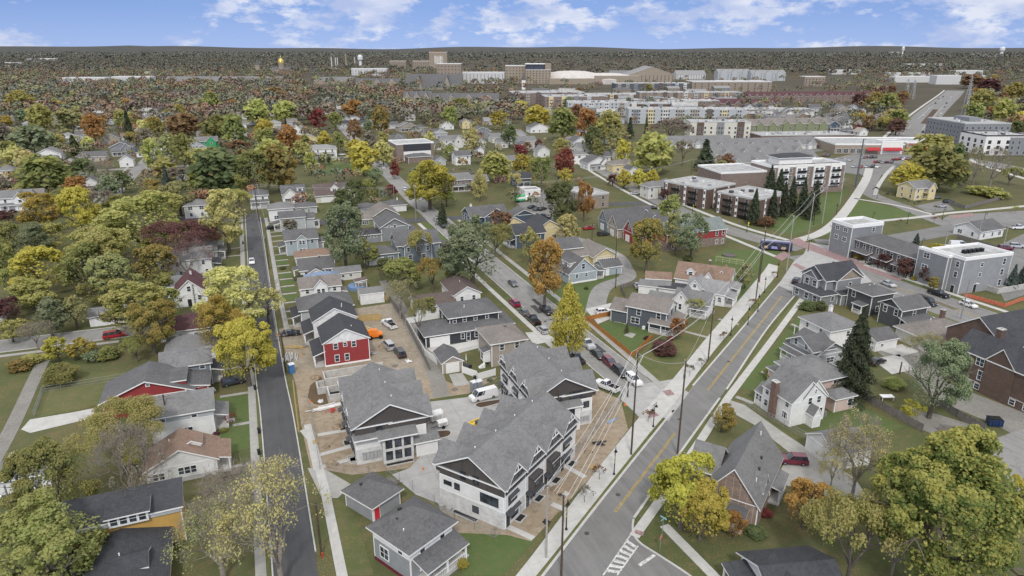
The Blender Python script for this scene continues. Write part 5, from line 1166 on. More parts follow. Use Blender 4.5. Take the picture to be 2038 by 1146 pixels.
b.blk(0,15,0,8.6,4,'EW',3.5,'white','brown',ov=.45);b.dorm(4,1.0,'S',2.2,1.3,2.6,4.8,.9,'white','brown');b.blk(7.4,11.4,-1.4,6,4.2,'NS',3.0,'white','brown',ov=.4,name='cross_wall');b.lb=(0,15,0,8.6,4,0);b.wins('S',[.26,.33],[2],.8,1.2);b.wins('E',[.3,.7],[4.6,1.8],.8,1.2);b.chim(8.4,5.4,6.4,8.6,.6,.6);b.blk(10.5,14,3,9.6,4.4,'NS',2.4,'white','brown',name='rear_wing');b.porch(15,17.4,1,7,2.4,'E',.6,'lgr',.4)
# ---------------------------------------------------------------- right-hand side
b=B('church','stone-fronted church-like hall with long grey gable roof beside the big yellow tree','building',61.4,71.2,36,None,'the stone-fronted hall',0)
b.r.location=(59.7,66.5,0);b.rot=R(37);b.r.rotation_euler.z=R(37);b.x,b.y=59.7,66.5
b.blk(0,15,-3.8,3.8,4.4,'EW',4.9,'mixed_brick','gray',ov=.4);b.blk(5,11,3.8,7.6,4.4,'NS',2.8,'mixed_brick','gray',name='wing_wall');b.dorm(4.6,-3.6,'S',3.2,1.6,4.2,3.4,2.0,'mixed_brick','gray');b.lb=(0,15,-3.8,3.8,4.4,0);b.wins('S',[.6,.8],[2],1.2,1.6)
b.blk(-1.6,0,-2.2,2.4,2.7,'shW',.8,'stucco_white','mid',name='entry_wall',trimc=False);b.door('W',.5,1.6,2.2,MATS['vinyl']);b.vent(6,-2.2,6.8,False);b.vent(8.5,-1.9,7.2,False);b.vent(12.6,-.7,8.8);b.vent(3.2,-2.5,6.4);b.porch(8,13,-5.4,-3.8,2.6,'S',.6,'gray',.3)
b=B('house','white steep-gabled house with tall red brick chimney','house',87.4,84.9,0,None,'the white house with red chimney',0)
b.blk(0,8,0,7.6,4.9,'NS',3.6,'white','gray',ov=.25);b.blk(2.6,8,-.02,3,5.4,'NS',3.2,'white','gray',ov=.25,name='front_gable_wall');b.lb=(0,8,-.03,7,5,0);b.wins('S',[.52,.78],[4.6],.8,1.3);b.win('S',.88,2,.8,1.3);b.win('S',.65,6.4,.3,.8)
b.lb=(0,8,0,7.6,5,0);b.wins('W',[.15,.85],[4.2,1.8],.8,1.2);b.win('W',.2,1.8);b.blk(0.2,3.4,7.6,9.8,2.7,'NS',1.5,'white','gray',name='bump_wall',ov=.2);b.wins('W',[.35,.65],[1.7],.8,1.2)
b.chim(-.45,4.2,-.2,7.4,.9,1.2);b.blk(3.6,5.4,-1.9,0,2.5,'NS',1.5,'white','gray',name='entry_wall',ov=.15);b.dorm(6.6,4.2,'E',2,1,2,4.6,.8)
b.deck(8,9.4,.4,2.4,1.1,MATS['grey_wood'])
b=B('garage','white garage with grey roof and pole standing in front','garage',84.2,71.2,-6,None,'the white garage by the lone pole',0);b.blk(0,7.2,0,7,2.9,'EW',2.1,'white','gray',ov=.25);b.door('S',.3)
b=B('house','pink stucco house with broad grey hip roof','house',96.2,89.4,0,None,'the pink hip-roofed house',0)
b.blk(0,8.2,0,8.8,5.6,'hip',2.4,'pink','gray',ov=.9);b.wins('S',[.26,.72],[4.7],.8,1.2);b.wins('W',[.25,.6],[4.6],.8,1);b.blk(3,7.6,-3.4,0,2.9,'hip',1.2,'pink','gray',name='sunroom_wall',ov=.5);b.wins('S',[.8],[1.6],1,1.4);b.door('E',.4);b.blk(.3,3.2,8.8,12,3,'hip',1,'pink','gray',name='porch_wing');b.vent(5.5,5.5,7,False);b.vent(3.5,5,7.2,False);b.deck(7.7,9.6,-3,-.8,.4,CONC,'patio')
b=B('house','light grey bungalow with white-bracketed gable left of the spruce','house',108.6,101.6,0,None,'the light grey bungalow by the spruce',0)
b.blk(0,9.6,0,7.8,3.5,'NS',2.6,'lgray','mid',ov=.7);b.blk(0,5.2,.3,7.2,4.8,'EW',1.9,'lgray','mid',name='attic_wall',ov=.7,z0=3.2);b.wins('W',[.3,.75],[4.8],.8,1.3);b.lb=(0,9.6,0,7.8,3.5,0);b.wins('S',[.5],[1.9],2,1.2);b.porch(-2.2,0,.4,7.4,2.6,'W',.5,'mid',.6);b.vent(5,5.6,5.6);b.vent(6.6,5.8,5.5)
b=B('house','white stucco two-storey house with grey hip roof and pipe chimney','house',119.8,108.4,0,None,'the white stucco hip house',0)
b.blk(0,9,0,9.4,4.9,'hip',2.5,'stucco_white','gray',ov=.5);b.wins('W',[.3,.75],[3.9],.7,1);b.wins('S',[.6],[3.6,1.5],.9,1.2);b.chim(6.5,7,5.6,7.8,.7,.7,TRIM);b.deck(-2,0,5,9,1.0,MATS['grey_wood']);k=MB()
for p in((-1.9,5.1),(-1.9,8.9)):k.box(p[0]-.06,p[0]+.06,p[1]-.06,p[1]+.06,1,3.2)
k.build('deck_posts',[TRIM],b.r)
b=B('garage','small white gabled garage with grey roof right of the spruce','garage',129.6,104.2,0,None,'the small white garage by the spruce',0);b.blk(0,6.6,0,6.2,2.5,'EW',1.5,'white','mid',ov=.3);b.gdoor('E',.5,2.6);b.wins('S',[.3],[1.4],.8,.6)
b=B('house','grey corner house with black roof and tan shingled gable','house',142.6,133.2,0,None,'the grey corner house with tan gable',0)
b.blk(0,12.4,0,9,6.6,'EW',3.0,'gray','dark',ov=.5);b.blk(2.8,11.6,-1,5,6.6,'NS',2.9,'gray','dark',ov=.5,gab='tan_brick',name='gable_wall');b.win('S',.55,4.8,.9,1.4)
b.blk(-1,4,2,7,6.5,'EW',1.9,'gray','dark',ov=.45,name='west_gable_wall');b.wins('W',[.2,.75],[5.0],1.3,1.6);b.blk(-3,3,-1.8,8.4,3,'hip',1.2,'gray','dark',name='lower_wall');b.wins('W',[.2,.5,.85],[1.7],1.3,1.6);b.wins('S',[.7],[1.8],1,1.2);b.blk(3,10.6,-3,-.9,2.9,'shS',.6,'gray','dark',name='rear_wing')
b=B('house','charcoal two-storey house with low hip roof, nearest the corner house','house',147,121.8,0,None,'the charcoal house beside the corner house',0);b.blk(0,7.6,0,7.8,5.4,'hip',1.6,'dgray','mid',ov=.5);b.wins('W',[.75],[4.2],1,1.6);b.wins('S',[.3],[1.6],.8,1.4);b.porch(-2,0,1,4,2.4,'W',.4,'mid',.3);b.vent(3,4,6.6);b.vent(4.6,4,6.6)
b=B('house','charcoal house with gabled roof and deep porch facing the yard','house',145.6,111.6,0,None,'the charcoal house with deep porch',0);b.blk(0,8.6,0,6.4,5.4,'EW',1.9,'dgray','mid',ov=.5);b.wins('W',[.25,.75],[4.2],.95,1.5);b.wins('S',[.5],[4],.9,1.4);b.porch(-.4,8.4,-2.8,0,2.5,'S',.9,'mid',.4);b.vent(5,4.4,6.6);b.lb=(0,8.6,0,6.4,5.4,0);b.wins('S',[.3,.7],[1.6],1,1.4)
b=B('house','wide cream brick bungalow with white front gable and brick chimney','house',140.6,99,0,None,'the cream brick bungalow',0);b.blk(0,14,0,9.4,3,'hip',2.6,'offwhite','taupe',ov=.6);b.blk(7,13.8,-2.6,5,3,'NS',2.0,'offwhite','taupe',ov=.5,name='gable_wall');b.wins('S',[.2,.45,.75],[1.6],.9,1.4);b.blk(8.6,11.6,-3.7,-2.4,2.4,'NS',.9,'offwhite','taupe',ov=.3,name='entry_wall');b.win('S',.5,1.4,1.6,1.3);b.lb=(0,14,0,9.4,3,0);b.win('S',.2,1.6,.8,1.2);b.chim(11.5,7,3,6.6,.9,.9);b.vent(5,4.6,5.3,False);b.vent(6.4,6,5.2)
# school-like brick building on the right edge
b=B('house','large brown brick school-like building with black roofs and brick chimney','building',133.3,72,0,None,'the large brown brick building',0)
b.blk(0,8,-6,16.4,7.4,'NS',3.2,'brown_brick','dark',ov=.3,trimc=False);b.blk(-.25,4,4.2,9.8,7.4,'EW',3.2,'brown_brick','dark',ov=.2,name='gable_wall',trimc=False);b.blk(7,24,11,24,7.8,'EW',4.6,'brown_brick','dark',ov=.3,name='hall_wall',trimc=False);b.blk(8,24,-4,11,7.2,'EW',3.4,'brown_brick','dark',ov=.3,name='rear_wall',trimc=False)
b.lb=(0,8,-6,16.4,7.4,0);b.wins('W',[.76,.9],[6.2],1.5,1.5);b.wins('W',[.72,.88],[3.5],1.5,1.9);b.wins('W',[.03,.2,.3,.42,.55,.66,.74,.82,.93],[1.0],1.0,1.1);b.wins('W',[.1],[4.0],1.4,1.9);b.wins('S',[.3,.7],[5.8,2.6],1.4,1.8);b.chim(5,11.6,8,12.4,1.3,1.1,MATS['brown_brick'])
k=MB();k.box(-.08,0,-6,4.1,1.75,1.9);k.box(-.08,0,9.9,16.4,1.75,1.9);k.build('belt_course',[plain('limestone',(.45,.43,.39))],b.r)
b=B('house','black-roofed white house with open porch at the bottom edge','house',53.5,54.5,-14,None,'the black-roofed porch house',0)
b.r.location=(54.4,56.5,0);b.blk(0,9,-9,1.2,3.0,'EW',2.4,'white','dark',ov=.6);b.porch(-3,0,-7,0,2.6,'W',.3,'dark',.3,postm=TRIM,rail=False);b.blk(.4,5,-9,-2,3.2,'NS',1.9,'white','dark',name='front_wing')
# ---------------------------------------------------------------- things on the building site and in the streets
def simple(name,mb,mats,label,cat,x,y,rz=0,z=0,group=None): return tag(mb.build(name,mats,None,(x,y,z),R(rz)),label,cat,group)
# open foundations
o=empty('concrete_foundation',7.4,124.6,'open concrete foundation walls in a dug pit behind the brick-bayed townhouses','foundation')
def fw(x0,y0,x1,y1,h=.5,b_=-.2):
    k=MB();k.box(min(x0,x1)-.15,max(x0,x1)+.15,min(y0,y1)-.15,max(y0,y1)+.15,b_,h);k.build('foundation_wall',[MATS['concrete']],o)
for q in((2,11.6,14.5,11.6),(2,8.4,2,11.2),(2,8,14,8),(.2,7.4,1.6,7.4),(.2,4.8,.2,7.0),(.2,4.4,1.6,4.4),(2,4.4,7.5,4.4),(2,.9,2,4.0),(2,.5,7.5,.5),(7.8,.5,7.8,4.4)): fw(*q,1.5)
k=MB();k.box(2.4,7.4,1,3.9,-.1,.3);k.build('tarp',[plain('black_tarp',(.008,.008,.01),.4)],o)
k=MB();k.prism([(-2,4),(-1,9),(1.6,12.5),(1.6,-1),(-1,.5)],.03,.05);tag(k.build('pit_floor',[plain('pit_soil',(.11,.075,.045),.95)],o),None,None)
def loo(x,y,c,label,group=None):
    o=empty('portable_toilet',x,y,label,'portable toilet',group,R(15));m=MATS[c]
    k=MB();k.box(-.55,.55,-.55,.55,.05,2.1);k.build('cabin',[m],o);k=MB();k.box(-.42,.42,-.6,-.555,.15,1.95);k.build('door',[m],o)
    k=MB();k.extr([(-.6,2.1),(.6,2.1),(.45,2.3),(-.45,2.3)],'x',-.6,.6,0,0);k.build('roof',[plain('loo_roof',(.6,.62,.65),.5)],o);k=MB();k.tube((.4,.4,2.1),(.4,.4,2.55),.05,n=5);k.build('vent_pipe',[m],o);return o
loo(*G(581,742),'blue_plastic','blue portable toilet beside the dark street');loo(*G(943,778),'grey_plastic','grey portable toilet, left one of the pair behind the cargo van');loo(*G(953,776),'grey_plastic','grey portable toilet, right one of the pair behind the cargo van')
def skip_(x,y,rz,c,label,w=3.4,d=1.8,h=1.4):
    o=empty('dumpster',x,y,label,'dumpster',None,R(rz));k=MB();f=[(-w/2,0),(w/2,0)]
    k.extr([(-d/2,.1),(d/2,.1),(d/2+.15,h),(-d/2-.15,h)],'x',-w/2,w/2,0,0);k.build('bin_body',[c],o)
    k=MB()
    for i in range(5):k.box(-w/2+i*w/4-.05,-w/2+i*w/4+.05,-d/2-.2,-d/2-.02,.2,h-.1)
    k.box(-w/2-.06,w/2+.06,-d/2-.22,d/2+.22,h-.08,h);k.build('ribs',[c],o);k=MB();k.box(-w/2+.1,w/2-.1,-d/2,d/2,h+.001,h+.06);k.build('load',[MATS['rubber']],o)
skip_(*G(849,884),70,paint('skip_blue',(.02,.06,.14),.5),'dark blue dumpster against the brick-bayed townhouse end',2.6,1.7,1.5);skip_(*G(1977,846),-30,paint('skip_navy',(.015,.04,.12),.5),'navy blue dumpster on gravel below the large dark brick building',2.2,1.4,1.5)
# white towed machines by the townhouse
def trailer(x,y,rz,label,w,d,h):
    o=empty('equipment_trailer',x,y,label,'trailer',None,R(rz));k=MB();k.extr([(-d/2,.55),(d/2,.55),(d/2,.55+h*.75),(d/2-.25,.55+h),(-d/2+.25,.55+h),(-d/2,.55+h*.75)],'x',-w/2,w/2,0,0);k.build('housing',[paint('machine_white',(.7,.7,.7),.4)],o)
    k=MB();k.box(-w/2+.3,w/2-.3,-d/2-.02,-d/2+.01,.75,.55+h*.6);k.build('louvre',[plain('louvre_grey',(.4,.4,.4))],o)
    for s in(-1,1):
        k=MB();k.tube((0,s*(d/2+.12)-.1,.34),(0,s*(d/2+.12)+.1,.34),.34,n=12);k.build('wheel',[MATS['rubber']],o)
    k=MB();k.tube((-w/2,0,.5),(-w/2-1.3,0,.45),.05,n=5);k.build('drawbar',[BLK],o)
trailer(*G(868,838),10,'white towed generator, the larger of the two by the townhouse',2.4,1.5,1.6);trailer(*G(880,850),8,'low white equipment box in front of the towed generator',1.9,1.2,1.0)
# yellow telehandler, orange boom lift
y_=0
o=empty('telehandler',*G(951,852),'yellow telehandler half hidden by the four-gabled townhouse roof','telehandler',None,R(10));y_=paint('machine_yellow',(.72,.47,.01),.4)
k=MB();k.box(-2,1.4,-.9,.9,.6,1.5);k.box(-2.2,-1.2,-.8,.8,1.5,2.0);k.build('chassis',[y_],o);o.scale=(.72,.72,.72);k=MB();k.tube((-1.8,.5,2.2),(2.6,.5,2.5),.22,.18,6);k.build('boom',[y_],o);k=MB();k.box(-.8,.5,-.9,-.1,1.5,2.6);k.build('cab',[GL],o)
for x in(-1.4,1.1):
    for s in(-.95,.95):
        k=MB();k.tube((x,s-.18,.55),(x,s+.18,.55),.55,n=12);k.build('wheel',[MATS['rubber']],o)
o=empty('boom_lift',*G(748,672),'orange boom lift with folded lattice boom behind the new red house','boom lift',None,R(-5));k=MB();k.box(-1.8,1.6,-1,1,.6,1.3);k.extr([(-.9,1.3),(.9,1.3),(.7,2.2),(-.7,2.2)],'x',-1.9,.4,0,0);k.build('chassis',[MATS['orange_paint']],o)
k=MB()
for z in(0,.5):k.tube((-.5,0,1.9+z),(-4.6,.8,3.4+z),.08,n=4)
for i in range(8):
    t=i/8;k.tube((-.5-4.1*t,.8*t,1.9+1.5*t),(-.5-4.1*(t+.12),.8*(t+.12),2.4+1.5*(t+.12)),.05,n=3)
k.build('boom',[plain('boom_yellow',(.62,.50,.2),.5)],o);k=MB();k.box(-5.6,-4.5,.4,1.4,3.2,4.3);k.build('basket',[METAL],o)
for x in(-1.3,1.1):
    for s in(-1,1):
        k=MB();k.tube((x,s-.18,.5),(x,s+.18,.5),.5,n=12);k.build('wheel',[MATS['rubber']],o)
# loose material
rng=np.random.default_rng(4)
def pile(x,y,n,r,m,label,cat,name,L_=(1.2,3),th=.12,ang=None,z=.0):
    k=MB()
    for i in range(n):
        px,py=rng.normal(size=2)*r*.35;l=rng.uniform(*L_);a=(ang if ang is not None else rng.uniform(0,3))+rng.normal()*.12;c,s=math.cos(a)*l/2,math.sin(a)*l/2;zz=.08+.11*(i//4)
        k.tube((px-c,py-s,zz),(px+c,py+s,zz+rng.uniform(-.03,.06)),th*.6,n=4)
    return simple(name,k,[m],label,cat,x,y)
pile(*G(588,692),10,1.6,MATS['timber'],'stack of sawn boards in front of the new red house porch','lumber','lumber_stack',(3,4.5),.12,-.6);pile(*G(574,712),14,2.2,plain('wrap_white',(.6,.6,.6),.6),'pile of white wrapped siding boards beside the dark street','siding boards','siding_stack',(2,4),.16,1.5)
pile(*G(652,812),8,1.6,plain('pipe_white',(.62,.61,.6),.5),'long white pipes lying on the dirt in front of the townhouses','pipes','pipe_bundle',(3,6),.16,.15);pile(*G(662,818),12,1.4,plain('rag_red',(.42,.06,.05),.8),'heap of red netting on the dirt beside white pipes','netting','netting_heap',(.5,1.2),.12)
pile(*G(742,705),16,2.2,plain('scrap_grey',(.3,.31,.33),.7),'heap of grey building scrap at the corner of the new red house','scrap','scrap_heap',(.4,1.2),.2);pile(*G(812,720),9,1.2,plain('wrap_white',(.6,.6,.6),.6),'white sacks and boards at the bend of the alley','sacks','sack_heap',(.4,1.1),.3);pile(*G(640,800),5,.6,plain('wrap_white',(.6,.6,.6),.6),'small white sacks beside the corner of the site fence','sacks','sack_heap',(.5,.9),.4)
pile(*G(782,958),14,.8,MATS['grey_wood'],'grey timber pallets leaning by the concrete yard','pallets','pallet_stack',(1.8,2.4),.12,-.9);pile(*G(1218,838),6,.8,plain('tarp_blue',(.2,.27,.36),.5),'pale blue tarp on the dirt beside the main road','tarp','tarp',(1.2,2.0),.4,.2);pile(*G(1196,884),10,1.2,plain('scrap_dark',(.03,.03,.035),.7),'dark barrow load on the dirt near the townhouse end','barrow','wheelbarrow_load',(.4,1.0),.3)
pile(*G(1085,1040),10,.7,plain('scrap_dark',(.03,.03,.035),.7),'black tools and bags lying beside the pale sidewalk','tools','tool_heap',(.4,1.0),.25)
rgd=random.Random(3);DM=plain('loose_dirt',(.25,.19,.13),.95,var=.3,scale=1.5)
for u,v in((600,706),(626,752),(672,850),(650,890),(660,925),(735,745),(800,742),(1190,850),(1170,900),(1110,975),(1210,815),(1150,880),(760,690),(830,765)):
    x,y=G(u,v);k=MB();n_=11;r0=rgd.uniform(.7,1.5);rings=[(1,0),(.72,.3),(.35,.52)]
    vs=[[(math.cos(6.283*j/n_)*r0*q*rgd.uniform(.75,1.2),math.sin(6.283*j/n_)*r0*q*rgd.uniform(.75,1.2),z*r0*rgd.uniform(.7,1.1)) for j in range(n_)] for q,z in rings]
    for a_,b_ in zip(vs,vs[1:]):
        for j in range(n_):k.poly([a_[j],a_[(j+1)%n_],b_[(j+1)%n_],b_[j]])
    k.poly(vs[-1]);simple('dirt_mound',k,[DM],'low heap of loose dirt on the building site','dirt heap',x,y,0,0,'loose dirt heaps on the building site')
for u,v,c,l in((608,690,'grey_wood','flat grey pallet beside the sawn boards'),(628,880,'timber','pale timber pallet on the dirt between two front walks'),(722,690,'timber','pale pallet of boards right of the new red house'),(786,728,'grey_wood','grey pallet beside the alley bend'),(1180,930,'timber','pale pallet inside the site fence by the sidewalk'),(905,775,'grey_wood','grey pallet left of the portable toilets'),(820,905,'timber','pale pallet at the blue dumpster')):
    x,y=G(u,v);k=MB()
    for i in range(6):k.box(-.6,.6,-.5+.18*i,-.38+.18*i,.1,.14)
    for q in(-.5,0,.5):k.box(q-.05,q+.05,-.5,.52,0,.1)
    simple('pallet',k,[MATS[c]],l,'pallet',x,y,rgd.uniform(0,90))
for u,v,l in((618,800,'orange traffic cone at the corner of the site fence'),(1244,806,'orange traffic cone on the street corner by the white suv'),(553,668,'orange traffic cone beside the black sedan'),(842,935,'orange traffic cone at the edge of the concrete yard')):
    x,y=G(u,v);k=MB();k.box(-.22,.22,-.22,.22,0,.04);k.lathe(0,0,[(.17,.04),(.03,.7)],10);simple('traffic_cone',k,[MATS['orange_paint']],l,'traffic cone',x,y)
# fences
fence(PP((735,600),(771,598)),1.8,MATS['timber'],'short new yellow timber fence, farther of the two behind the building site',board=.16);fence(PP((712,640),(759,637)),1.8,MATS['timber'],'short new yellow timber fence, nearer of the two behind the building site',board=.16)
fence(PP((775,597),(808,645),(855,738)),1.7,MATS['grey_wood'],'long weathered grey board fence along the alley',board=.18)
fence(PP((808,645),(882,632)),1.6,MATS['vinyl'],'white vinyl fence behind the charcoal house','fence');fence(PP((811,647),(846,708),(866,722),(882,742)),1.6,MATS['vinyl'],'white vinyl fence running down the alley beside the charcoal house garage');fence(PP((897,700),(962,684)),1.5,MATS['vinyl'],'white vinyl fence between tan house and charcoal house driveway');fence(PP((920,742),(948,752),(951,757),(986,747)),1.6,MATS['vinyl'],'white vinyl fence joining the small tan garage to the tan house')
fence(PP((1162,640),(1166,636),(1258,712),(1300,672)),1.3,MATS['cedar'],'orange stained picket fence around the dark grey house lawn','fence',board=.2);fence(PP((1162,640),(1216,628)),1.3,MATS['cedar'],'short orange stained fence between white car and lawn',board=.2)
fence(PP((1672,770),(1735,805),(1835,860)),1.7,MATS['grey_wood'],'long weathered grey fence behind the green back lawn of the white chimney house',board=.2);fence(PP((1855,800),(1905,832),(1958,860)),1.7,MATS['grey_wood'],'weathered grey fence beside the gravel below the grey-green bush tree',board=.2);fence(PP((1868,858),(1902,864)),1.5,MATS['grey_wood'],'short gappy grey fence right of the gravel gate opening',board=.24)
fence(PP((1904,475),(1982,498)),1.8,MATS['grey_wood'],'brown-grey board fence around the white ranch house yard',board=.2);fence(PP((1888,407),(1920,416),(1996,396)),1.7,MATS['grey_wood'],'pale grey board fence behind the yellow house yard',board=.2)
CH=plain('chain_mesh',(.30,.31,.32),.5,.5)
fence(PP((612,800),(618,818),(637,935),(685,940),(735,945)),1.8,CH,'chain link site fence around the brick-bayed townhouse row','fence',chain=True,post=3);fence(PP((865,1005),(905,1040),(985,1070),(1060,1000),(1180,865),(1235,800)),1.8,CH,'chain link site fence between the four-gabled townhouses and the sidewalk','fence',chain=True,post=3);fence(PP((770,945),(822,975),(865,1005)),1.8,CH,'chain link fence between red-doored garage and concrete yard',chain=True,post=3);fence(PP((945,800),(948,772),(1000,764)),1.8,CH,'chain link gate panel behind the two grey portable toilets',chain=True,post=3)
fence(PP((68,830),(85,780),(330,740)),1.2,CH,'low chain link fence around the lawn of the barn-red house',chain=True,post=3);fence(PP((1475,800),(1560,850),(1640,890)),1.2,CH,'low chain link fence below the white house with red chimney',chain=True,post=3)
fence(PP((1245,595),(1235,575),(1270,566),(1312,582)),1.4,MATS['grey_wood'],'dark weathered fence round the small overgrown yard beside the curved lane',board=.2)
fence(PP((1918,590),(1945,597),(1998,612),(2030,600),(2060,592)),1.1,plain('orange_mesh',(.50,.15,.09),.8,var=.3,scale=3),'sagging orange safety mesh around the excavation at right','safety fence');
# orange-net pit at right: concrete walls
o=empty('concrete_foundation',*G(1985,585),'grey concrete foundation walls behind the orange safety mesh','foundation')
for x0,y0,x1,y1,h in((0,0,12,.4,1.6),(0,.4,.4,8,1.6),(5,.4,5.4,5,1.2),(8,2,11,5,1.),(-10,9,16,9.5,2.4)):
    k=MB();k.box(x0,x1,y0,y1,-.2,h);k.build('foundation_wall',[MATS['concrete']],o)
# wooden trellis and picnic things
fence(PP((1423,520),(1466,533)),1.7,plain('pale_frame',(.45,.46,.30),.8),'pale yellow-green timber frame on the lawn above the brown-roofed white house','garden frame',gap=True) if 0 else None
o=empty('garden_frame',*G(1424,522),'pale yellow-green timber frame on the lawn near the crossing','garden frame',None,R(-52));k=MB()
for i in range(5):k.box(-.06+2.2*i,.06+2.2*i,-.06,.06,0,2.2)
for z in(.7,1.3,1.9,2.2):k.box(0,8.8,-.09,-.06,z-.06,z+.06)
k.build('frame',[plain('pale_frame',(.40,.42,.24),.8)],o)
k=MB();k.lathe(0,0,[(2.2,0),(2.2,.5),(1.7,.5),(1.7,.35)],16);simple('stone_fire_ring',k,[MATS['grey_brick']],'low round stone ring behind the pale timber frame','fire ring',*G(1451,509))
k=MB()
for x in(-1.1,1.1):
    for y in(-.5,.5):k.box(x-.05,x+.05,y-.05,y+.05,0,.75)
k.box(-1.25,1.25,-.65,.65,.75,.85);simple('white_table',k,[TRIM],'white table standing on the rough yard behind the long grey fence','table',*G(1764,795),-20)
k=MB();
for i in range(2):
    k.lathe(i*1.2,0,[(.06,0),(.06,2.2),(1.1,2.3),(.05,2.8)] ,8)
simple('closed_parasol',MB().lathe(0,0,[(.25,0),(.25,.1),(.04,.12),(.04,1.1),(.22,1.2),(.05,2.7)],8),[plain('parasol_cream',(.6,.57,.5),.8)],'closed cream parasol in the yard beside the small tan garage','parasol',*G(928,726))
k=MB();k.lathe(0,0,[(.75,0),(.75,.06)],12);
for a in range(4):k.box(math.cos(a*1.57)*1.1-.25,math.cos(a*1.57)*1.1+.25,math.sin(a*1.57)*1.1-.25,math.sin(a*1.57)*1.1+.25,0,.75)
k.lathe(0,0,[(.1,0),(.1,.7),(.8,.7),(.8,.76)],12);simple('patio_set',k,[DTRIM],'dark patio table with chairs beside the closed parasol','patio set',*G(927,733))
simple('pool_tarp',MB().lathe(0,0,[(3,0),(2.9,.9),(1.4,1.3),(.1,1.4)],12),[plain('tarp_sky',(.13,.2,.33),.5)],'round pool under a blue tarp behind the white central-gabled house','pool',*G(712,573))
# bins
for u,v,l in((508,776,'dark wheeled bin on the verge beside the golden street tree'),(516,862,'dark wheeled bin on the verge opposite the open foundations'),(505,740,'dark wheeled bin under the golden street tree'),(516,905,'dark wheeled bin beside the sidewalk near the bare tree'),(484,486,'dark bin by the far left sidewalk'),(895,830,None),):
    if l:bin_(*G(u,v),l)
bin_(*G(1712,690),'dark bin pair standing beside the small white garage by the spruce');bin_(*G(945,757),'dark bin at the end of the white vinyl fence by the tan garage')
simple('fire_hydrant',MB().lathe(0,0,[(.16,0),(.16,.1),(.11,.12),(.12,.55),(.15,.6),(.12,.7),(.03,.82)],10),[plain('hydrant_red',(.5,.06,.02),.4)],'small red hydrant at the foot of the lone pole by the sidewalk','hydrant',*G(642,1108))
# stop sign, street signs
def stop(x,y,rz,label):
    o=empty('stop_sign',x,y,label,'stop sign',None,R(rz));k=MB();k.tube((0,0,0),(0,0,2.9),.04,n=6);k.build('post',[METAL],o)
    oc=[(.38*math.cos(math.pi/8+i*math.pi/4),.38*math.sin(math.pi/8+i*math.pi/4)) for i in range(8)]
    k=MB();k.v=[(p[0],-.05,2.5+p[1]) for p in oc]+[(p[0],-.03,2.5+p[1]) for p in oc];k.f=[tuple(range(8)),tuple(range(15,7,-1))]+[(i,(i+1)%8+8-8,(i+1)%8+8,i+8) for i in range(8)];k.m=[0]*10
    k.build('plate',[plain('sign_red',(.5,.015,.02),.4)],o);k=MB();oi=[(p[0]*1.1,p[1]*1.1) for p in oc];k.v=[(p[0],-.028,2.5+p[1]) for p in oi];k.f=[tuple(range(8))];k.m=[0];k.build('border',[TRIM],o)
    textobj('STOP',.27,TRIM,o,(0,-.056,2.5),(math.pi/2,0,0),.004);return o
stop(*G(1313,1098),30,'red stop sign on the grass at the bottom corner of main road');stop(*G(1613,548),20,'red stop sign at the big crossing beside the grey corner house')
o=empty('street_name_sign',*G(1317,1072),'green street name blades on a post above the stop sign corner','sign');k=MB();k.tube((0,0,0),(0,0,3.6),.04,n=6);k.build('post',[METAL],o)
for z,a in((3.35,20),(3.6,110)):
    k=MB();k.box(-.55,.55,-.015,.015,-.12,.12);k.build('name_blade',[plain('sign_teal',(.25,.42,.42),.4)],o,(0,0,z),R(a))
# lamps
for i,(u,v,l,an,db) in enumerate(((1127,1055,'black street lamp with yellow banner nearest the bottom of main road',54,0),(1222,945,'black street lamp with yellow banner by the four-gabled townhouse end',54,0),(1300,850,'black double street lamp at the mouth of the middle street',35,1),(1454,668,'black street lamp with banner beside the dark grey house lawn',54,0),(1488,646,'black street lamp with dark banner opposite the white gabled house',54,0),(1508,620,'black street lamp with yellow banner near tall poles, third below the crossing',54,0),(1521,583,'black street lamp with yellow banner, second below the crossing',54,0),(1547,552,'black street lamp with yellow banner just below the crossing',54,0),(1486,462,'street lamp with yellow banner left of the trolley bus',160,0),(1608,500,'black double street lamp at the right corner of the crossing',90,1),(1619,447,'street lamp on the lawn edge above the trolley bus',60,0),(1664,428,'street lamp halfway up the broad pale path',60,0),(1735,445,'street lamp on the long triangular lawn edge',0,0),(1805,445,'street lamp behind the grey flat-roofed row block',0,0),(1875,437,'street lamp left of the upper red crossing',0,0),(1957,445,'street lamp right of the upper red crossing',0,0),(1693,492,'street lamp on the curved green island',0,0),(1832,500,'street lamp behind the brick row houses',0,0),(1745,395,'street lamp at the top of the triangular lawn',0,0),(1808,402,'street lamp before the yellow house',0,0),(1310,395,'street lamp with yellow banner by the white duplex',90,0),(1378,425,'street lamp with yellow banner before the first flat-roofed brick block',90,0))):
    x,y=G(u,v);lamppost(x,y,l,an,'banner' in l,db)
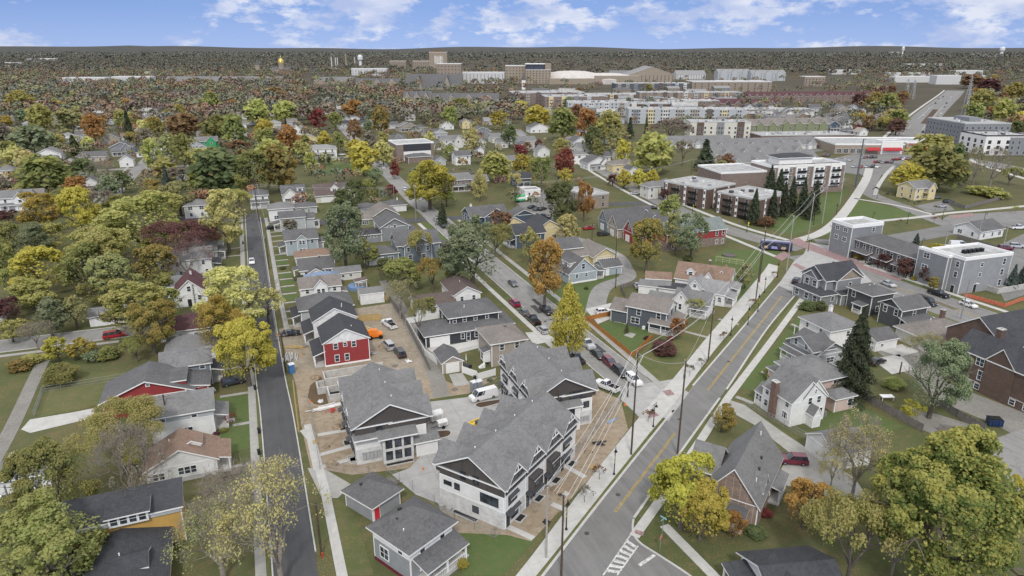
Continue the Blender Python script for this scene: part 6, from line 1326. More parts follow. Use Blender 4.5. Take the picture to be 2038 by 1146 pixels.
# utility poles and wires
pt={}
def P0(k_,u,v,vt,label,**kw):
    x,y=G(u,v);d=SP(x,y,0)[2]
    lo,hi=2,30
    for _ in range(30):
        m=(lo+hi)/2
        if SP(x,y,m)[1]>vt:lo=m
        else:hi=m
    pole(x,y,m,label,**kw);pt[k_]=(x,y,m)
P0('a',1117,1146,985,'brown utility pole with orange top band nearest the bottom of main road',arms=0);P0('b',1087,1110,970,'pale grey utility pole beside the pale sidewalk at the bottom',arms=0,m=plain('pole_pale',(.33,.31,.29),.9))
P0('c',1256,905,700,'dark utility pole before the dirt yard, left of the double lamp',arms=1,armang=54);P0('d',1348,905,718,'dark utility pole with grey transformer at the street mouth',arms=1,armang=54,xf=True);P0('e',1409,719,597,'tall brown utility pole by the dark grey house, pale crossarm and transformer',arms=2,armang=54,xf=True)
P0('f',1503,605,488,'dark utility pole opposite the white gabled house by the sidewalk',arms=1,armang=54);P0('f2',1511,562,452,'utility pole at the sidewalk bend below the crossing',arms=1,armang=54);P0('g',1565,540,428,'pale utility pole at the left corner of the crossing',arms=1,armang=60,m=plain('pole_pale',(.33,.31,.29),.9));P0('h',1608,475,384,'pale utility pole with crossarm above the crossing',arms=1,armang=60,m=plain('pole_pale',(.33,.31,.29),.9));P0('i',1636,445,360,'pale utility pole right of the dark conifers',arms=1,armang=60,m=plain('pole_pale',(.33,.31,.29),.9));P0('j',1671,408,355,'utility pole by the hotel corner',arms=1,m=plain('pole_pale',(.33,.31,.29),.9))
P0('k',1110,860,775,'slim pole beside the dirt yard fence',arms=0);P0('l',1249,790,760,'short sign pole on the street corner',arms=0);P0('m',1145,720,658,'grey cobra-head street light pole beside the yellow pyramidal tree',arms=0,m=METAL,lamp=True)
P0('n',340,870,785,'utility pole with grey box rising through the yellow-green tree',arms=1,xf=True);P0('o',640,1105,1000,'thin dark pole on the verge by the right sidewalk',arms=0);P0('p',595,860,757,'bare timber post at the site fence beside the dark street',arms=0,m=MATS['timber']);P0('q',569,740,664,'utility pole by the blue portable toilet',arms=1);P0('r',536,535,470,'utility pole beside the grey verge of the dark street',arms=1,armang=90);P0('s',515,440,365,'utility pole at the far end of the dark street',arms=1)
P0('t',828,440,365,'pale pole on the middle street lawn verge',arms=0,m=METAL,lamp=True);P0('u',785,405,370,'pale pole at the cross street corner',arms=0,m=METAL);P0('v',1108,455,395,'leaning pale pole beside the yellow round tree',arms=0,m=MATS['bark_pale']);P0('w',1178,480,445,'thin pole on the lane by the dark parked suv',arms=1);P0('x',1224,540,540-70,'thin brown pole beside the small grey garage lane',arms=0);P0('y',1225,573,535,'thin pale pole on the grass wedge of the lane',arms=0);P0('z',1025,415,362,'pole beside the green and white food van',arms=1,armang=90);P0('aa',1240,375,340,'pole among the golden row trees',arms=1,armang=90);P0('ab',1374,360,315,'pole before the vacant lawn, left one of three',arms=1);P0('ac',1418,350,315,'pole before the vacant lawn, middle one of three',arms=1);P0('ad',1451,345,305,'pole before the vacant lawn, right one of three',arms=1)
P0('ae',1912,635,555,'thin grey pole beside the wide right road',arms=0,m=METAL,lamp=True);P0('af',1945,480,440,'pale pole behind the white work vans',arms=1,m=plain('pole_pale',(.33,.31,.29),.9));P0('ag',1998,486,448,'pale pole at the corner of the white ranch house',arms=1,m=plain('pole_pale',(.33,.31,.29),.9));P0('ah',1878,500,440,'leaning pale pole behind the brick row houses',arms=0,m=plain('pole_pale',(.33,.31,.29),.9));P0('ai',30,1040,965,'slim galvanised yard light pole near the lower left trees',arms=0,m=METAL,lamp=True);P0('aj',1662,930,848,'dark pole standing at the white garage wall',arms=0);P0('ak',1790,745,720,'short ivy-covered pole on the gravel lot',arms=0);P0('al',160,285,253,'pale pole before the modern white house',arms=1,armang=90,m=plain('pole_pale',(.33,.31,.29),.9));P0('am',104,298,283,'short pole left of the white gabled house',arms=1)
def span(a,b,n,label,dz=.2,sag=.9,off=0):
    A,B_=pt[a],pt[b];L_=math.hypot(B_[0]-A[0],B_[1]-A[1]);nx,ny=-(B_[1]-A[1])/L_,(B_[0]-A[0])/L_
    for i in range(n):
        o_=(-1+2*i/(max(n-1,1))) if n>1 else 0;wire((A[0]+nx*o_+off,A[1]+ny*o_,A[2]-dz-.9*(i%2)),(B_[0]+nx*o_,B_[1]+ny*o_,B_[2]-dz-.9*(i%2)),sag,label,'power lines over the '+('main road' if a in'abcdefghi' else 'side streets'))
span('a','c',3,'grey power line between the bottom pole and the pole left of the double lamp');span('b','c',2,'grey power line from the pale bottom pole to the dirt yard pole');span('c','e',3,'grey power line from the dirt yard pole to the tall brown pole');span('d','c',1,'single cable crossing above the street mouth');span('e','f',3,'grey power line along the sidewalk past the white gabled houses');span('f','g',3,'grey power line approaching the left corner of the crossing');span('g','h',3,'grey power line passing above the trolley bus corner');span('h','i',3,'grey power line beside the dark conifers');span('i','j',2,'grey power line near the hotel corner');span('e','d',1,'single cable from tall brown pole down to the transformer pole')
span('q','r',2,'power line along the right verge of the dark street');span('r','s',2,'power line at the far half of the dark street');span('z','aa',2,'power line across the curved upper street');span('aa','ab',2,'power line above the golden row trees');span('ab','ac',2,'power line over the vacant lawn, left span');span('ac','ad',2,'power line over the vacant lawn, right span');span('s','u',2,'power line along the cross street')
# big steel pole and lattice masts
x,y=G(1703,372);k=MB();k.tube((0,0,0),(0,0,24),.55,.28,8);o=empty('steel_pylon',x,y,'tall dark steel power pole above the narrow road beside the hotel','pylon');k.build('mast',[plain('steel_dark',(.12,.13,.15),.5)],o)
for z in(16,18.5,21,23.5):
    k=MB();k.tube((0,0,z),(1.8,0,z+.3),.12,n=4);k.build('arm',[plain('steel_dark',(.12,.13,.15),.5)],o)
for u,v,h,l in((1917,238,34,'grey lattice pylon, nearer one right of the highway'),(1924,205,34,'grey lattice pylon, farther one right of the highway'),(1802,195,26,'pale twin pole left of the highway, left one'),(1815,197,26,'pale twin pole left of the highway, right one')):
    x,y=G(u,v);o=empty('lattice_pylon',x,y,l,'pylon');k=MB();
    for sx,sy in((-1,-1),(1,-1),(1,1),(-1,1)):k.tube((sx*2.4,sy*2.4,0),(sx*.35,sy*.35,h),.22,n=4)
    for i in range(7):
        z=h*i/7;w_=2.4-2.05*i/7;z2=h*(i+1)/7;w2=2.4-2.05*(i+1)/7
        for (ax,ay),(bx,by) in(((-1,-1),(1,-1)),((1,-1),(1,1)),((1,1),(-1,1)),((-1,1),(-1,-1))):k.tube((ax*w_,ay*w_,z),(bx*w2,by*w2,z2),.12,n=3)
    k.build('lattice',[METAL],o)
    for z in(h-2,h-6,h-10):
        k=MB();k.tube((-4,0,z),(4,0,z),.2,n=4);k.build('arm',[METAL],o)
# cars
for a in((501,519,180,'sedan','white','white car driving down the fresh dark street'),(578,662,95,'sedan','black','black sedan parked on the dirt beside the dark street'),(464,758,80,'suv','dark','dark suv parked on the grass beside the blue-grey house'),(228,666,83,'minivan','red','red minivan on the cross street under the lime tree'),(510,412,85,'sedan','white','white car crossing the far end of the dark street'),(541,452,80,'sedan','black','black car in the driveway of the light grey porch-arch house'),
 (773,686,352,'minivan','silver','silver minivan with dusty body on the site behind the red house'),(796,701,356,'suv','dark','dark suv with open tailgate beside the silver minivan'),(775,644,345,'pickup','white','white pickup truck on the gravel by the yellow timber fence'),(962,787,262,'van','white','white cargo van parked on the concrete yard'),
 (1024,602,0,'suv','magenta','magenta suv parked on the middle street'),(1043,620,0,'sedan','grey','dark grey sedan parked just below the magenta suv'),(1062,636,0,'pickup','black','black pickup parked between grey sedan and silver hatchback'),(1080,655,0,'hatch','silver','silver hatchback, nearest of the four cars on the left kerb'),(1088,617,180,'pickup','black','black pickup parked opposite the magenta suv'),(1021,563,180,'sedan','grey','grey car parked beside the red-orange tree'),
 (1168,683,180,'pickup','silver','silver pickup half hidden by the yellow pyramidal tree'),(1190,704,180,'sedan','black','black sedan on the right kerb above the maroon suv'),(1214,721,180,'suv','maroon','maroon suv parked between two black cars'),(1235,739,180,'suv','black','black suv parked behind the white suv'),(1261,755,180,'suv','white','white suv nearest the street mouth behind the dark pole'),(1147,712,0,'pickup','dark','dark pickup parked by the grey street light pole'),(1208,767,335,'pickup','white','white pickup parked beside the slim dirt yard pole'),
 (1201,619,95,'hatch','white','white hatchback on the drive left of the dark grey house'),(1268,567,20,'sedan','silver','silver car beside the long low white garage'),(1172,453,88,'sedan','red','red car on the driveway of the blue barn-like house'),(1201,465,88,'suv','dark','dark suv on the driveway of the greige barn-like house'),(1059,411,60,'sedan','dark','dark car, leftmost in the small parking lot'),(1069,415,60,'sedan','grey','grey car, second in the small parking lot'),(1079,415,60,'sedan','black','black car, third in the small parking lot'),(1086,431,150,'suv','dark','dark suv beside the big dark green tree in the small lot'),
 (805,376,0,'hatch','white','white car parked by the red shrub tree on the middle street'),(814,379,0,'sedan','black','black car parked behind the white one on the middle street'),(868,436,0,'hatch','silver','silver car parked beside the small conifer'),(882,449,0,'sedan','black','black car parked below the small conifer'),(793,409,80,'pickup','brown','brown pickup at the cross street corner'),(763,333,0,'hatch','white','white car under the pale gold tree, nearest of three'),(757,328,0,'sedan','white','white car under the pale gold tree, middle of three'),(751,322,0,'sedan','grey','grey car under the pale gold tree, farthest of three'),(680,307,85,'sedan','white','white car beside the long white two-storey house'),(668,317,85,'minivan','white','white van before the long white two-storey house'),(690,300,0,'sedan','black','black car on the middle street by olive trees'),(655,254,0,'sedan','dark','dark car far up the middle street'),(662,262,0,'sedan','grey','grey car far up the middle street, nearer than the dark one'),
 (1585,558,54,'suv','black','black suv driving away on the main road'),(1768,564,185,'sedan','silver','silver convertible on the wide right road'),(1868,584,180,'pickup','black','black pickup on the wide right road beside the grey block'),(1843,600,180,'van','dark','black conversion van on the wide right road'),(1928,605,180,'hatch','white','white hatchback on the wide right road by the orange mesh'),(1907,487,120,'van','white','white window van, farther of the two behind the row houses'),(1893,496,120,'van','white','plain white van, nearer of the two behind the row houses'),(2001,493,120,'suv','maroon','maroon suv on the lot right of the row houses'),(2024,489,120,'suv','silver','silver suv beside the maroon suv'),(2026,452,110,'pickup','white','white pickup on the lot beside the white ranch house'),
 (1745,718,80,'sedan','black','black car half under the big spruce'),(1578,914,298,'suv','maroon','maroon suv on the driveway of the stone-fronted hall'),(1864,392,110,'sedan','grey','grey car on the lot before the yellow house'),(1874,409,110,'sedan','silver','silver car on the lot before the yellow house'),(1888,401,110,'suv','dark','dark suv on the lot before the yellow house'),(15,357,75,'pickup','white','white pickup by the beige house at the left edge'),(1213,336,80,'sedan','silver','silver car in front of the yellow house with white gables'),(1265,384,110,'sedan','silver','silver sedan on the curved upper street'),(1298,412,120,'sedan','dark','dark car on the curved upper street beside the barn-like houses')):
    carp(*a[:5],label=a[5])
HW=((1837,262,'black',50),(1848,216,'white',50),(1856,207,'silver',50),(1862,205,'dark',50),(1868,196,'dark',50),(1852,252,'silver',235),(1866,232,'dark',235),(1873,225,'white',235),(1876,218,'silver',235),(1880,212,'dark',235),(1884,205,'black',235),(1889,199,'silver',235),(1893,193,'white',235),(1839,230,'white',50),(1877,192,'grey',50))
for u,v,c,a in HW: carp(u,v,a,random.choice(('sedan','suv')),c,'small %s car on the distant dual carriageway'%c,group='cars on the dual carriageway')
i_=0
for rowv,us in((318,range(1655,1700,9)),(312,range(1715,1750,9)),(322,range(1742,1775,8)),(316,range(1778,1808,7)),(328,range(1660,1690,10)),(308,range(1640,1652,7)),(331,range(1700,1760,12)),(285,range(1520,1610,14))):
    for u in us:
        c=random.choice(('white','black','red','silver','grey','maroon','dark','dark'));i_+=1
        carp(u+random.uniform(-1.5,1.5),rowv+random.uniform(-1,1),random.choice((60,240)),random.choice(('sedan','suv','hatch')),c,'%s car parked in the lot before the red-awning grocery'%c if rowv>300 else '%s car parked before the low red brick offices'%c,group='cars in the grocery parking lots')
# trolley bus
x,y=G(1544,492,1);o=empty('trolley_bus',x,y,'dark purple trolley-style bus entering the big crossing','bus',None,R(-38));m=paint('bus_purple',(.035,.03,.10),.35)
k=MB();k.extr([(-1.25,.5),(1.25,.5),(1.25,2.9),(1.0,3.15),(-1.0,3.15),(-1.25,2.9)],'x',-5.2,5.2,0,0);k.build('body',[m],o);k=MB();k.box(-5,5,-1.27,-1.252,1.7,2.6);k.build('window_band',[GL],o);k=MB();k.box(-5,5,1.252,1.27,1.7,2.6);k.build('window_band',[GL],o);k=MB();k.box(5.201,5.22,-1.05,1.05,1.4,2.7);k.build('windscreen',[GL],o)
k=MB()
for i,(a_,b_) in enumerate(((-4.2,-2.6),(-1.6,.6),(1.6,3.4))):k.extr([(a_,.8),(b_,.7),(b_-.3,1.6),(a_+.2,1.65)],'y',-1.275,-1.265,i%2,i%2)
k.build('side_graphic',[plain('graphic_tan',(.45,.33,.2)),plain('graphic_lilac',(.3,.3,.5))],o);k=MB();k.box(-4.8,4.6,-.5,.5,3.15,3.42);k.build('roof_lantern',[plain('bus_roof',(.35,.37,.45),.4)],o)
for xx in(-3.4,3.3):
    for s in(-1.15,1.15):
        k=MB();k.tube((xx,s-.14,.5),(xx,s+.14,.5),.5,n=12);k.build('wheel',[MATS['rubber']],o)
def truck(u,v,ang,label,bc,name,cat,stripe=None):
    x,y=G(u,v,1);o=empty(name,x,y,label,cat,None,R(90-ang));k=MB();k.box(-3.2,1.4,-1.15,1.15,.8,3.1);k.build('cargo_box',[bc],o)
    if stripe:
        for s in(-1,1):
            k=MB();k.box(-3.1,1.3,s*1.16-.012,s*1.16+.012,1.5,2.5);k.build('side_panel',[stripe],o)
    k=MB();k.extr([(-1.05,.6),(1.05,.6),(1.0,1.7),(.9,2.4),(-.9,2.4),(-1.0,1.7)],'x',1.45,3.3,0,0);k.build('cab',[TRIM],o);k=MB();k.box(3.301,3.32,-.8,.8,1.5,2.2);k.build('windscreen',[GL],o)
    for xx in(-2.2,2.4):
        for s in(-1,1):
            k=MB();k.tube((xx,s*1.05-.13,.45),(xx,s*1.05+.13,.45),.45,n=10);k.build('wheel',[MATS['rubber']],o)
truck(1038,397,85,'green and white food van at the edge of the small parking lot',plain('van_green',(.05,.42,.14),.4),'food_van','van',TRIM);truck(1049,381,150,'white box truck beside the green food van',paint('truck_white',(.68,.68,.68),.4),'box_truck','truck')
# saplings along the walks
for u,v,h,c,l in((1163,1000,2.6,'GB','bare sapling on the verge near the bottom banner lamp'),(1193,955,2.4,'RU','small rusty sapling on the verge below the second banner lamp'),(1290,840,2.4,'RU','bare sapling beside the double street lamp'),(1372,750,2.6,'GB','bare sapling in the walk by the transformer pole'),(1396,733,2.4,'GB','thin sapling left of the tall brown pole'),(1440,680,2.4,'RU','thin sapling right of the tall brown pole'),(1496,612,2.4,'RU','rusty sapling between two banner lamps'),(1540,556,2.4,'RU','rusty sapling nearest the crossing corner'),(1672,502,3,'GB','pale leafless sapling on the curved green island'),(1690,475,2.6,'RU','red-brown sapling at the flat grey block corner'),(1742,385,3,'CO','small dark tree in a walk pit, first beside the narrow road'),(1766,398,3.2,'CO','small dark tree in a walk pit, second beside the narrow road'),(1796,407,3.2,'CO','small dark tree in a walk pit, before the yellow house'),(1825,415,3.2,'CO','small dark tree in a walk pit, below the yellow house'),(1838,398,3,'CO','small dark tree beside the yellow house porch'),(1861,420,2.4,'RU','red-brown sapling at the upper red crossing'),(1858,445,2.6,'RE','bright red sapling on the green strip behind row houses'),(1790,450,2.6,'RU','red-brown sapling behind the flat grey block'),(1840,388,3,'CO','dark young tree behind the yellow house porch'),(460,850,2.6,'RE','small red sapling on the lawn of the white banded house'),(1710,358,3,'CO','dark young tree by the tall steel pole'),(2020,425,3,'YY','small yellow tree on the right street median')):
    x,y=G(u,v);sapling(x,y,h,l,c)
# ---------------------------------------------------------------- houses farther off, one line each
FILL=[]
def SH(u,vb,wp,s,wall,roof,rt,label,cat='house',dep=None,gab=False,por=None,group=None,short=None,rot=None,rh=None):
    x,y=G(u,vb);d=SP(x,y)[2];w=max(wp*d/F*.92,5);dp=dep or min(max(w*.8,7),11);h={1:3.2,1.5:4.2,2:5.6,3:8.4}[s]
    rt_=rot if rot is not None else random.uniform(-3,3);c=math.cos(R(rt_));sn=math.sin(R(rt_))
    b=B('house' if cat=='house' else cat.replace(' ','_'),label,cat,x-w/2*c,y-w/2*sn,rt_,group,short,1 if y<300 else 2)
    b.blk(0,w,0,dp,h,rt,rh or {'EW':2.4,'NS':min(3.2,w*.34),'hip':2.2,'flat':0}.get(rt,1),wall,roof,ov=.5,trimc=y<330)
    b.auto('SW' if x>0 else 'SE',sp=3.6 if y<330 else 4.4)
    if gab:
        b.blk(w*.55,w*.92,-1.4,dp*.5,h-.2,'NS',w*.2,wall,roof,ov=.4,name='gable_wing_wall',trimc=False);b.win('S',.5,h-1.4,1.2,1.2)
    if por:b.porch(w*.1,w*.9,-2,0,2.6,'S',.7,roof,.4,rail=False)
    return b
for a in ((130,284,44,1,'white','lgr','NS','modern white house with broad white gable at far left',0,1),(84,284,36,1.5,'gray','mid','EW','dark grey house left of the modern white house',0,0),(97,320,50,1.5,'white','gray','NS','white house with low black-trimmed gable near the left edge',0,1),(44,332,34,1,'offwhite','taupe','hip','small beige hip house left of the white gabled one',0,0),(16,360,34,2,'cream','gray','hip','beige two-storey house cut by the left edge',0,0),(30,419,64,2,'white','gray','EW','white porch house with red door at the left edge',1,1),
 (72,408,32,1.5,'pale','taupe','EW','pale grey house joined behind the white porch house',0,0),(222,287,34,1.5,'tan','mid','NS','tan gabled house in the left middle distance',0,0),(262,281,40,1,'white','brown','EW','low white house with brick-brown roof right of the tan gable',0,0),(244,310,44,2,'gray','mid','NS','dark grey gabled house with white base by the far left street',1,1),(185,322,50,1,'beige','mid','EW','beige house with dark roof beside the leaning bare tree',0,0),(282,262,32,1.5,'pale','gray','NS','pale gabled house under the dark conifer',0,0),(288,312,30,1,'white','dark','EW','white house with very dark roof behind the rust tree',0,0),(297,233,26,1,'white','gray','NS','small white gabled house far behind the conifer',0,0),(322,245,24,1,'white','maroon','EW','small white house with reddish roof by rust trees',0,0),(123,219,30,1,'offwhite','lgr','EW','low pale roofed house in the far left woods',0,0),(193,225,28,1,'white','gray','EW','white house strip in the far left woods',0,0),(209,248,34,1.5,'lgray','gray','hip','grey house cluster behind the yellow maple',0,0),
 (410,297,52,2,'mint','gray','EW','house wrapped in bright green sheathing',1,0),(484,286,20,1.5,'mint','gray','NS','small garage wrapped in bright green sheathing',0,0),(392,306,26,2,'lgray','mid','NS','grey gabled house in front of the bright green one',0,0),(366,358,30,1,'white','mid','EW','white gable peeking below dark green trees at left',0,0),(183,384,42,1.5,'white','mid','NS','white house with dark porch left of the side street',0,1),(456,213,26,1,'white','gray','EW','white flat house far behind the olive trees',0,0),
 (578,269,56,1.5,'white','gray','EW','white house with cross gable under orange tree',1,0),(616,288,36,1.5,'yellow','taupe','NS','cream gabled house in front of the bright orange tree',0,0),(640,314,66,2,'white','lgr','hip','long white two-storey house above the soccer lawn',0,1),(706,253,62,1,'lgray','dark','EW','long low house with black solar-dark roof behind olive trees',0,0),(685,247,30,1.5,'pale','mid','NS','pale gabled house beside the black-roofed long house',0,0),(812,262,40,1.5,'tan','gray','NS','tan porch-gabled house by the upper street',1,1),(780,286,60,1,'gray','mid','EW','wide dark grey ranch roof left of the brick school',1,0),(788,302,30,1.5,'slate','mid','NS','slate gabled house touching the brick school',0,0),(835,262,34,1,'lgray','mid','hip','hip roofed grey house behind the tan porch house',0,0),(866,272,44,1,'beige','mid','EW','beige ranch with twin white gables',1,0),(862,299,36,1,'offwhite','mid','EW','pale low house right of the brick school',0,0),(902,294,46,2,'offwhite','gray','EW','pale two-storey house with projecting white gable',1,0),(928,256,18,2,'yellow','taupe','NS','narrow yellow house with tall dark chimney',0,0),(960,276,40,2,'gray','mid','NS','dark tudor house with white half timber gable',1,0),(996,284,36,1.5,'offwhite','gray','EW','pale house behind the tudor one',1,0),(1046,297,30,2,'pale','gray','EW','pale two-storey house by the curved upper street',0,1),
 (916,380,50,2,'rose_brick','gray','EW','brick house with white columned porch behind yellow tree',0,1),(956,372,36,1,'rose_brick','gray','EW','low brick wing with grey roof near golden columnar tree',0,0),(922,328,34,2,'white','mid','EW','white house with rooftop deck by the school',0,0),(1040,371,36,1.5,'slate','dark','EW','dark house with white-railed porch above the food van',0,1),(1060,392,36,1,'white','lgr','flat','flat white garage behind the food van',0,0),(1074,264,42,1.5,'white','mid','NS','white gabled house below golden maples',0,0),(1050,296,40,2,'pale','gray','EW','pale grey square house with dark red shrub',0,0),(1155,298,34,2,'white','mid','NS','white steep-gabled house behind the big olive tree',0,0),(1153,326,30,2,'white','gray','hip','white square house right of the dark red tree',0,0),(1192,338,52,1.5,'white','mid','NS','white porch house with several crossing gables',1,1),(1240,342,50,1.5,'yellow','taupe','hip','yellow house with white gable behind golden row trees',1,0),(1082,313,28,1.5,'white','gray','NS','white house hidden behind pale yellow tree',0,0),(1020,330,26,1,'lgray','gray','EW','grey roof between olive trees on upper street',0,0),
 (1306,395,40,2,'offwhite','gray','hip','white hip roofed duplex beside the flat-roofed brick blocks',0,0),(1332,390,26,2,'offwhite','gray','hip','second hip roof joined behind the white duplex',0,0),(1430,366,36,1.5,'offwhite','mid','NS','pale gabled garage beside the red brick hotel side',0,0),(1468,368,44,1.5,'offwhite','mid','NS','second pale gabled garage nearest the hotel',0,0),
 (1838,397,56,2,'yellow','gray','EW','pale yellow old farmhouse with crossing gables and white porch',1,0),(1972,474,74,1,'white','mid','EW','white ranch house with black roof inside the board fence',0,0),
 (1658,262,32,2,'navy','gray','NS','navy gabled house behind the low red brick offices',0,1),(1688,258,24,2,'white','mid','NS','white gabled house beside the navy one',0,0),(1728,258,34,1.5,'red','gray','NS','dark red gabled house behind the grocery',0,1),(1694,268,26,1,'gray','mid','hip','low grey pyramid-roofed house before the dark red one',0,0),(1718,270,22,1,'white','tan','NS','small house with tan roof beside the dark red one',0,0)):
    SH(*a[:8],gab=a[8],por=a[9])
def gabrow(b,w,dep,h,n,wall,roof):
    b.blk(0,w,0,dep,h,'EW',4.4,wall,roof,trimc=False)
    for i in range(n):
        c=w*(i+.5)/n+random.uniform(-1,1);b.blk(c-2.6,c+2.6,-1,dep*.4,h,'NS',2.6,'lgray',roof,ov=.45,name='gable_wing_wall',trimc=False);b.gdoor('S',.5,2.4)
for u,v,w,d,n,l,r_ in((1322,296,50,15,5,'long grey roofed cottage row with small white-edged gables, upper left one',-14),(1418,303,46,15,4,'long grey roofed cottage row with small white-edged gables, upper right one',-10),(1424,318,64,17,5,'long grey roofed cottage row with small white-edged gables, middle one',-6),(1448,337,62,17,5,'long grey roofed cottage row with small white-edged gables, nearest the hotel',-6),(1512,300,44,14,4,'long grey roofed cottage row with small white-edged gables, right end one',-8)):
    gabrow(B('cottage_row',l,'building',*G(u,v),r_,None,None,2),w,d,3.4,n,'offwhite','gray')
# ---------------------------------------------------------------- bigger buildings
def slabb(label,u,vb,w,dep,h,rot,wall,n=0,fl=3.1,roofc='membrane',cat='building',name='apartment_block',short=None,faces='SW',ww=1.3,wh=1.6,trim=plain('pale_trim',(.46,.46,.45),.6),hip=None,hi=None,pent=False):
    x,y=G(u,vb);b=B(name,label,cat,x,y,rot,None,short,2,trim)
    b.blk(0,w,0,dep,h,hip or 'flat',2.6 if hip else 0,wall,roofc,trimc=False,hi=hi)
    for fc in faces:
        L_=w if fc in'SN' else dep;k=max(1,int(L_/(n or 4)));z=1.7
        while z<h-.9:
            b.wins(fc,[(i+.5)/k for i in range(min(k,14))],[z],ww,wh);z+=fl
    if w>40 and wall in('lgray','cream','rose_brick','brown_brick','tan_brick','slate'):
        nb=int(w/13)
        for i in range(nb):
            c=w*(i+.5)/nb;q=MB();q.box(c-2.6,c+2.6,-.7,0,0,h+.3*(i%3));q.build('front_bay',[W(random.choice(('yellow','lgray','gray','rose_brick','tan','brown_brick','offwhite')))],b.r);b.lb=(c-2.6,c+2.6,-.7,dep,h,0)
            zz=1.7
            while zz<h-.9: b.wins('S',[.3,.7],[zz],1.3,1.6);zz+=fl
    if not hip:
        for i in range(4+int(w/5) if w>14 else 1):
            q=MB();a=random.uniform(.06,.94)*w;c=random.uniform(.15,.85)*dep;z_=random.uniform(.5,1);q.box(a-z_,a+z_,c-.8*z_,c+.8*z_,h,h+1.3*z_);q.build('rooftop_unit',[random.choice((plain('unit_grey',(.3,.3,.31),.6),plain('unit_white',(.6,.6,.6),.6),plain('unit_dark',(.07,.07,.075),.6)))],b.r)
    if pent:
        q=MB();q.box(w*.35,w*.6,dep*.3,dep*.7,h,h+3);q.build('penthouse',[W(wall)],b.r)
    return b
def boxed_(x,y,m=1.5):
    for b in BLD:
        c,s=math.cos(-b.rot),math.sin(-b.rot);dx,dy=x-b.x,y-b.y;lx,ly=dx*c-dy*s,dx*s+dy*c
        for e in b.ext:
            if e[0]-m<lx<e[1]+m and e[2]-m<ly<e[3]+m:return True
    return False
# two flat-roofed brown brick blocks with balcony bays
for lb,sh,u,v,w,d,rot in(('flat-roofed brown brick apartment block, farther of two with black balconies','the farther flat-roofed brick block',1405,417,20,24,17),('flat-roofed brown brick apartment block, nearer of two with black balconies','the nearer flat-roofed brick block',1504,441,21,20,15)):
    b=slabb(lb,u,v,w,d,8.8,rot,'brown_brick',90,faces='',short=sh);b.lod=1
    for f in(.3,.7):
        k=MB();y0=d*f-2.6;k.box(-.08,.0,y0,y0+5.2,.2,8.6);k.build('panel_bay',[MATS['brown_panel']],b.r)
        for z in(.6,3.3,6.0):
            k=MB();k.box(-1.2,0,y0+.4,y0+4.8,z,z+.12);k.box(-1.2,-1.14,y0+.4,y0+4.8,z+.12,z+1.0);k.build('balcony',[BLK],b.r);b.lb=(-.1,w,0,d,8.8,0);b.win('W',f-.04,z+1.3,1.2,1.9)
    for f in(.06,.5,.94):
        k=MB();k.box(-.1,0,d*f-.55,d*f+.55,.2,8.5);k.build('window_strip',[TRIM],b.r);b.lb=(-.12,w,0,d,8.8,0);b.wins('W',[f],[1.6,4.4,7.2],.7,1.2)
    for f in(.25,.75):
        k=MB();k.box(w*f-.5,w*f+.5,-.1,0,.2,8.5);k.build('window_strip',[TRIM],b.r);b.lb=(0,w,-.12,d,8.8,0);b.wins('S',[f],[1.6,4.4,7.2],.7,1.2)
b=slabb('low beige commercial block with white flat roof beside the golden tree',1165,418,12,18,6.2,6,'tan_brick',6,short='the low beige block')
# corner row: flat grey towers with brick row between
b=B('townhouse_row','grey flat-roofed three-storey block at the far end of brick row houses','townhouses',183.2,164,-2,None,'the far grey flat-roofed block',1)
b.blk(0,13,0,9,10.4,'flat',0,'gray','membrane',hi=.9);b.wins('W',[.3,.7],[9,5.8],1.6,1.3);b.wins('S',[.7],[9],1,1.5)
b=B('townhouse_row','long two-storey brick row houses with hip shingle roof and canopies','townhouses',184.2,139.5,-3,None,'the brick row houses',1)
b.blk(0,10,0,24.6,6.2,'hip',2.8,'grey_brick','mid',ov=.5);b.wins('W',[(i+.5)/9 for i in range(9)],[4.7],.9,1.7);b.wins('W',[(i+.5)/5 for i in range(5)],[1.5],1.2,1.8)
for i in range(3):b.porch(-2.2,0,1+8*i,7+8*i,2.9,'W',.8,'mid',.3,rail=False,postm=DTRIM)
b=B('townhouse_row','grey flat-roofed three-storey block with black rooftop units, near end of row','townhouses',184.0,125.2,-3,None,'the near grey flat-roofed block',0)
b.blk(0,18,0,11,10.2,'flat',0,'mgray','membrane',hi=.7);b.blk(-1.4,0,4,14,10.0,'flat',0,'gray','membrane',name='side_bay_wall',hi=.5);b.wins('W',[.7],[8.6,5],1.9,1.5);b.lb=(-.0,18,0,11,10.2,0);b.wins('W',[.18],[8.4,5.4,],1,1.6);b.door('W',.18,1,2.1,DTRIM);b.wins('S',[.38],[8.2,5.2],1,1);b.wins('S',[.85],[8.4,5.2,2],1,1.7);b.door('S',.33,1.1,2.4,DTRIM)
for i in range(5):
    k=MB();k.box(5+1.6*i,6.1+1.6*i,4.5,5.6,10.26,11.3);k.build('rooftop_unit',[BLK],b.r)
b=B('garage','brown-doored white garage row with hip roof behind the near grey block','garage',203.5,133,-3,None,None,1);b.blk(0,8,0,22,2.8,'hip',2.2,'white','mid');b.lb=(0,8,0,22,2.8,0);b.gdoor('S',.3,2.6,2.2,plain('door_brown',(.12,.06,.035)));b.gdoor('S',.75,2.6,2.2,plain('door_brown',(.12,.06,.035)))
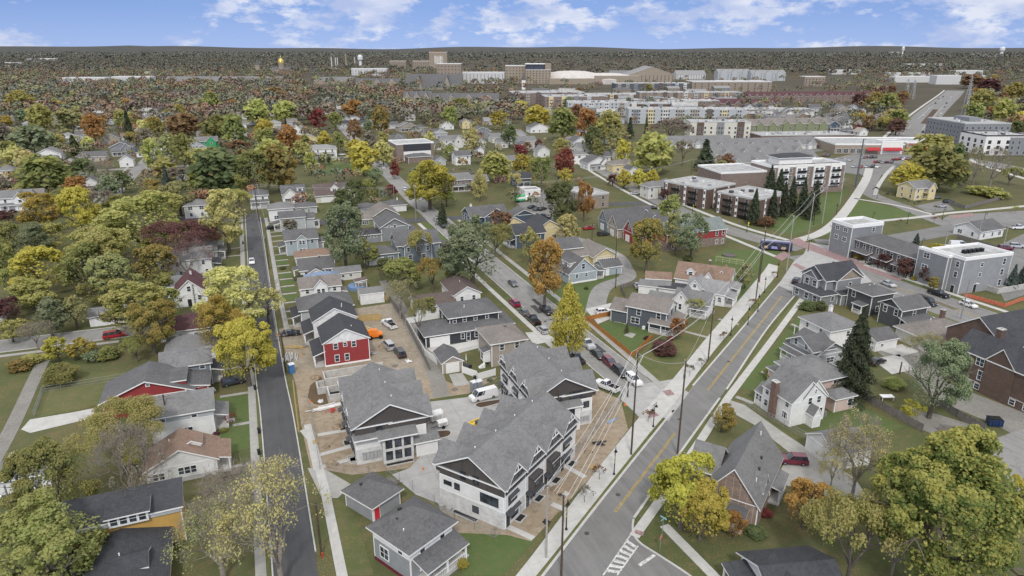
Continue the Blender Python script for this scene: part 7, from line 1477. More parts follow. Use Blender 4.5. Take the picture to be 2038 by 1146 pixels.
# hotel beside the main road beyond the crossing
b=B('hotel','four-storey hotel of brick and white panels with dark slanted end bay','hotel',229.5,257,-8,None,'the hotel',1)
b.blk(0,40,0,17,13.2,'flat',0,'rose_brick','membrane',trimc=False,hi=.9);b.wins('S',[.04,.27,.5,.73],[1.8,5,8.2,11.4],1.5,1.6)
for i,f in enumerate((.09,.33,.57,.80)):
    k=MB();k.box(40*f,40*f+6,-.5,0,3.2,14.2);k.build('white_bay',[MATS['stucco_white']],b.r);b.lb=(40*f,40*f+6,-.5,17,14,0);b.wins('S',[.28,.72],[5,8.2,11.4],1.5,1.9)
    for z in(4.0,7.2,10.4):
        k=MB();k.box(40*f+.6,40*f+5.4,-1.3,-.5,z-.12,z);k.box(40*f+.6,40*f+5.4,-1.3,-1.24,z,z+.95);k.build('balcony',[BLK],b.r)
k=MB();k.prism([(40,0),(51,13),(44,17.5),(40,17)],0,13.6);k.build('dark_end_bay',[W('gray')],b.r)
for t in(.25,.65):
    for z in(1.8,5,8.2,11.4):
        fr,pa,bo=win_mesh(1.7,1.7,'n',TRIM);put('window',bo,b.r,(40+11*t+.03,13*t-.03,z),math.atan2(13,11))
b.blk(-24,0,3,26,10.8,'flat',0,'rose_brick','membrane',trimc=False,name='brick_wing_wall',hi=.6);b.blk(8,26,6,15,16.4,'hip',1.8,'stucco_white','dark',z0=13,name='penthouse_wall',trimc=False,ov=1.0)
for i in range(22):
    k=MB();k.box(1+1.7*i,2.2+1.7*i,1.2,1.9,13.3,14.2);k.build('rooftop_unit',[plain('unit_dark',(.07,.07,.075),.6)],b.r)
# grocery: red awnings and sign
x,y=G(1660,306);b=B('grocery_store','low grocery store with white flat roof, red awnings and red sign letters','shop',x,y,-22,None,'the red-awning grocery',2)
b.blk(0,74,0,36,6,'flat',0,'sand_stone','membrane',trimc=False,hi=.8);b.blk(30,44,-1,8,8.2,'flat',0,'stucco_white','membrane',trimc=False,name='tower_wall');b.blk(46,66,-1.2,6,7.4,'flat',0,'sand_stone','membrane',trimc=False,name='entrance_wall')
for x0,x1 in((20,29),(31,43),(46,65)):
    k=MB();k.poly([(x0,-3.2,2.9),(x1,-3.2,2.9),(x1,-1.3,4.4),(x0,-1.3,4.4)]);k.poly([(x0,-3.2,2.4),(x1,-3.2,2.4),(x1,-3.2,2.9),(x0,-3.2,2.9)]);k.build('awning',[MATS['red_awning']],b.r)
b.lb=(0,74,-.1,36,6,0);b.wins('S',[.04,.1,.16,.22],[2],3,2.6)
textobj("TRADER JOE'S",2.6,MATS['red_awning'],b.r,(55.5,-1.35,6.2),(math.pi/2,0,0),.1,'sign_lettering')
slabb('long low red brick offices with white roof and yellow young trees',1513,283,72,22,4.8,-16,'red_brick',6,short='the low red brick offices')
slabb('grey flat-roofed corner apartment building by the highway junction',1912,288,34,46,15,-20,'gray',4,3.4,short='the grey corner apartments',pent=True);slabb('white four-storey apartment building with dark openings near the right edge',1955,309,30,26,12.5,-20,'stucco_white',5.5,3.4,ww=1.9,wh=2.1,trim=DTRIM,short='the white corner apartments');slabb('dark grey apartment wing touching the white apartment building',2004,309,34,22,11.5,-20,'gray',4,3.3,short='the dark grey wing')
# mixed-use district behind
for a in(('long apartment block with white rooftop units and pale end bays',1250,246,108,26,13,-24,'lgray',4.2),('beige and brick end block of the long white-roofed apartments',1372,276,46,20,12.5,-24,'cream',4.2),('rose brick corner pavilion with black hip roof beside the beige block',1412,273,13,14,12,-24,'rose_brick',4),('grey stepped apartment block with white roofs behind golden maples',1130,230,64,30,13,-22,'lgray',4),('large rose brick block with broad white roof, nearest the stone college halls',1020,208,92,40,14,-14,'rose_brick',4),('rose brick block with white roofs right of the broad white roof',1084,214,76,34,12.5,-16,'rose_brick',4),('brick terrace of shop houses with yellow corner gable',1222,230,68,26,12,-22,'brown_brick',4),('pale yellow stepped apartment block among brick terraces',1322,224,36,20,11.5,-22,'yellow',4),('brown brick terrace below the yellow stepped block',1360,218,40,22,10,-22,'rose_brick',4),('long tan brick terrace with small gables in the middle distance',1272,205,132,24,13,-20,'tan_brick',5),('dark glass and brick apartment range behind the tan terrace',1224,186,118,26,15,-16,'slate',4),('row of low shops with white roofs beside the arena trees',1168,199,96,34,7,-16,'brown_brick',7),('low brick shops with white roof behind the gabled green townhouses',1370,238,90,20,6,-22,'brown_brick',7),('low shops with white flat roofs above the townhouses',1472,230,78,22,6,-20,'rose_brick',7)):
    slabb(a[0],a[1],a[2],a[3],a[4],a[5],a[6],a[7],a[8] if a[3]<70 else a[8]*1.6,3.3,faces='S' if a[3]>80 else 'SW')
rg=random.Random(21)
for k_ in range(46):
    u=rg.uniform(1030,1440);v=rg.uniform(188,236)
    if v>205 and u<1110:continue
    x,y=G(u,v)
    if boxed_(x,y,6):continue
    slabb('small flat-roofed or hipped town block squeezed between the long apartment ranges',u,v,rg.uniform(14,30),rg.uniform(12,20),rg.uniform(6,11),-20,rg.choice(('rose_brick','brown_brick','tan_brick','lgray','gray','cream')),5,hip=rg.choice((None,None,'hip','EW')),roofc='membrane' if 0 else rg.choice(('membrane','lgr','mid')))
    BLD[-1].r['group']='small town blocks between the apartment ranges'
def gabled(label,u,vb,w,dep,h,rot,wall,roof,n,rh=4,gd=3,cat='townhouses',name='townhouse_row',gw=None,cls=None):
    x,y=G(u,vb);b=B(name,label,cat,x,y,rot,None,None,2);b.blk(0,w,0,dep,h,'EW',rh,wall,roof,trimc=False);b.wins('S',[(i+.5)/min(18,int(w/4)) for i in range(min(18,int(w/4)))],[1.8,4.6] if h>6 else [1.8],1.3,1.5)
    for i in range(n):
        c=w*(i+.5)/n;g=(gw or w/n*.55)/2;b.blk(c-g,c+g,-gd*.3,dep*.5,h,'NS',min(rh*.85,g*1.1),wall,roof,ov=.35,name='gable_wall',trimc=False)
    return b
gabled('green-grey gabled townhouses with white dormers, left group',1474,269,30,14,8,-20,'green','taupe',3);gabled('green-grey gabled townhouses with white dormers, right longer group',1527,266,50,14,8,-20,'green','taupe',5)
for i,(u,v,w,l) in enumerate(((1438,205,120,'brown'),(1575,204,118,'darker brown'))): gabled('long brick rowhouse range with serried %s gables, %s half'%(l,('left','right')[i]),u,v,w,16,8,-14,'rose_brick','maroon',12,5,2)
for u,v,w,l in((1376,214,50,'maroon-roofed brick rowhouses, left of three short ranges'),(1418,216,46,'maroon-roofed brick rowhouses, middle of three short ranges'),(1455,218,54,'maroon-roofed brick rowhouses, right of three short ranges')): gabled(l,u,v,w,14,6,-16,'rose_brick','maroon',4,4.5)
rg=random.Random(5)
for k in range(84):
    u=rg.uniform(1420,1800);v=rg.uniform(216,252);
    if v>1200:continue
    if u>1640 and v<236 and u>1790:continue
    wc_,rc_,rt__=rg.choice(('white','lgray','cream','gray','tan','offwhite','blue','pale')),rg.choice(('gray','mid','taupe','mid')),rg.choice(('NS','EW','NS','hip'))
    FILL.append((SH(u,v,rg.uniform(16,24),rg.choice((1.5,2)),wc_,rc_,rt__,'small gabled house in the crowded new neighbourhood left of the dual carriageway',group='new neighbourhood houses left of the dual carriageway',rot=rg.choice((-18,-20,72))),wc_,rc_,rt__))
# ---------------------------------------------------------------- campus and skyline
def far(u,vb,du=0): return G(u,vb)
def big(name,label,cat,u,vb,rot,short=None): x,y=G(u,vb);return B(name,label,cat,x,y,rot,None,short,2)
SC_=lambda u,vb:SP(*G(u,vb))[2]/F   # metres per photo pixel there
def mass(label,u0,u1,vb,vt,wall,roof='flat',rt=None,dep=20,rh=3,n=5,name='campus_building',cat='building',rot=-21,fl=3.6,gables=0,windows=True):
    m=SC_(u0,vb);w=(u1-u0)*m;h=(vb-vt)*m*.93;x,y=G(u0,vb);b=B(name,label,cat,x,y,rot,None,None,2)
    hh=h if roof=='flat' else h-rh
    b.blk(0,w,0,dep,max(hh,2.5),roof,rh,wall,rt or 'membrane',trimc=False,ov=.5)
    if windows:
        nx=max(2,min(12,int(w/6)));z=2
        zs=[]
        while z<hh-1.5 and len(zs)<6:zs.append(z);z+=max(fl,hh/6)
        b.wins('S',[(i+.5)/nx for i in range(nx)],zs,1.8,2.0,trim=MATS['sand_stone'] if wall in('sand_stone','tan_brick') else None)
    for i in range(gables):
        c=w*(i+.5)/gables;g=min(w/gables*.3,6);b.blk(c-g,c+g,-2,dep*.5,max(hh,2.5),'NS',rh*.9,wall,rt or 'gray',ov=.2,name='gable_wall',trimc=False)
    return b
for a in(('long stone college hall with slate roof and small cupola',803,858,208,182,'sand_stone','EW','mid',3),('stone college hall with slate roof, right of the cupola hall',860,912,210,186,'sand_stone','EW','mid',2),('stone college hall with round bay, right end of the pair',914,992,210,186,'sand_stone','EW','mid',2),('tan gabled stone dormitory among red-brown trees',708,796,176,156,'sand_stone','EW','mid',3),('pale stone quadrangle range left of the gabled dormitory',626,704,168,153,'sand_stone','EW','gray',3),('grey-roofed long academic range behind brown trees',330,470,170,152,'sand_stone','EW','gray',4),('slate-roofed academic range, middle of the wooded campus',472,560,168,152,'sand_stone','EW','gray',3),('low slate hall right of centre in the wooded campus',505,585,172,158,'sand_stone','EW','mid',2)):
    mass(a[0],a[1],a[2],a[3],a[4],a[5],a[6],a[7],26,7,gables=a[8])
b=mass('huge dark gothic ribbed roof with stone gable behind the college halls',806,918,178,150,'sand_stone','EW','mid',60,22,gables=2)
for i in range(8):
    k=MB();k.box(8+13*i,8.8+13*i,-1,30,12,13);k.build('roof_rib',[TRIM],b.r) if 0 else None
mass('white modern campus building with flat roofs, left group',126,210,168,154,'pale','flat',None,24,windows=True);mass('white modern campus building with dark sloping front, second from left',224,300,167,152,'pale','flat',None,24);mass('square stone bell tower beside the white campus buildings',290,299,160,143,'sand_stone','flat',None,10);mass('white low building far left on the wooded rise',54,74,122,117,'white','flat',None,20,windows=False);mass('long white sheds far left behind the woods',80,112,121,116,'white','flat',None,20,windows=False);mass('white strip of roofs at the far left edge',0,36,131,124,'white','flat',None,24,windows=False);mass('low white hall at the left woods edge',70,96,178,165,'white','flat',None,20)
mass('pale low shed beside the far wooded chapel',318,352,147,138,'pale','EW','gray',20,4);mass('white roofed low labs between campus trees',700,770,150,136,'pale','flat',None,30)
mass('tan residential tower, left one of two behind the campus',776,808,138,121,'tan_brick','flat',None,18);mass('tan residential tower, right one of two behind the campus',822,856,140,121,'tan_brick','flat',None,18)
# library tower with pale panel
b=mass('tall tan library tower with a pale decorated front panel',855,890,143,103,'sand_stone','flat',None,28,windows=False)
m=SC_(855,143);w=35*m;h=40*m*.93
k=MB();k.box(w*.3,w*.78,-.4,0,h*.42,h*.82);k.build('front_panel',[plain('panel_pale',(.5,.47,.42),.8,var=.35,scale=.12)],b.r);k=MB();k.box(w*.12,w*.9,2,24,h,h+5);k.build('roof_block',[plain('roof_block',(.16,.10,.05))],b.r)
for i in range(6):
    k=MB();k.box(w*(.04+.17*i),w*(.04+.17*i)+1.2,-.6,0,1,h-2);k.build('pier',[MATS['tan_brick']],b.r)
# stadium
mass('tan brick stadium end with stepped blocks beside the library tower',870,918,168,126,'tan_brick','flat',None,40,n=6);mass('long grey stadium stand with dark concourse openings',918,1004,166,144,'pale','flat',None,50)
mass('tall tan stadium building with arched upper windows',1006,1056,166,130,'sand_stone','flat',None,40);b=mass('tan stadium wing with dark glass press box on top',1046,1096,167,138,'sand_stone','flat',None,40)
m=SC_(1046,167);k=MB();k.box(0,38*m,4,30,27*m*.93+.5,40*m*.93);k.build('press_box',[glass('press_glass',(.03,.035,.045))],b.r);k=MB();k.box(-1,39*m,2,32,40*m*.93,41.5*m*.93);k.build('press_roof',[TRIM],b.r);k=MB();k.box(38.5*m,50*m,0,20,27*m*.93+.5,42*m*.93);k.build('end_tower',[MATS['sand_stone']],b.r)
# low domes of the arena
x,y=G(1170,166);m=SC_(1170,166);o=empty('domed_arena',x,y,'arena with two shallow pale domes and tan front','arena',None,R(-21))
for i,(dx,dy,r,hh) in enumerate(((-30,30,62,24),(38,20,58,20))):
    k=MB();k.lathe(0,0,[(r,0),(r,hh*.45),(r*.93,hh*.62),(r*.75,hh*.82),(r*.45,hh*.95),(.5,hh)],32);k.build('dome',[plain('dome_pale',(.50,.47,.44),.7,scale=.1)],o,(dx,dy,0))
k=MB();k.box(10,98,-36,-20,0,16);k.box(-80,10,-34,-22,0,11);k.build('front_wing',[MATS['sand_stone']],o)
b=mass('gabled arena with wide pale grey roof and tan front',1250,1342,164,132,'sand_stone','NS','lgr',90,16,n=6);mass('grey roofed sports hall right of the gabled arena',1346,1404,158,140,'pale','EW','lgr',40,8);mass('pale gabled field house between the two arenas',1214,1262,156,140,'pale','EW','gray',30,6)
mass('long tan fieldhouse with buttressed brick walls',1376,1534,184,162,'tan_brick','flat',None,40,n=8);b=mass('white barrel roof above the long tan fieldhouse',1430,1522,172,160,'white','EW','membrane',50,5,windows=False)
for i,(u0,u1,vb,vt,l) in enumerate(((1428,1492,160,137,'left'),(1494,1562,161,139,'right'))): mass('grey many-windowed apartment range beyond the playing fields, %s part'%l,u0,u1,vb,vt,'lgray','EW','lgr',30,6,gables=3)
mass('tan modern building beside the dark hedge right of the fieldhouse',1600,1640,172,152,'tan_brick','flat',None,26)
for u0,u1,vb,vt,l in((1655,1712,148,139,'white shopping roofs with a pale gable, left of the dual carriageway'),(1770,1850,152,145,'long white shopping roof in front of distant trees'),(1780,1850,164,152,'cluster of pale houses below the long white roof'),(1862,1910,168,150,'pale hotel-like range at the top of the dual carriageway'),(1900,1955,150,140,'grey gabled apartments behind the right woods'),(1940,1965,156,150,'white roof in the right woods'),(1804,1880,134,127,'distant white and blue store roofs'),(1770,1792,108,103,'tiny white building on the right horizon woods'),(1930,1990,112,107,'long pale building below the right water tower'),(2016,2038,202,195,'grey roof in the woods at the right edge')):
    mass(l,u0,u1,vb,vt,'pale','flat',None,24,windows=False)
# golden dome
x,y=G(562,150);m=SC_(562,150)*.86;o=empty('domed_hall',x,y,'brick hall with a shining golden dome and lantern','building',None,R(-21))
k=MB();k.box(-22*m,22*m,-9*m,9*m,0,13*m);k.build('hall_wall',[MATS['tan_brick']],o)
k=MB();k.extr([(-9*m,13*m),(9*m,13*m),(0,19*m)],'x',-22*m,22*m,0,0);k.build('hall_roof',[RF('mid')],o)
k=MB();k.lathe(0,0,[(7*m,0),(7*m,16*m),(6.2*m,17*m),(6.2*m,27*m)],14);k.build('drum',[MATS['tan_brick']],o)
k=MB();k.lathe(0,0,[(6.4*m,27*m),(6.2*m,31*m),(4.8*m,35*m),(2.6*m,37.5*m),(1.4*m,38.2*m)],20);k.build('dome',[MATS['gold_leaf']],o);k=MB();k.lathe(0,0,[(1.3*m,38.2*m),(1.3*m,41*m),(.5*m,43*m),(.3*m,46*m)],10);k.build('lantern',[MATS['gold_leaf']],o)
def spire(u,vb,w,h1,h2,label,mt):
    x,y=G(u,vb);m=SC_(u,vb);o=empty('church_spire',x,y,label,'spire',None,R(-21));k=MB();k.box(-w/2*m,w/2*m,-w/2*m,w/2*m,0,h1*m);k.build('tower',[mt],o);k=MB();k.lathe(0,0,[(w*.6*m,h1*m),(w*.3*m,(h1+h2)/2*m),(.12*m,h2*m)],8);k.build('steeple',[RF('mid')],o)
spire(515,148,8,18,30,'stone church tower with slim spire left of the golden dome',MATS['sand_stone']);spire(621,150,4,9,24,'small grey spire right of the golden dome',MATS['grey_brick']);spire(1042,178,7,18,32,'small cream steeple in front of the tall stadium building',MATS['stucco_white'])
for u,vb,vt,w,l,mt in((661,138,114,2.6,'pale smokestack, leftmost of the group',MATS['dome_pale']),(669,138,115,2.2,'pale smokestack, middle one of the close trio',MATS['dome_pale']),(673,138,115,2.2,'pale smokestack, right one of the close trio',MATS['dome_pale']),(690,138,108,3.4,'tall brown brick smokestack',MATS['tan_brick']),(707,134,115,2,'thin pale smokestack beside the round water tank',MATS['dome_pale'])):
    x,y=G(u,vb);m=SC_(u,vb);k=MB();k.lathe(0,0,[(w*.6*m,0),(w*.42*m,(vb-vt)*m)],10);tag(k.build('smokestack',[mt],None,(x,y,0)),l,'smokestack')
def wtower(u,vb,vt,wd,label):
    x,y=G(u,vb);m=SC_(u,vb);h=(vb-vt)*m;o=empty('water_tower',x,y,label,'water tower');k=MB();k.lathe(0,0,[(wd*.32*m,0),(wd*.28*m,h*.55)],12);k.build('column',[plain('tank_white',(.62,.62,.62),.5)],o);k=MB();k.lathe(0,0,[(wd*.3*m,h*.5),(wd*.5*m,h*.62),(wd*.5*m,h*.85),(wd*.34*m,h*.97),(.3,h)],16);k.build('tank',[plain('tank_white',(.62,.62,.62),.5)],o)
wtower(718,134,110,10,'white round water tank right of the smokestacks');wtower(1992,112,94,9,'pale water tower on the right horizon');wtower(1795,112,93,5,'tiny water tower breaking the horizon right of centre')
# brick school with dark panel
x,y=G(790,322);b=B('school','brick school hall with black upper panel and white lower wall','school',x,y,2,None,'the brick school hall',1);b.blk(0,24,0,20,10.5,'flat',0,'rose_brick','membrane',trimc=False);k=MB();k.box(4.5,22,-.12,0,6,10.4);k.build('dark_panel',[W('charcoal')],b.r);k=MB();k.box(4.5,22,-.1,0,.3,6);k.build('white_panel',[MATS['stucco_white']],b.r);b.blk(5,20,-9,-.2,3.6,'hip',1.8,'rose_brick','mid',name='annex_wall')
# soccer goal
x,y=G(622,334);o=empty('soccer_goal',x,y,'white soccer goal on the lawn before the long white house','goal');k=MB();k.tube((-4,0,0),(-4,0,2.4),.09,n=5);k.tube((4,0,0),(4,0,2.4),.09,n=5);k.tube((-4,0,2.4),(4,0,2.4),.09,n=5);k.build('frame',[TRIM],o)
# ---------------------------------------------------------------- trees: crown centre u,v and crown width,height in the photo
for a in ((85,1088,235,190,'round','LI'),(95,958,150,165,'round','OL'),(232,858,170,140,'thin','YG'),(265,900,80,80,'thin','YG'),(255,930,120,140,'bare','GB'),(432,1075,170,150,'wisp','OG'),(545,1050,190,200,'wisp','PG'),(480,985,150,120,'bare','GB'),
 (486,690,118,120,'round','GO'),(468,585,150,118,'mid','PG'),(432,640,105,100,'mid','GO'),(530,605,70,60,'thin','PG'),(268,608,130,100,'round','YG'),(322,603,80,62,'round','LI'),(297,645,95,90,'mid','BR'),(112,692,50,42,'mid','YY'),(163,690,52,36,'mid','YY'),(118,740,66,52,'shrub','OL'),(95,628,66,62,'mid','GG'),(146,616,60,56,'mid','OG'),(68,664,58,46,'wisp','GB'),(61,581,86,56,'round','YG'),(70,533,112,84,'round','GO'),(13,512,52,60,'mid','OL'),(12,560,56,60,'thin','OL'),(17,614,46,46,'mid','MA'),(20,655,56,40,'mid','YG'),(165,530,90,84,'round','OL'),(222,545,92,82,'round','OG'),(306,523,84,78,'round','BR'),(198,576,82,52,'mid','OL'),(371,515,84,66,'wisp','MA'),(190,497,132,98,'round','YG'),(280,442,168,76,'round','YG'),(348,474,130,72,'thin','MA'),(318,412,84,48,'mid','YG'),(447,430,92,104,'mid','PG'),(470,400,60,50,'thin','YG'),(354,388,70,58,'round','OG'),(302,383,58,46,'mid','BR'),(232,413,62,52,'mid','OL'),(156,412,76,86,'round','GO'),(78,416,78,66,'round','GO'),(126,395,46,50,'mid','OL'),(151,371,48,36,'mid','OR'),(84,345,98,66,'round','OL'),(14,430,36,26,'mid','MA'),(18,470,60,60,'round','OL'),(60,478,70,60,'mid','GG'),(100,470,70,52,'round','YG'),(16,300,46,34,'mid','OL'),(62,275,72,38,'round','GG'),(78,233,48,52,'round','YG'),(140,241,62,42,'mid','OG'),(185,253,42,48,'mid','OR'),(254,248,27,46,'con','CO'),(240,236,26,32,'mid','YG'),(311,253,30,40,'mid','BR'),(363,247,66,36,'round','RU'),(430,254,56,46,'round','OL'),(463,256,46,50,'round','OL'),(528,256,42,34,'round','GO'),(528,276,42,36,'mid','LI'),(433,337,112,78,'round','DG'),(500,338,82,76,'round','OL'),(552,330,74,74,'round','BR'),(413,318,72,34,'mid','YG'),(335,293,46,48,'mid','OG'),(301,305,38,52,'mid','YG'),(363,298,42,60,'mid','OL'),(327,334,46,38,'mid','YG'),(329,347,22,32,'con','CB'),(201,342,42,62,'bare','GB'),(146,287,36,30,'con','DG'),(166,337,52,38,'mid','DG'),(475,292,42,22,'mid','RU'),(540,298,62,28,'round','YG'),(240,360,40,34,'mid','DG'),(395,365,50,44,'mid','OL'),(420,455,60,46,'mid','DG'),(330,560,60,40,'mid','OL'),(268,690,46,46,'thin','OL'),(215,700,40,36,'shrub','OL'),(185,706,40,30,'shrub','GG'),(40,725,44,26,'shrub','BR'),(62,712,40,24,'shrub','YG'),(40,200,50,36,'round','BR'),(420,205,44,40,'round','OL'),
 (575,274,46,46,'round','OR'),(634,236,34,34,'mid','RE'),(667,239,28,30,'mid','OL'),(645,277,30,28,'mid','GO'),(672,281,26,32,'mid','OL'),(722,312,54,52,'round','GO'),(706,294,40,30,'mid','GO'),(762,302,40,42,'round','PG'),(785,336,20,28,'col','RE'),(748,348,26,28,'mid','GG'),(776,379,28,22,'mid','RE'),(854,360,102,80,'round','YY'),(888,382,36,40,'mid','LI'),(826,372,34,60,'mid','YY'),(955,365,30,50,'col','PG'),(707,381,46,46,'round','DG'),(735,376,34,42,'round','OL'),(683,462,88,112,'round','GG'),(690,402,62,54,'mid','DG'),(880,423,28,34,'con','CO'),(986,328,64,46,'round','YG'),(1039,326,42,34,'mid','YY'),(896,231,34,34,'mid','LI'),(919,213,42,32,'round','OL'),(863,248,26,20,'mid','PG'),(757,236,36,46,'round','BR'),(991,236,32,30,'mid','YY'),(1002,217,38,20,'mid','MA'),(1036,213,30,22,'mid','GO'),(1014,267,32,36,'mid','DG'),(938,278,32,42,'mid','PG'),(894,302,26,24,'mid','OL'),(1025,362,26,42,'thin','PG'),(735,281,36,32,'mid','GB'),(704,258,32,36,'mid','RU'),(704,216,46,30,'round','OR'),(567,221,52,36,'round','YG'),(511,221,48,42,'round','YG'),(550,188,38,26,'round','RU'),(600,300,40,36,'mid','YG'),(618,322,26,34,'mid','YG'),(640,318,14,16,'mid','DG'),(655,318,10,14,'mid','DG'),(566,300,30,26,'mid','RU'),
 (1120,243,60,82,'round','OL'),(1070,230,52,36,'round','GO'),(1168,247,46,52,'mid','OR'),(1145,230,32,42,'mid','RU'),(1212,250,56,62,'round','YG'),(1301,300,78,66,'round','YG'),(1226,280,40,46,'mid','OG'),(1335,255,66,38,'thin','GB'),(1125,320,38,48,'round','RE'),(1117,292,34,32,'mid','YG'),(1125,352,28,30,'mid','GO'),(1078,341,44,56,'mid','OL'),(1190,294,24,36,'mid','OL'),(1240,301,30,42,'mid','GO'),(1405,305,46,48,'con','CO'),(1436,336,34,32,'mid','OG'),(1446,324,34,32,'mid','RU'),(1243,354,30,30,'round','GO'),(1272,353,28,30,'round','GO'),(1299,352,26,28,'round','GO'),(1117,399,70,78,'round','DG'),(1163,396,36,64,'round','OR'),(1338,410,46,48,'mid','LI'),(1254,252,20,32,'con','CO'),(1287,246,12,28,'con','CO'),(1072,287,18,18,'mid','MA'),(1050,291,18,16,'mid','RU'),(1360,298,34,44,'thin','GB'),(1180,275,36,44,'mid','DG'),(1220,356,24,18,'mid','MA'),(1036,300,28,24,'mid','RE'),
 (1130,452,46,52,'round','PG'),(1290,478,72,92,'round','BR'),(1342,455,46,60,'mid','OG'),(1379,462,60,78,'mid','GG'),(1345,486,36,32,'thin','OG'),(1085,532,74,112,'round','OR'),(1055,484,44,62,'mid','YG'),(940,500,128,120,'mid','GG'),(985,470,70,60,'thin','OL'),(1133,635,74,126,'col','GO'),(996,441,46,42,'mid','RU'),(1485,545,36,42,'mid','OG'),(1384,607,36,32,'thin','OG'),(1325,385,20,20,'mid','MA'),(835,485,46,60,'thin','YG'),(800,540,80,56,'round','OL'),(795,590,66,66,'wisp','OG'),(860,540,52,62,'thin','BR'),(905,540,36,40,'mid','YG'),(832,625,36,70,'thin','OG'),(855,605,30,30,'mid','OL'),(725,500,50,50,'mid','OL'),(770,535,48,40,'mid','DG'),
 (1534,359,32,54,'con','CO'),(1553,364,30,50,'con','CO'),(1578,382,32,54,'con','CO'),(1600,386,32,58,'con','CO'),(1562,392,30,54,'con','CO'),(1624,388,30,52,'con','CO'),(1612,405,28,44,'con','CO'),(1503,407,32,56,'con','CO'),(1540,402,28,48,'con','CO'),(1525,440,34,26,'shrub','RU'),(1808,350,62,50,'round','GO'),(1868,330,94,72,'round','OL'),(1860,300,92,38,'round','YG'),(1905,320,40,60,'mid','DG'),(1980,326,62,66,'bare','GB'),(1945,325,44,60,'wisp','OG'),(1958,197,50,38,'round','YG'),(2000,218,40,48,'round','YG'),(1966,172,46,28,'round','MA'),(1938,160,42,28,'round','RU'),(2020,180,40,50,'round','BR'),(1940,225,36,40,'mid','OL'),(1900,262,34,22,'mid','OL'),(1770,205,40,34,'mid','OL'),(1712,197,32,24,'round','MA'),(1745,200,40,30,'mid','BR'),(1790,235,40,30,'mid','OL'),(1760,243,24,22,'round','YG'),(1785,250,34,26,'round','MA'),(1950,377,40,18,'shrub','YG'),(1980,382,46,18,'shrub','YG'),
 (1707,692,106,150,'con','CO'),(1868,745,118,134,'mid','GG'),(1845,700,70,60,'wisp','OG'),(1818,812,42,32,'mid','YY'),(1780,760,42,24,'shrub','LI'),(1634,657,44,22,'mid','GO'),(1610,606,34,26,'shrub','DG'),(1634,606,26,28,'shrub','DG'),(1438,830,54,48,'mid','BR'),(1362,966,130,140,'mid','YY'),(1400,1006,104,112,'round','GO'),(1463,1043,46,46,'mid','OR'),(1607,994,92,92,'mid','OR'),(1712,905,110,130,'wisp','PG'),(1660,930,60,60,'wisp','PG'),(1705,1065,155,180,'thin','YG'),(1760,1010,90,80,'thin','OG'),(1790,1075,90,110,'bare','GB'),(1895,1005,300,300,'big','OK'),(2030,985,60,80,'mid','GO'),(1504,1055,42,32,'shrub','DG'),(1525,1019,24,24,'shrub','RE'),(1545,971,20,20,'shrub','RU'),(1324,690,50,38,'shrub','MA'),(1350,650,36,38,'mid','OR'),(1248,650,11,18,'con','DG'),(1140,574,9,9,'shrub','DG'),(1167,572,9,9,'shrub','DG'),(921,1120,24,24,'shrub','YY'),(1287,672,12,10,'shrub','MA'),(1316,676,12,9,'shrub','DG'),(1335,672,14,12,'shrub','RE'),(1370,512,20,16,'shrub','DG'),(1300,500,20,12,'shrub','OL'),(578,452,30,30,'mid','GB'),(598,550,24,14,'shrub','DG'),(562,532,12,9,'shrub','DG'),(636,468,16,16,'shrub','DG'),(1860,562,22,22,'mid','YY'),(1758,518,26,26,'round','MA'),(1803,530,34,34,'round','MA'),(1850,545,30,30,'round','MA'),(1822,552,14,14,'shrub','YY'),(1882,548,28,34,'mid','LI'),(1710,510,24,14,'shrub','GO'),(1865,492,40,12,'shrub','YY'),(1825,475,18,20,'con','CB'),(2018,548,28,40,'con','CB'),(2036,545,24,34,'con','CB'),(1500,440,24,16,'shrub','RU'),(445,855,16,12,'shrub','OL'),(430,862,14,10,'shrub','MA'),(1545,745,46,16,'shrub','OL'),(1560,905,30,20,'shrub','GB'),(1240,640,8,6,'shrub','OL'),(1650,870,20,14,'shrub','DG'),(680,738,16,9,'shrub','DG'),(975,755,12,9,'shrub','DG')):
    T(*a)
# ---------------------------------------------------------------- fill the neighbourhoods: more separate trees, small houses, then the uncountable woods
occ=[(t[1],t[2],t[4]) for t in TREES]
def inroad(x,y):
    if -7<x<7 and y<305:return True
    if 60<x<78 and y<700:return True
    if abs(y-308+(x+30)*.35)<6 and x<60:return True
    for dx_,dy_ in ((176,1),):
        pass
    if 158<x<192 and y<430:return True
    u,v,d=SP(x,y)
    return False
def boxed(x,y,m=1.5):
    for b in BLD:
        c,s=math.cos(-b.rot),math.sin(-b.rot);dx,dy=x-b.x,y-b.y;lx,ly=dx*c-dy*s,dx*s+dy*c
        for e in b.ext:
            if e[0]-m<lx<e[1]+m and e[2]-m<ly<e[3]+m:return True
    return False
rg=random.Random(12)
for u0,v0,u1,v1,n,lb in((0,186,560,265,52,'small pale house half hidden among trees in the left distance'),(540,196,820,262,30,'small pale house half hidden among trees in the middle distance'),(1010,225,1240,320,16,'small pale house under autumn trees above the curved street'),(845,232,1062,332,22,'small pale house among the close-set roofs right of the brick school'),(1085,285,1330,350,10,'small pale house along the upper curved street'),(0,262,520,345,24,'small pale house between the trees of the left middle distance')):
    for k in range(n):
        u,v=rg.uniform(u0,u1),rg.uniform(v0,v1);x,y=G(u,v)
        if inroad(x,y) or boxed(x,y,5):continue
        wc_,rc_,rt__=rg.choice(('white','offwhite','pale','lgray')),rg.choice(('gray','mid','taupe','lgr')),rg.choice(('EW','NS','hip'))
        FILL.append((SH(u,v,rg.uniform(18,28),rg.choice((1,1.5)),wc_,rc_,rt__,lb,group=lb.replace('small pale house','small pale houses')),wc_,rc_,rt__))
rg=random.Random(11)
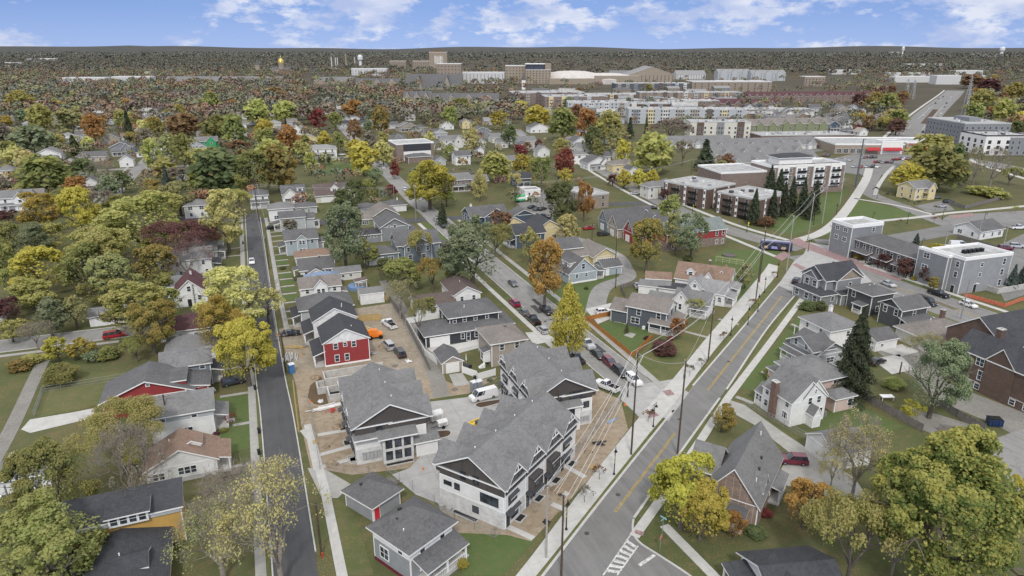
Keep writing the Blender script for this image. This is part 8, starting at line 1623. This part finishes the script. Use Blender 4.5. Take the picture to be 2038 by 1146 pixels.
PALF=['OL','OL','OG','BR','RU','RU','GO','YG','GB','GB','DG','OR','MA','GG','PG']
REG=[((0,200),(560,300),44,24,40),((0,290),(420,420),8,34,56),((560,205),(1050,300),12,20,32),((930,180),(1320,260),7,22,34),((1925,140),(2038,275),22,26,44),((1700,185),(1810,262),16,22,36),((1840,350),(2038,395),4,30,44)]
nf=0
for (u0,v0),(u1,v1),n,w0,w1 in REG:
    t=0
    while n>0 and t<1500:
        t+=1;u,v=rg.uniform(u0,u1),rg.uniform(v0,v1);x,y=G(u,v);m=SP(x,y)[2]/F;r=rg.uniform(w0,w1)*m/2*(.75 if v<230 else 1)
        r=min(max(r,3.2),6.5)
        if inroad(x,y) or boxed(x,y,r*.6) or any(math.hypot(x-a,y-b)<(r+c)*.75 for a,b,c in occ):continue
        plant(x,y,r*rg.uniform(1.9,2.5),r,rg.choice(('round','round','mid','mid','thin')),rg.choice(PALF));occ.append((x,y,r));n-=1
# uncountable woods as single objects
PAL=np.array([(.10,.085,.055),(.135,.105,.065),(.115,.115,.058),(.08,.092,.055),(.165,.095,.055),(.175,.125,.05),(.125,.068,.055),(.18,.09,.045),(.17,.165,.065),(.13,.115,.092),(.09,.10,.078),(.165,.105,.06),(.12,.125,.06),(.15,.145,.06)])
def wood(name,label,pts,rad,q,seed,tone,size,haze=.25):
    rng=np.random.default_rng(seed);n=len(pts);V=[];C=[]
    base=PAL[rng.integers(0,len(PAL),n)]*(tone*(.86+.3*rng.random((n,1))));base=base*(1-haze)+np.array((.112,.115,.10))*tone*haze  # grey aerial haze is mixed into the foliage colour here
    rad=np.asarray(rad)
    for j in range(q):
        d=rng.normal(size=(n,3));d/=np.linalg.norm(d,axis=1)[:,None];d[:,2]=np.where(d[:,2]<-.1,-d[:,2],d[:,2])
        rr=rad*(.7+.45*rng.random(n))
        P=np.stack([pts[:,0]+d[:,0]*rr,pts[:,1]+d[:,1]*rr,rad*1.15+d[:,2]*rad*1.0],1)
        v,c=leaf_quads(P,d*.9+np.array((0,0,.3)),(rad*size)[:,None]*np.ones((n,1)),rng,np.zeros(n))
        sh=(.66+.4*(d[:,2]*.5+.5))*(.84+.32*rng.random(n))  # shading painted into the foliage colour: paler towards each treetop
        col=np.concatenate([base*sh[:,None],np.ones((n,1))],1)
        V.append(v);C.append(np.repeat(col,4,axis=0))
    me=quad_mesh(name,np.concatenate(V),np.concatenate(C),attrm('far_foliage'))
    o=put(name,me);o['label']=label;o['category']='woodland';o['kind']='stuff';return o
def scatter(u0,u1,v0,v1,n,rmin,rmax,seed,avoid=True,keep=None):
    rng=random.Random(seed);P_=[];Rr=[]
    t=0
    while len(P_)<n and t<n*8:
        t+=1
        # even in ground area between the two image rows
        xa=rng.uniform(u0,u1);ya=1/rng.uniform(1/(v1-96.),1/(v0-96.))+96.
        x,y=G(xa,ya);r=rng.uniform(rmin,rmax)
        if keep and not keep(xa,ya,rng):continue
        if avoid and (inroad(x,y) or boxed(x,y,r*.55)):continue
        P_.append((x,y));Rr.append(r)
    return np.array(P_),np.array(Rr)
def notroad(u,v,rng):
    # keep the dual carriageway, campus forecourts and dense town free
    if 1755<u<1930 and v>163: 
        return u<1795-(v-200)*.0 and v<215 and u<1780 or (u>1925)
    if 1010<u<1700 and 150<v<260: return rng.random()<.3
    if 800<u<1350 and 118<v<150: return rng.random()<.5
    if 600<u<1010 and 150<=v<185: return rng.random()<.4
    if 790<u<1012 and 180<v<226: return rng.random()<.3
    if 120<u<310 and 165<v<176: return rng.random()<.3
    return True
def NR(u,v,rng): return notroad(u,v,rng)
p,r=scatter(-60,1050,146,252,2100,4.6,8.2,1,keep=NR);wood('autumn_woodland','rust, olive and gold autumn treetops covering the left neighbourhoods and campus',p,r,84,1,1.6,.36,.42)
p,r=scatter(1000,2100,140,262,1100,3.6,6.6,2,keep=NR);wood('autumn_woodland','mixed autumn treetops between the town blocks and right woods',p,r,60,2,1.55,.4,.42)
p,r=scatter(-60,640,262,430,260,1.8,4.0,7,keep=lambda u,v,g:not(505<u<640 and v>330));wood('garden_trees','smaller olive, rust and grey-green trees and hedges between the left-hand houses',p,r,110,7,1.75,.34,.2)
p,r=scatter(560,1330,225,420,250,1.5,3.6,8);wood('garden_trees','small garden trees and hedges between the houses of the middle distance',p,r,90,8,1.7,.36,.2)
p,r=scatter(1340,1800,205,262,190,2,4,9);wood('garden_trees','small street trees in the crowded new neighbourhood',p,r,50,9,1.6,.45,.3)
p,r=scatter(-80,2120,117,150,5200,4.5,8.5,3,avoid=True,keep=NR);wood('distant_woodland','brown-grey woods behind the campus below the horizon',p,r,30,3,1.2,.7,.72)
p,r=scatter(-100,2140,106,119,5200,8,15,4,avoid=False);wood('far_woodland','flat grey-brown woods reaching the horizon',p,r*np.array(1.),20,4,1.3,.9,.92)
# low wooded hills on the horizon
k=MB();rng=np.random.default_rng(3);n=90
prev=None
for i in range(n+1):
    a=R(-36+114*i/n);d=15000;hh=26+24*math.sin(i*.31)+14*math.sin(i*.77+1)+(30 if 5<i<24 else 0)
    f=(math.sin(a)*d,math.cos(a)*d,-5.);t=(math.sin(a)*(d+1500),math.cos(a)*(d+1500),66+hh*.9);bk=(math.sin(a)*(d+4000),math.cos(a)*(d+4000),-5.)
    if prev:
        k.poly([prev[0],f,t,prev[1]][::-1]);k.poly([prev[1],t,bk,prev[2]][::-1])
    prev=(f,t,bk)
st('hills',k,[surf('far_hills',[(.066,.07,.066),(.08,.08,.074),(.10,.09,.083)],.0012,.006,.03,.0,.3)])
# ---------------------------------------------------------------- say which tree is which
KW={'con':'conifer','shrub':'shrub','bare':'leafless tree','wisp':'sparse tree','thin':'thin-leaved tree','col':'narrow upright tree','big':'huge spreading tree','round':'full-crowned tree','mid':'leafy tree'}
def sizew(h): return 'tall' if h>13 else 'medium' if h>7.5 else 'small'
for n_,u,v in(('the bright green house',410,290),('the modern white house',130,280),('the white courtside house',640,308),('the green food van',1038,395),('the yellow old farmhouse',1838,390),('the white ranch house',1972,468),('the soccer goal',622,332),('the tudor house',960,270),('the black-roofed long house',706,250),('the white campus buildings',210,166),('the golden dome',562,150),('the stone college halls',890,200),('the white red-door house',30,410)): LAND.append((n_,*G(u,v),None))
LS=[(n_,SP(x,y)) for n_,x,y,b_ in LAND]
def rel(x,y,rank=0):
    u,v,d=SP(x,y);c=sorted(LS,key=lambda q:math.hypot(q[1][0]-u,(q[1][1]-v)*1.3))[rank]
    du,dv=u-c[1][0],v-c[1][1]
    if abs(du)>abs(dv)*1.2:r=('right of' if du>0 else 'left of')
    else:r=('in front of' if dv>0 else 'behind')
    return r,c[0],math.hypot(du,dv)
import collections
def allot(items):
    g=collections.defaultdict(list)
    for it in items:
        o,x,y,h,r_,kind,col,lab,lod=it;u,v,d=SP(x,y)
        rr=rel(x,y)
        w_='%s %s %s'%(sizew(h) if kind not in('shrub','big') else '',WORD[col],KW[kind]);w_=w_.strip().replace('dark dark','dark').replace('dark conifer','dark conifer')
        if rr[2]<280:t='%s %s %s'%(w_,rr[0],rr[1])
        else:t='%s in the %s'%(w_,'left woods' if u<700 else 'middle distance' if u<1350 else 'right woods')
        g[t].append((u,v,o))
    for t,l in g.items():
        l.sort(key=lambda q:q[0])
        if len(l)==1:names=[t]
        elif len(l)==2:names=['%s, left one'%t,'%s, right one'%t]
        elif len(l)==3:names=['%s, %s of three'%(t,k_) for k_ in('leftmost','middle','rightmost')]
        else:names=[t]*len(l)
        for nme,(u,v,o) in zip(names,l):
            nme=' '.join(nme.split());ws=nme.split()
            if len(ws)>16: print('TRUNC',nme)
            tag(o,nme if len(ws)<=16 else ' '.join(ws[:16]),None,(None))
            if len(l)>3:o['group']=t.replace('tree','trees').replace('conifer','conifers').replace('shrub','shrubs')
allot(TREES)
WW={'white':'white','offwhite':'off-white','pale':'pale grey','lgray':'light grey','cream':'cream','gray':'dark grey','tan':'tan','blue':'blue-grey'};RW={'gray':'grey','mid':'dark grey','taupe':'brown-grey','lgr':'light grey'};TW={'EW':'broad gabled','NS':'gable-fronted','hip':'hip-roofed'}
gh_=collections.defaultdict(list)
for b,wc,rc,rt in FILL:
    rr=rel(b.x,b.y);gh_['%s %s house, %s roof, %s %s'%(WW[wc],TW[rt],RW[rc],rr[0],rr[1])].append((SP(b.x,b.y)[0],b.r))
for t,l in gh_.items():
    l.sort(key=lambda q:q[0]);n=len(l)
    ns=[t] if n==1 else [t+', left one',t+', right one'] if n==2 else [t+', leftmost',t+', middle one',t+', rightmost'] if n==3 else [t]*n
    for q,(u,r) in zip(ns,l):
        r['label']=q
        if len(q.split())>16 or len(q.split())<4: print('LEN',q)
for l,os_ in LABELS.items():
    if len(os_)>1 and not all('group' in o for o in os_): print('DUP',l,len(os_))
    if not 4<=len(l.split())<=16: print('LEN',l)
print('things',len([o for o in SC.objects if o.parent is None]),'all',len(SC.objects),'trees',len(TREES))
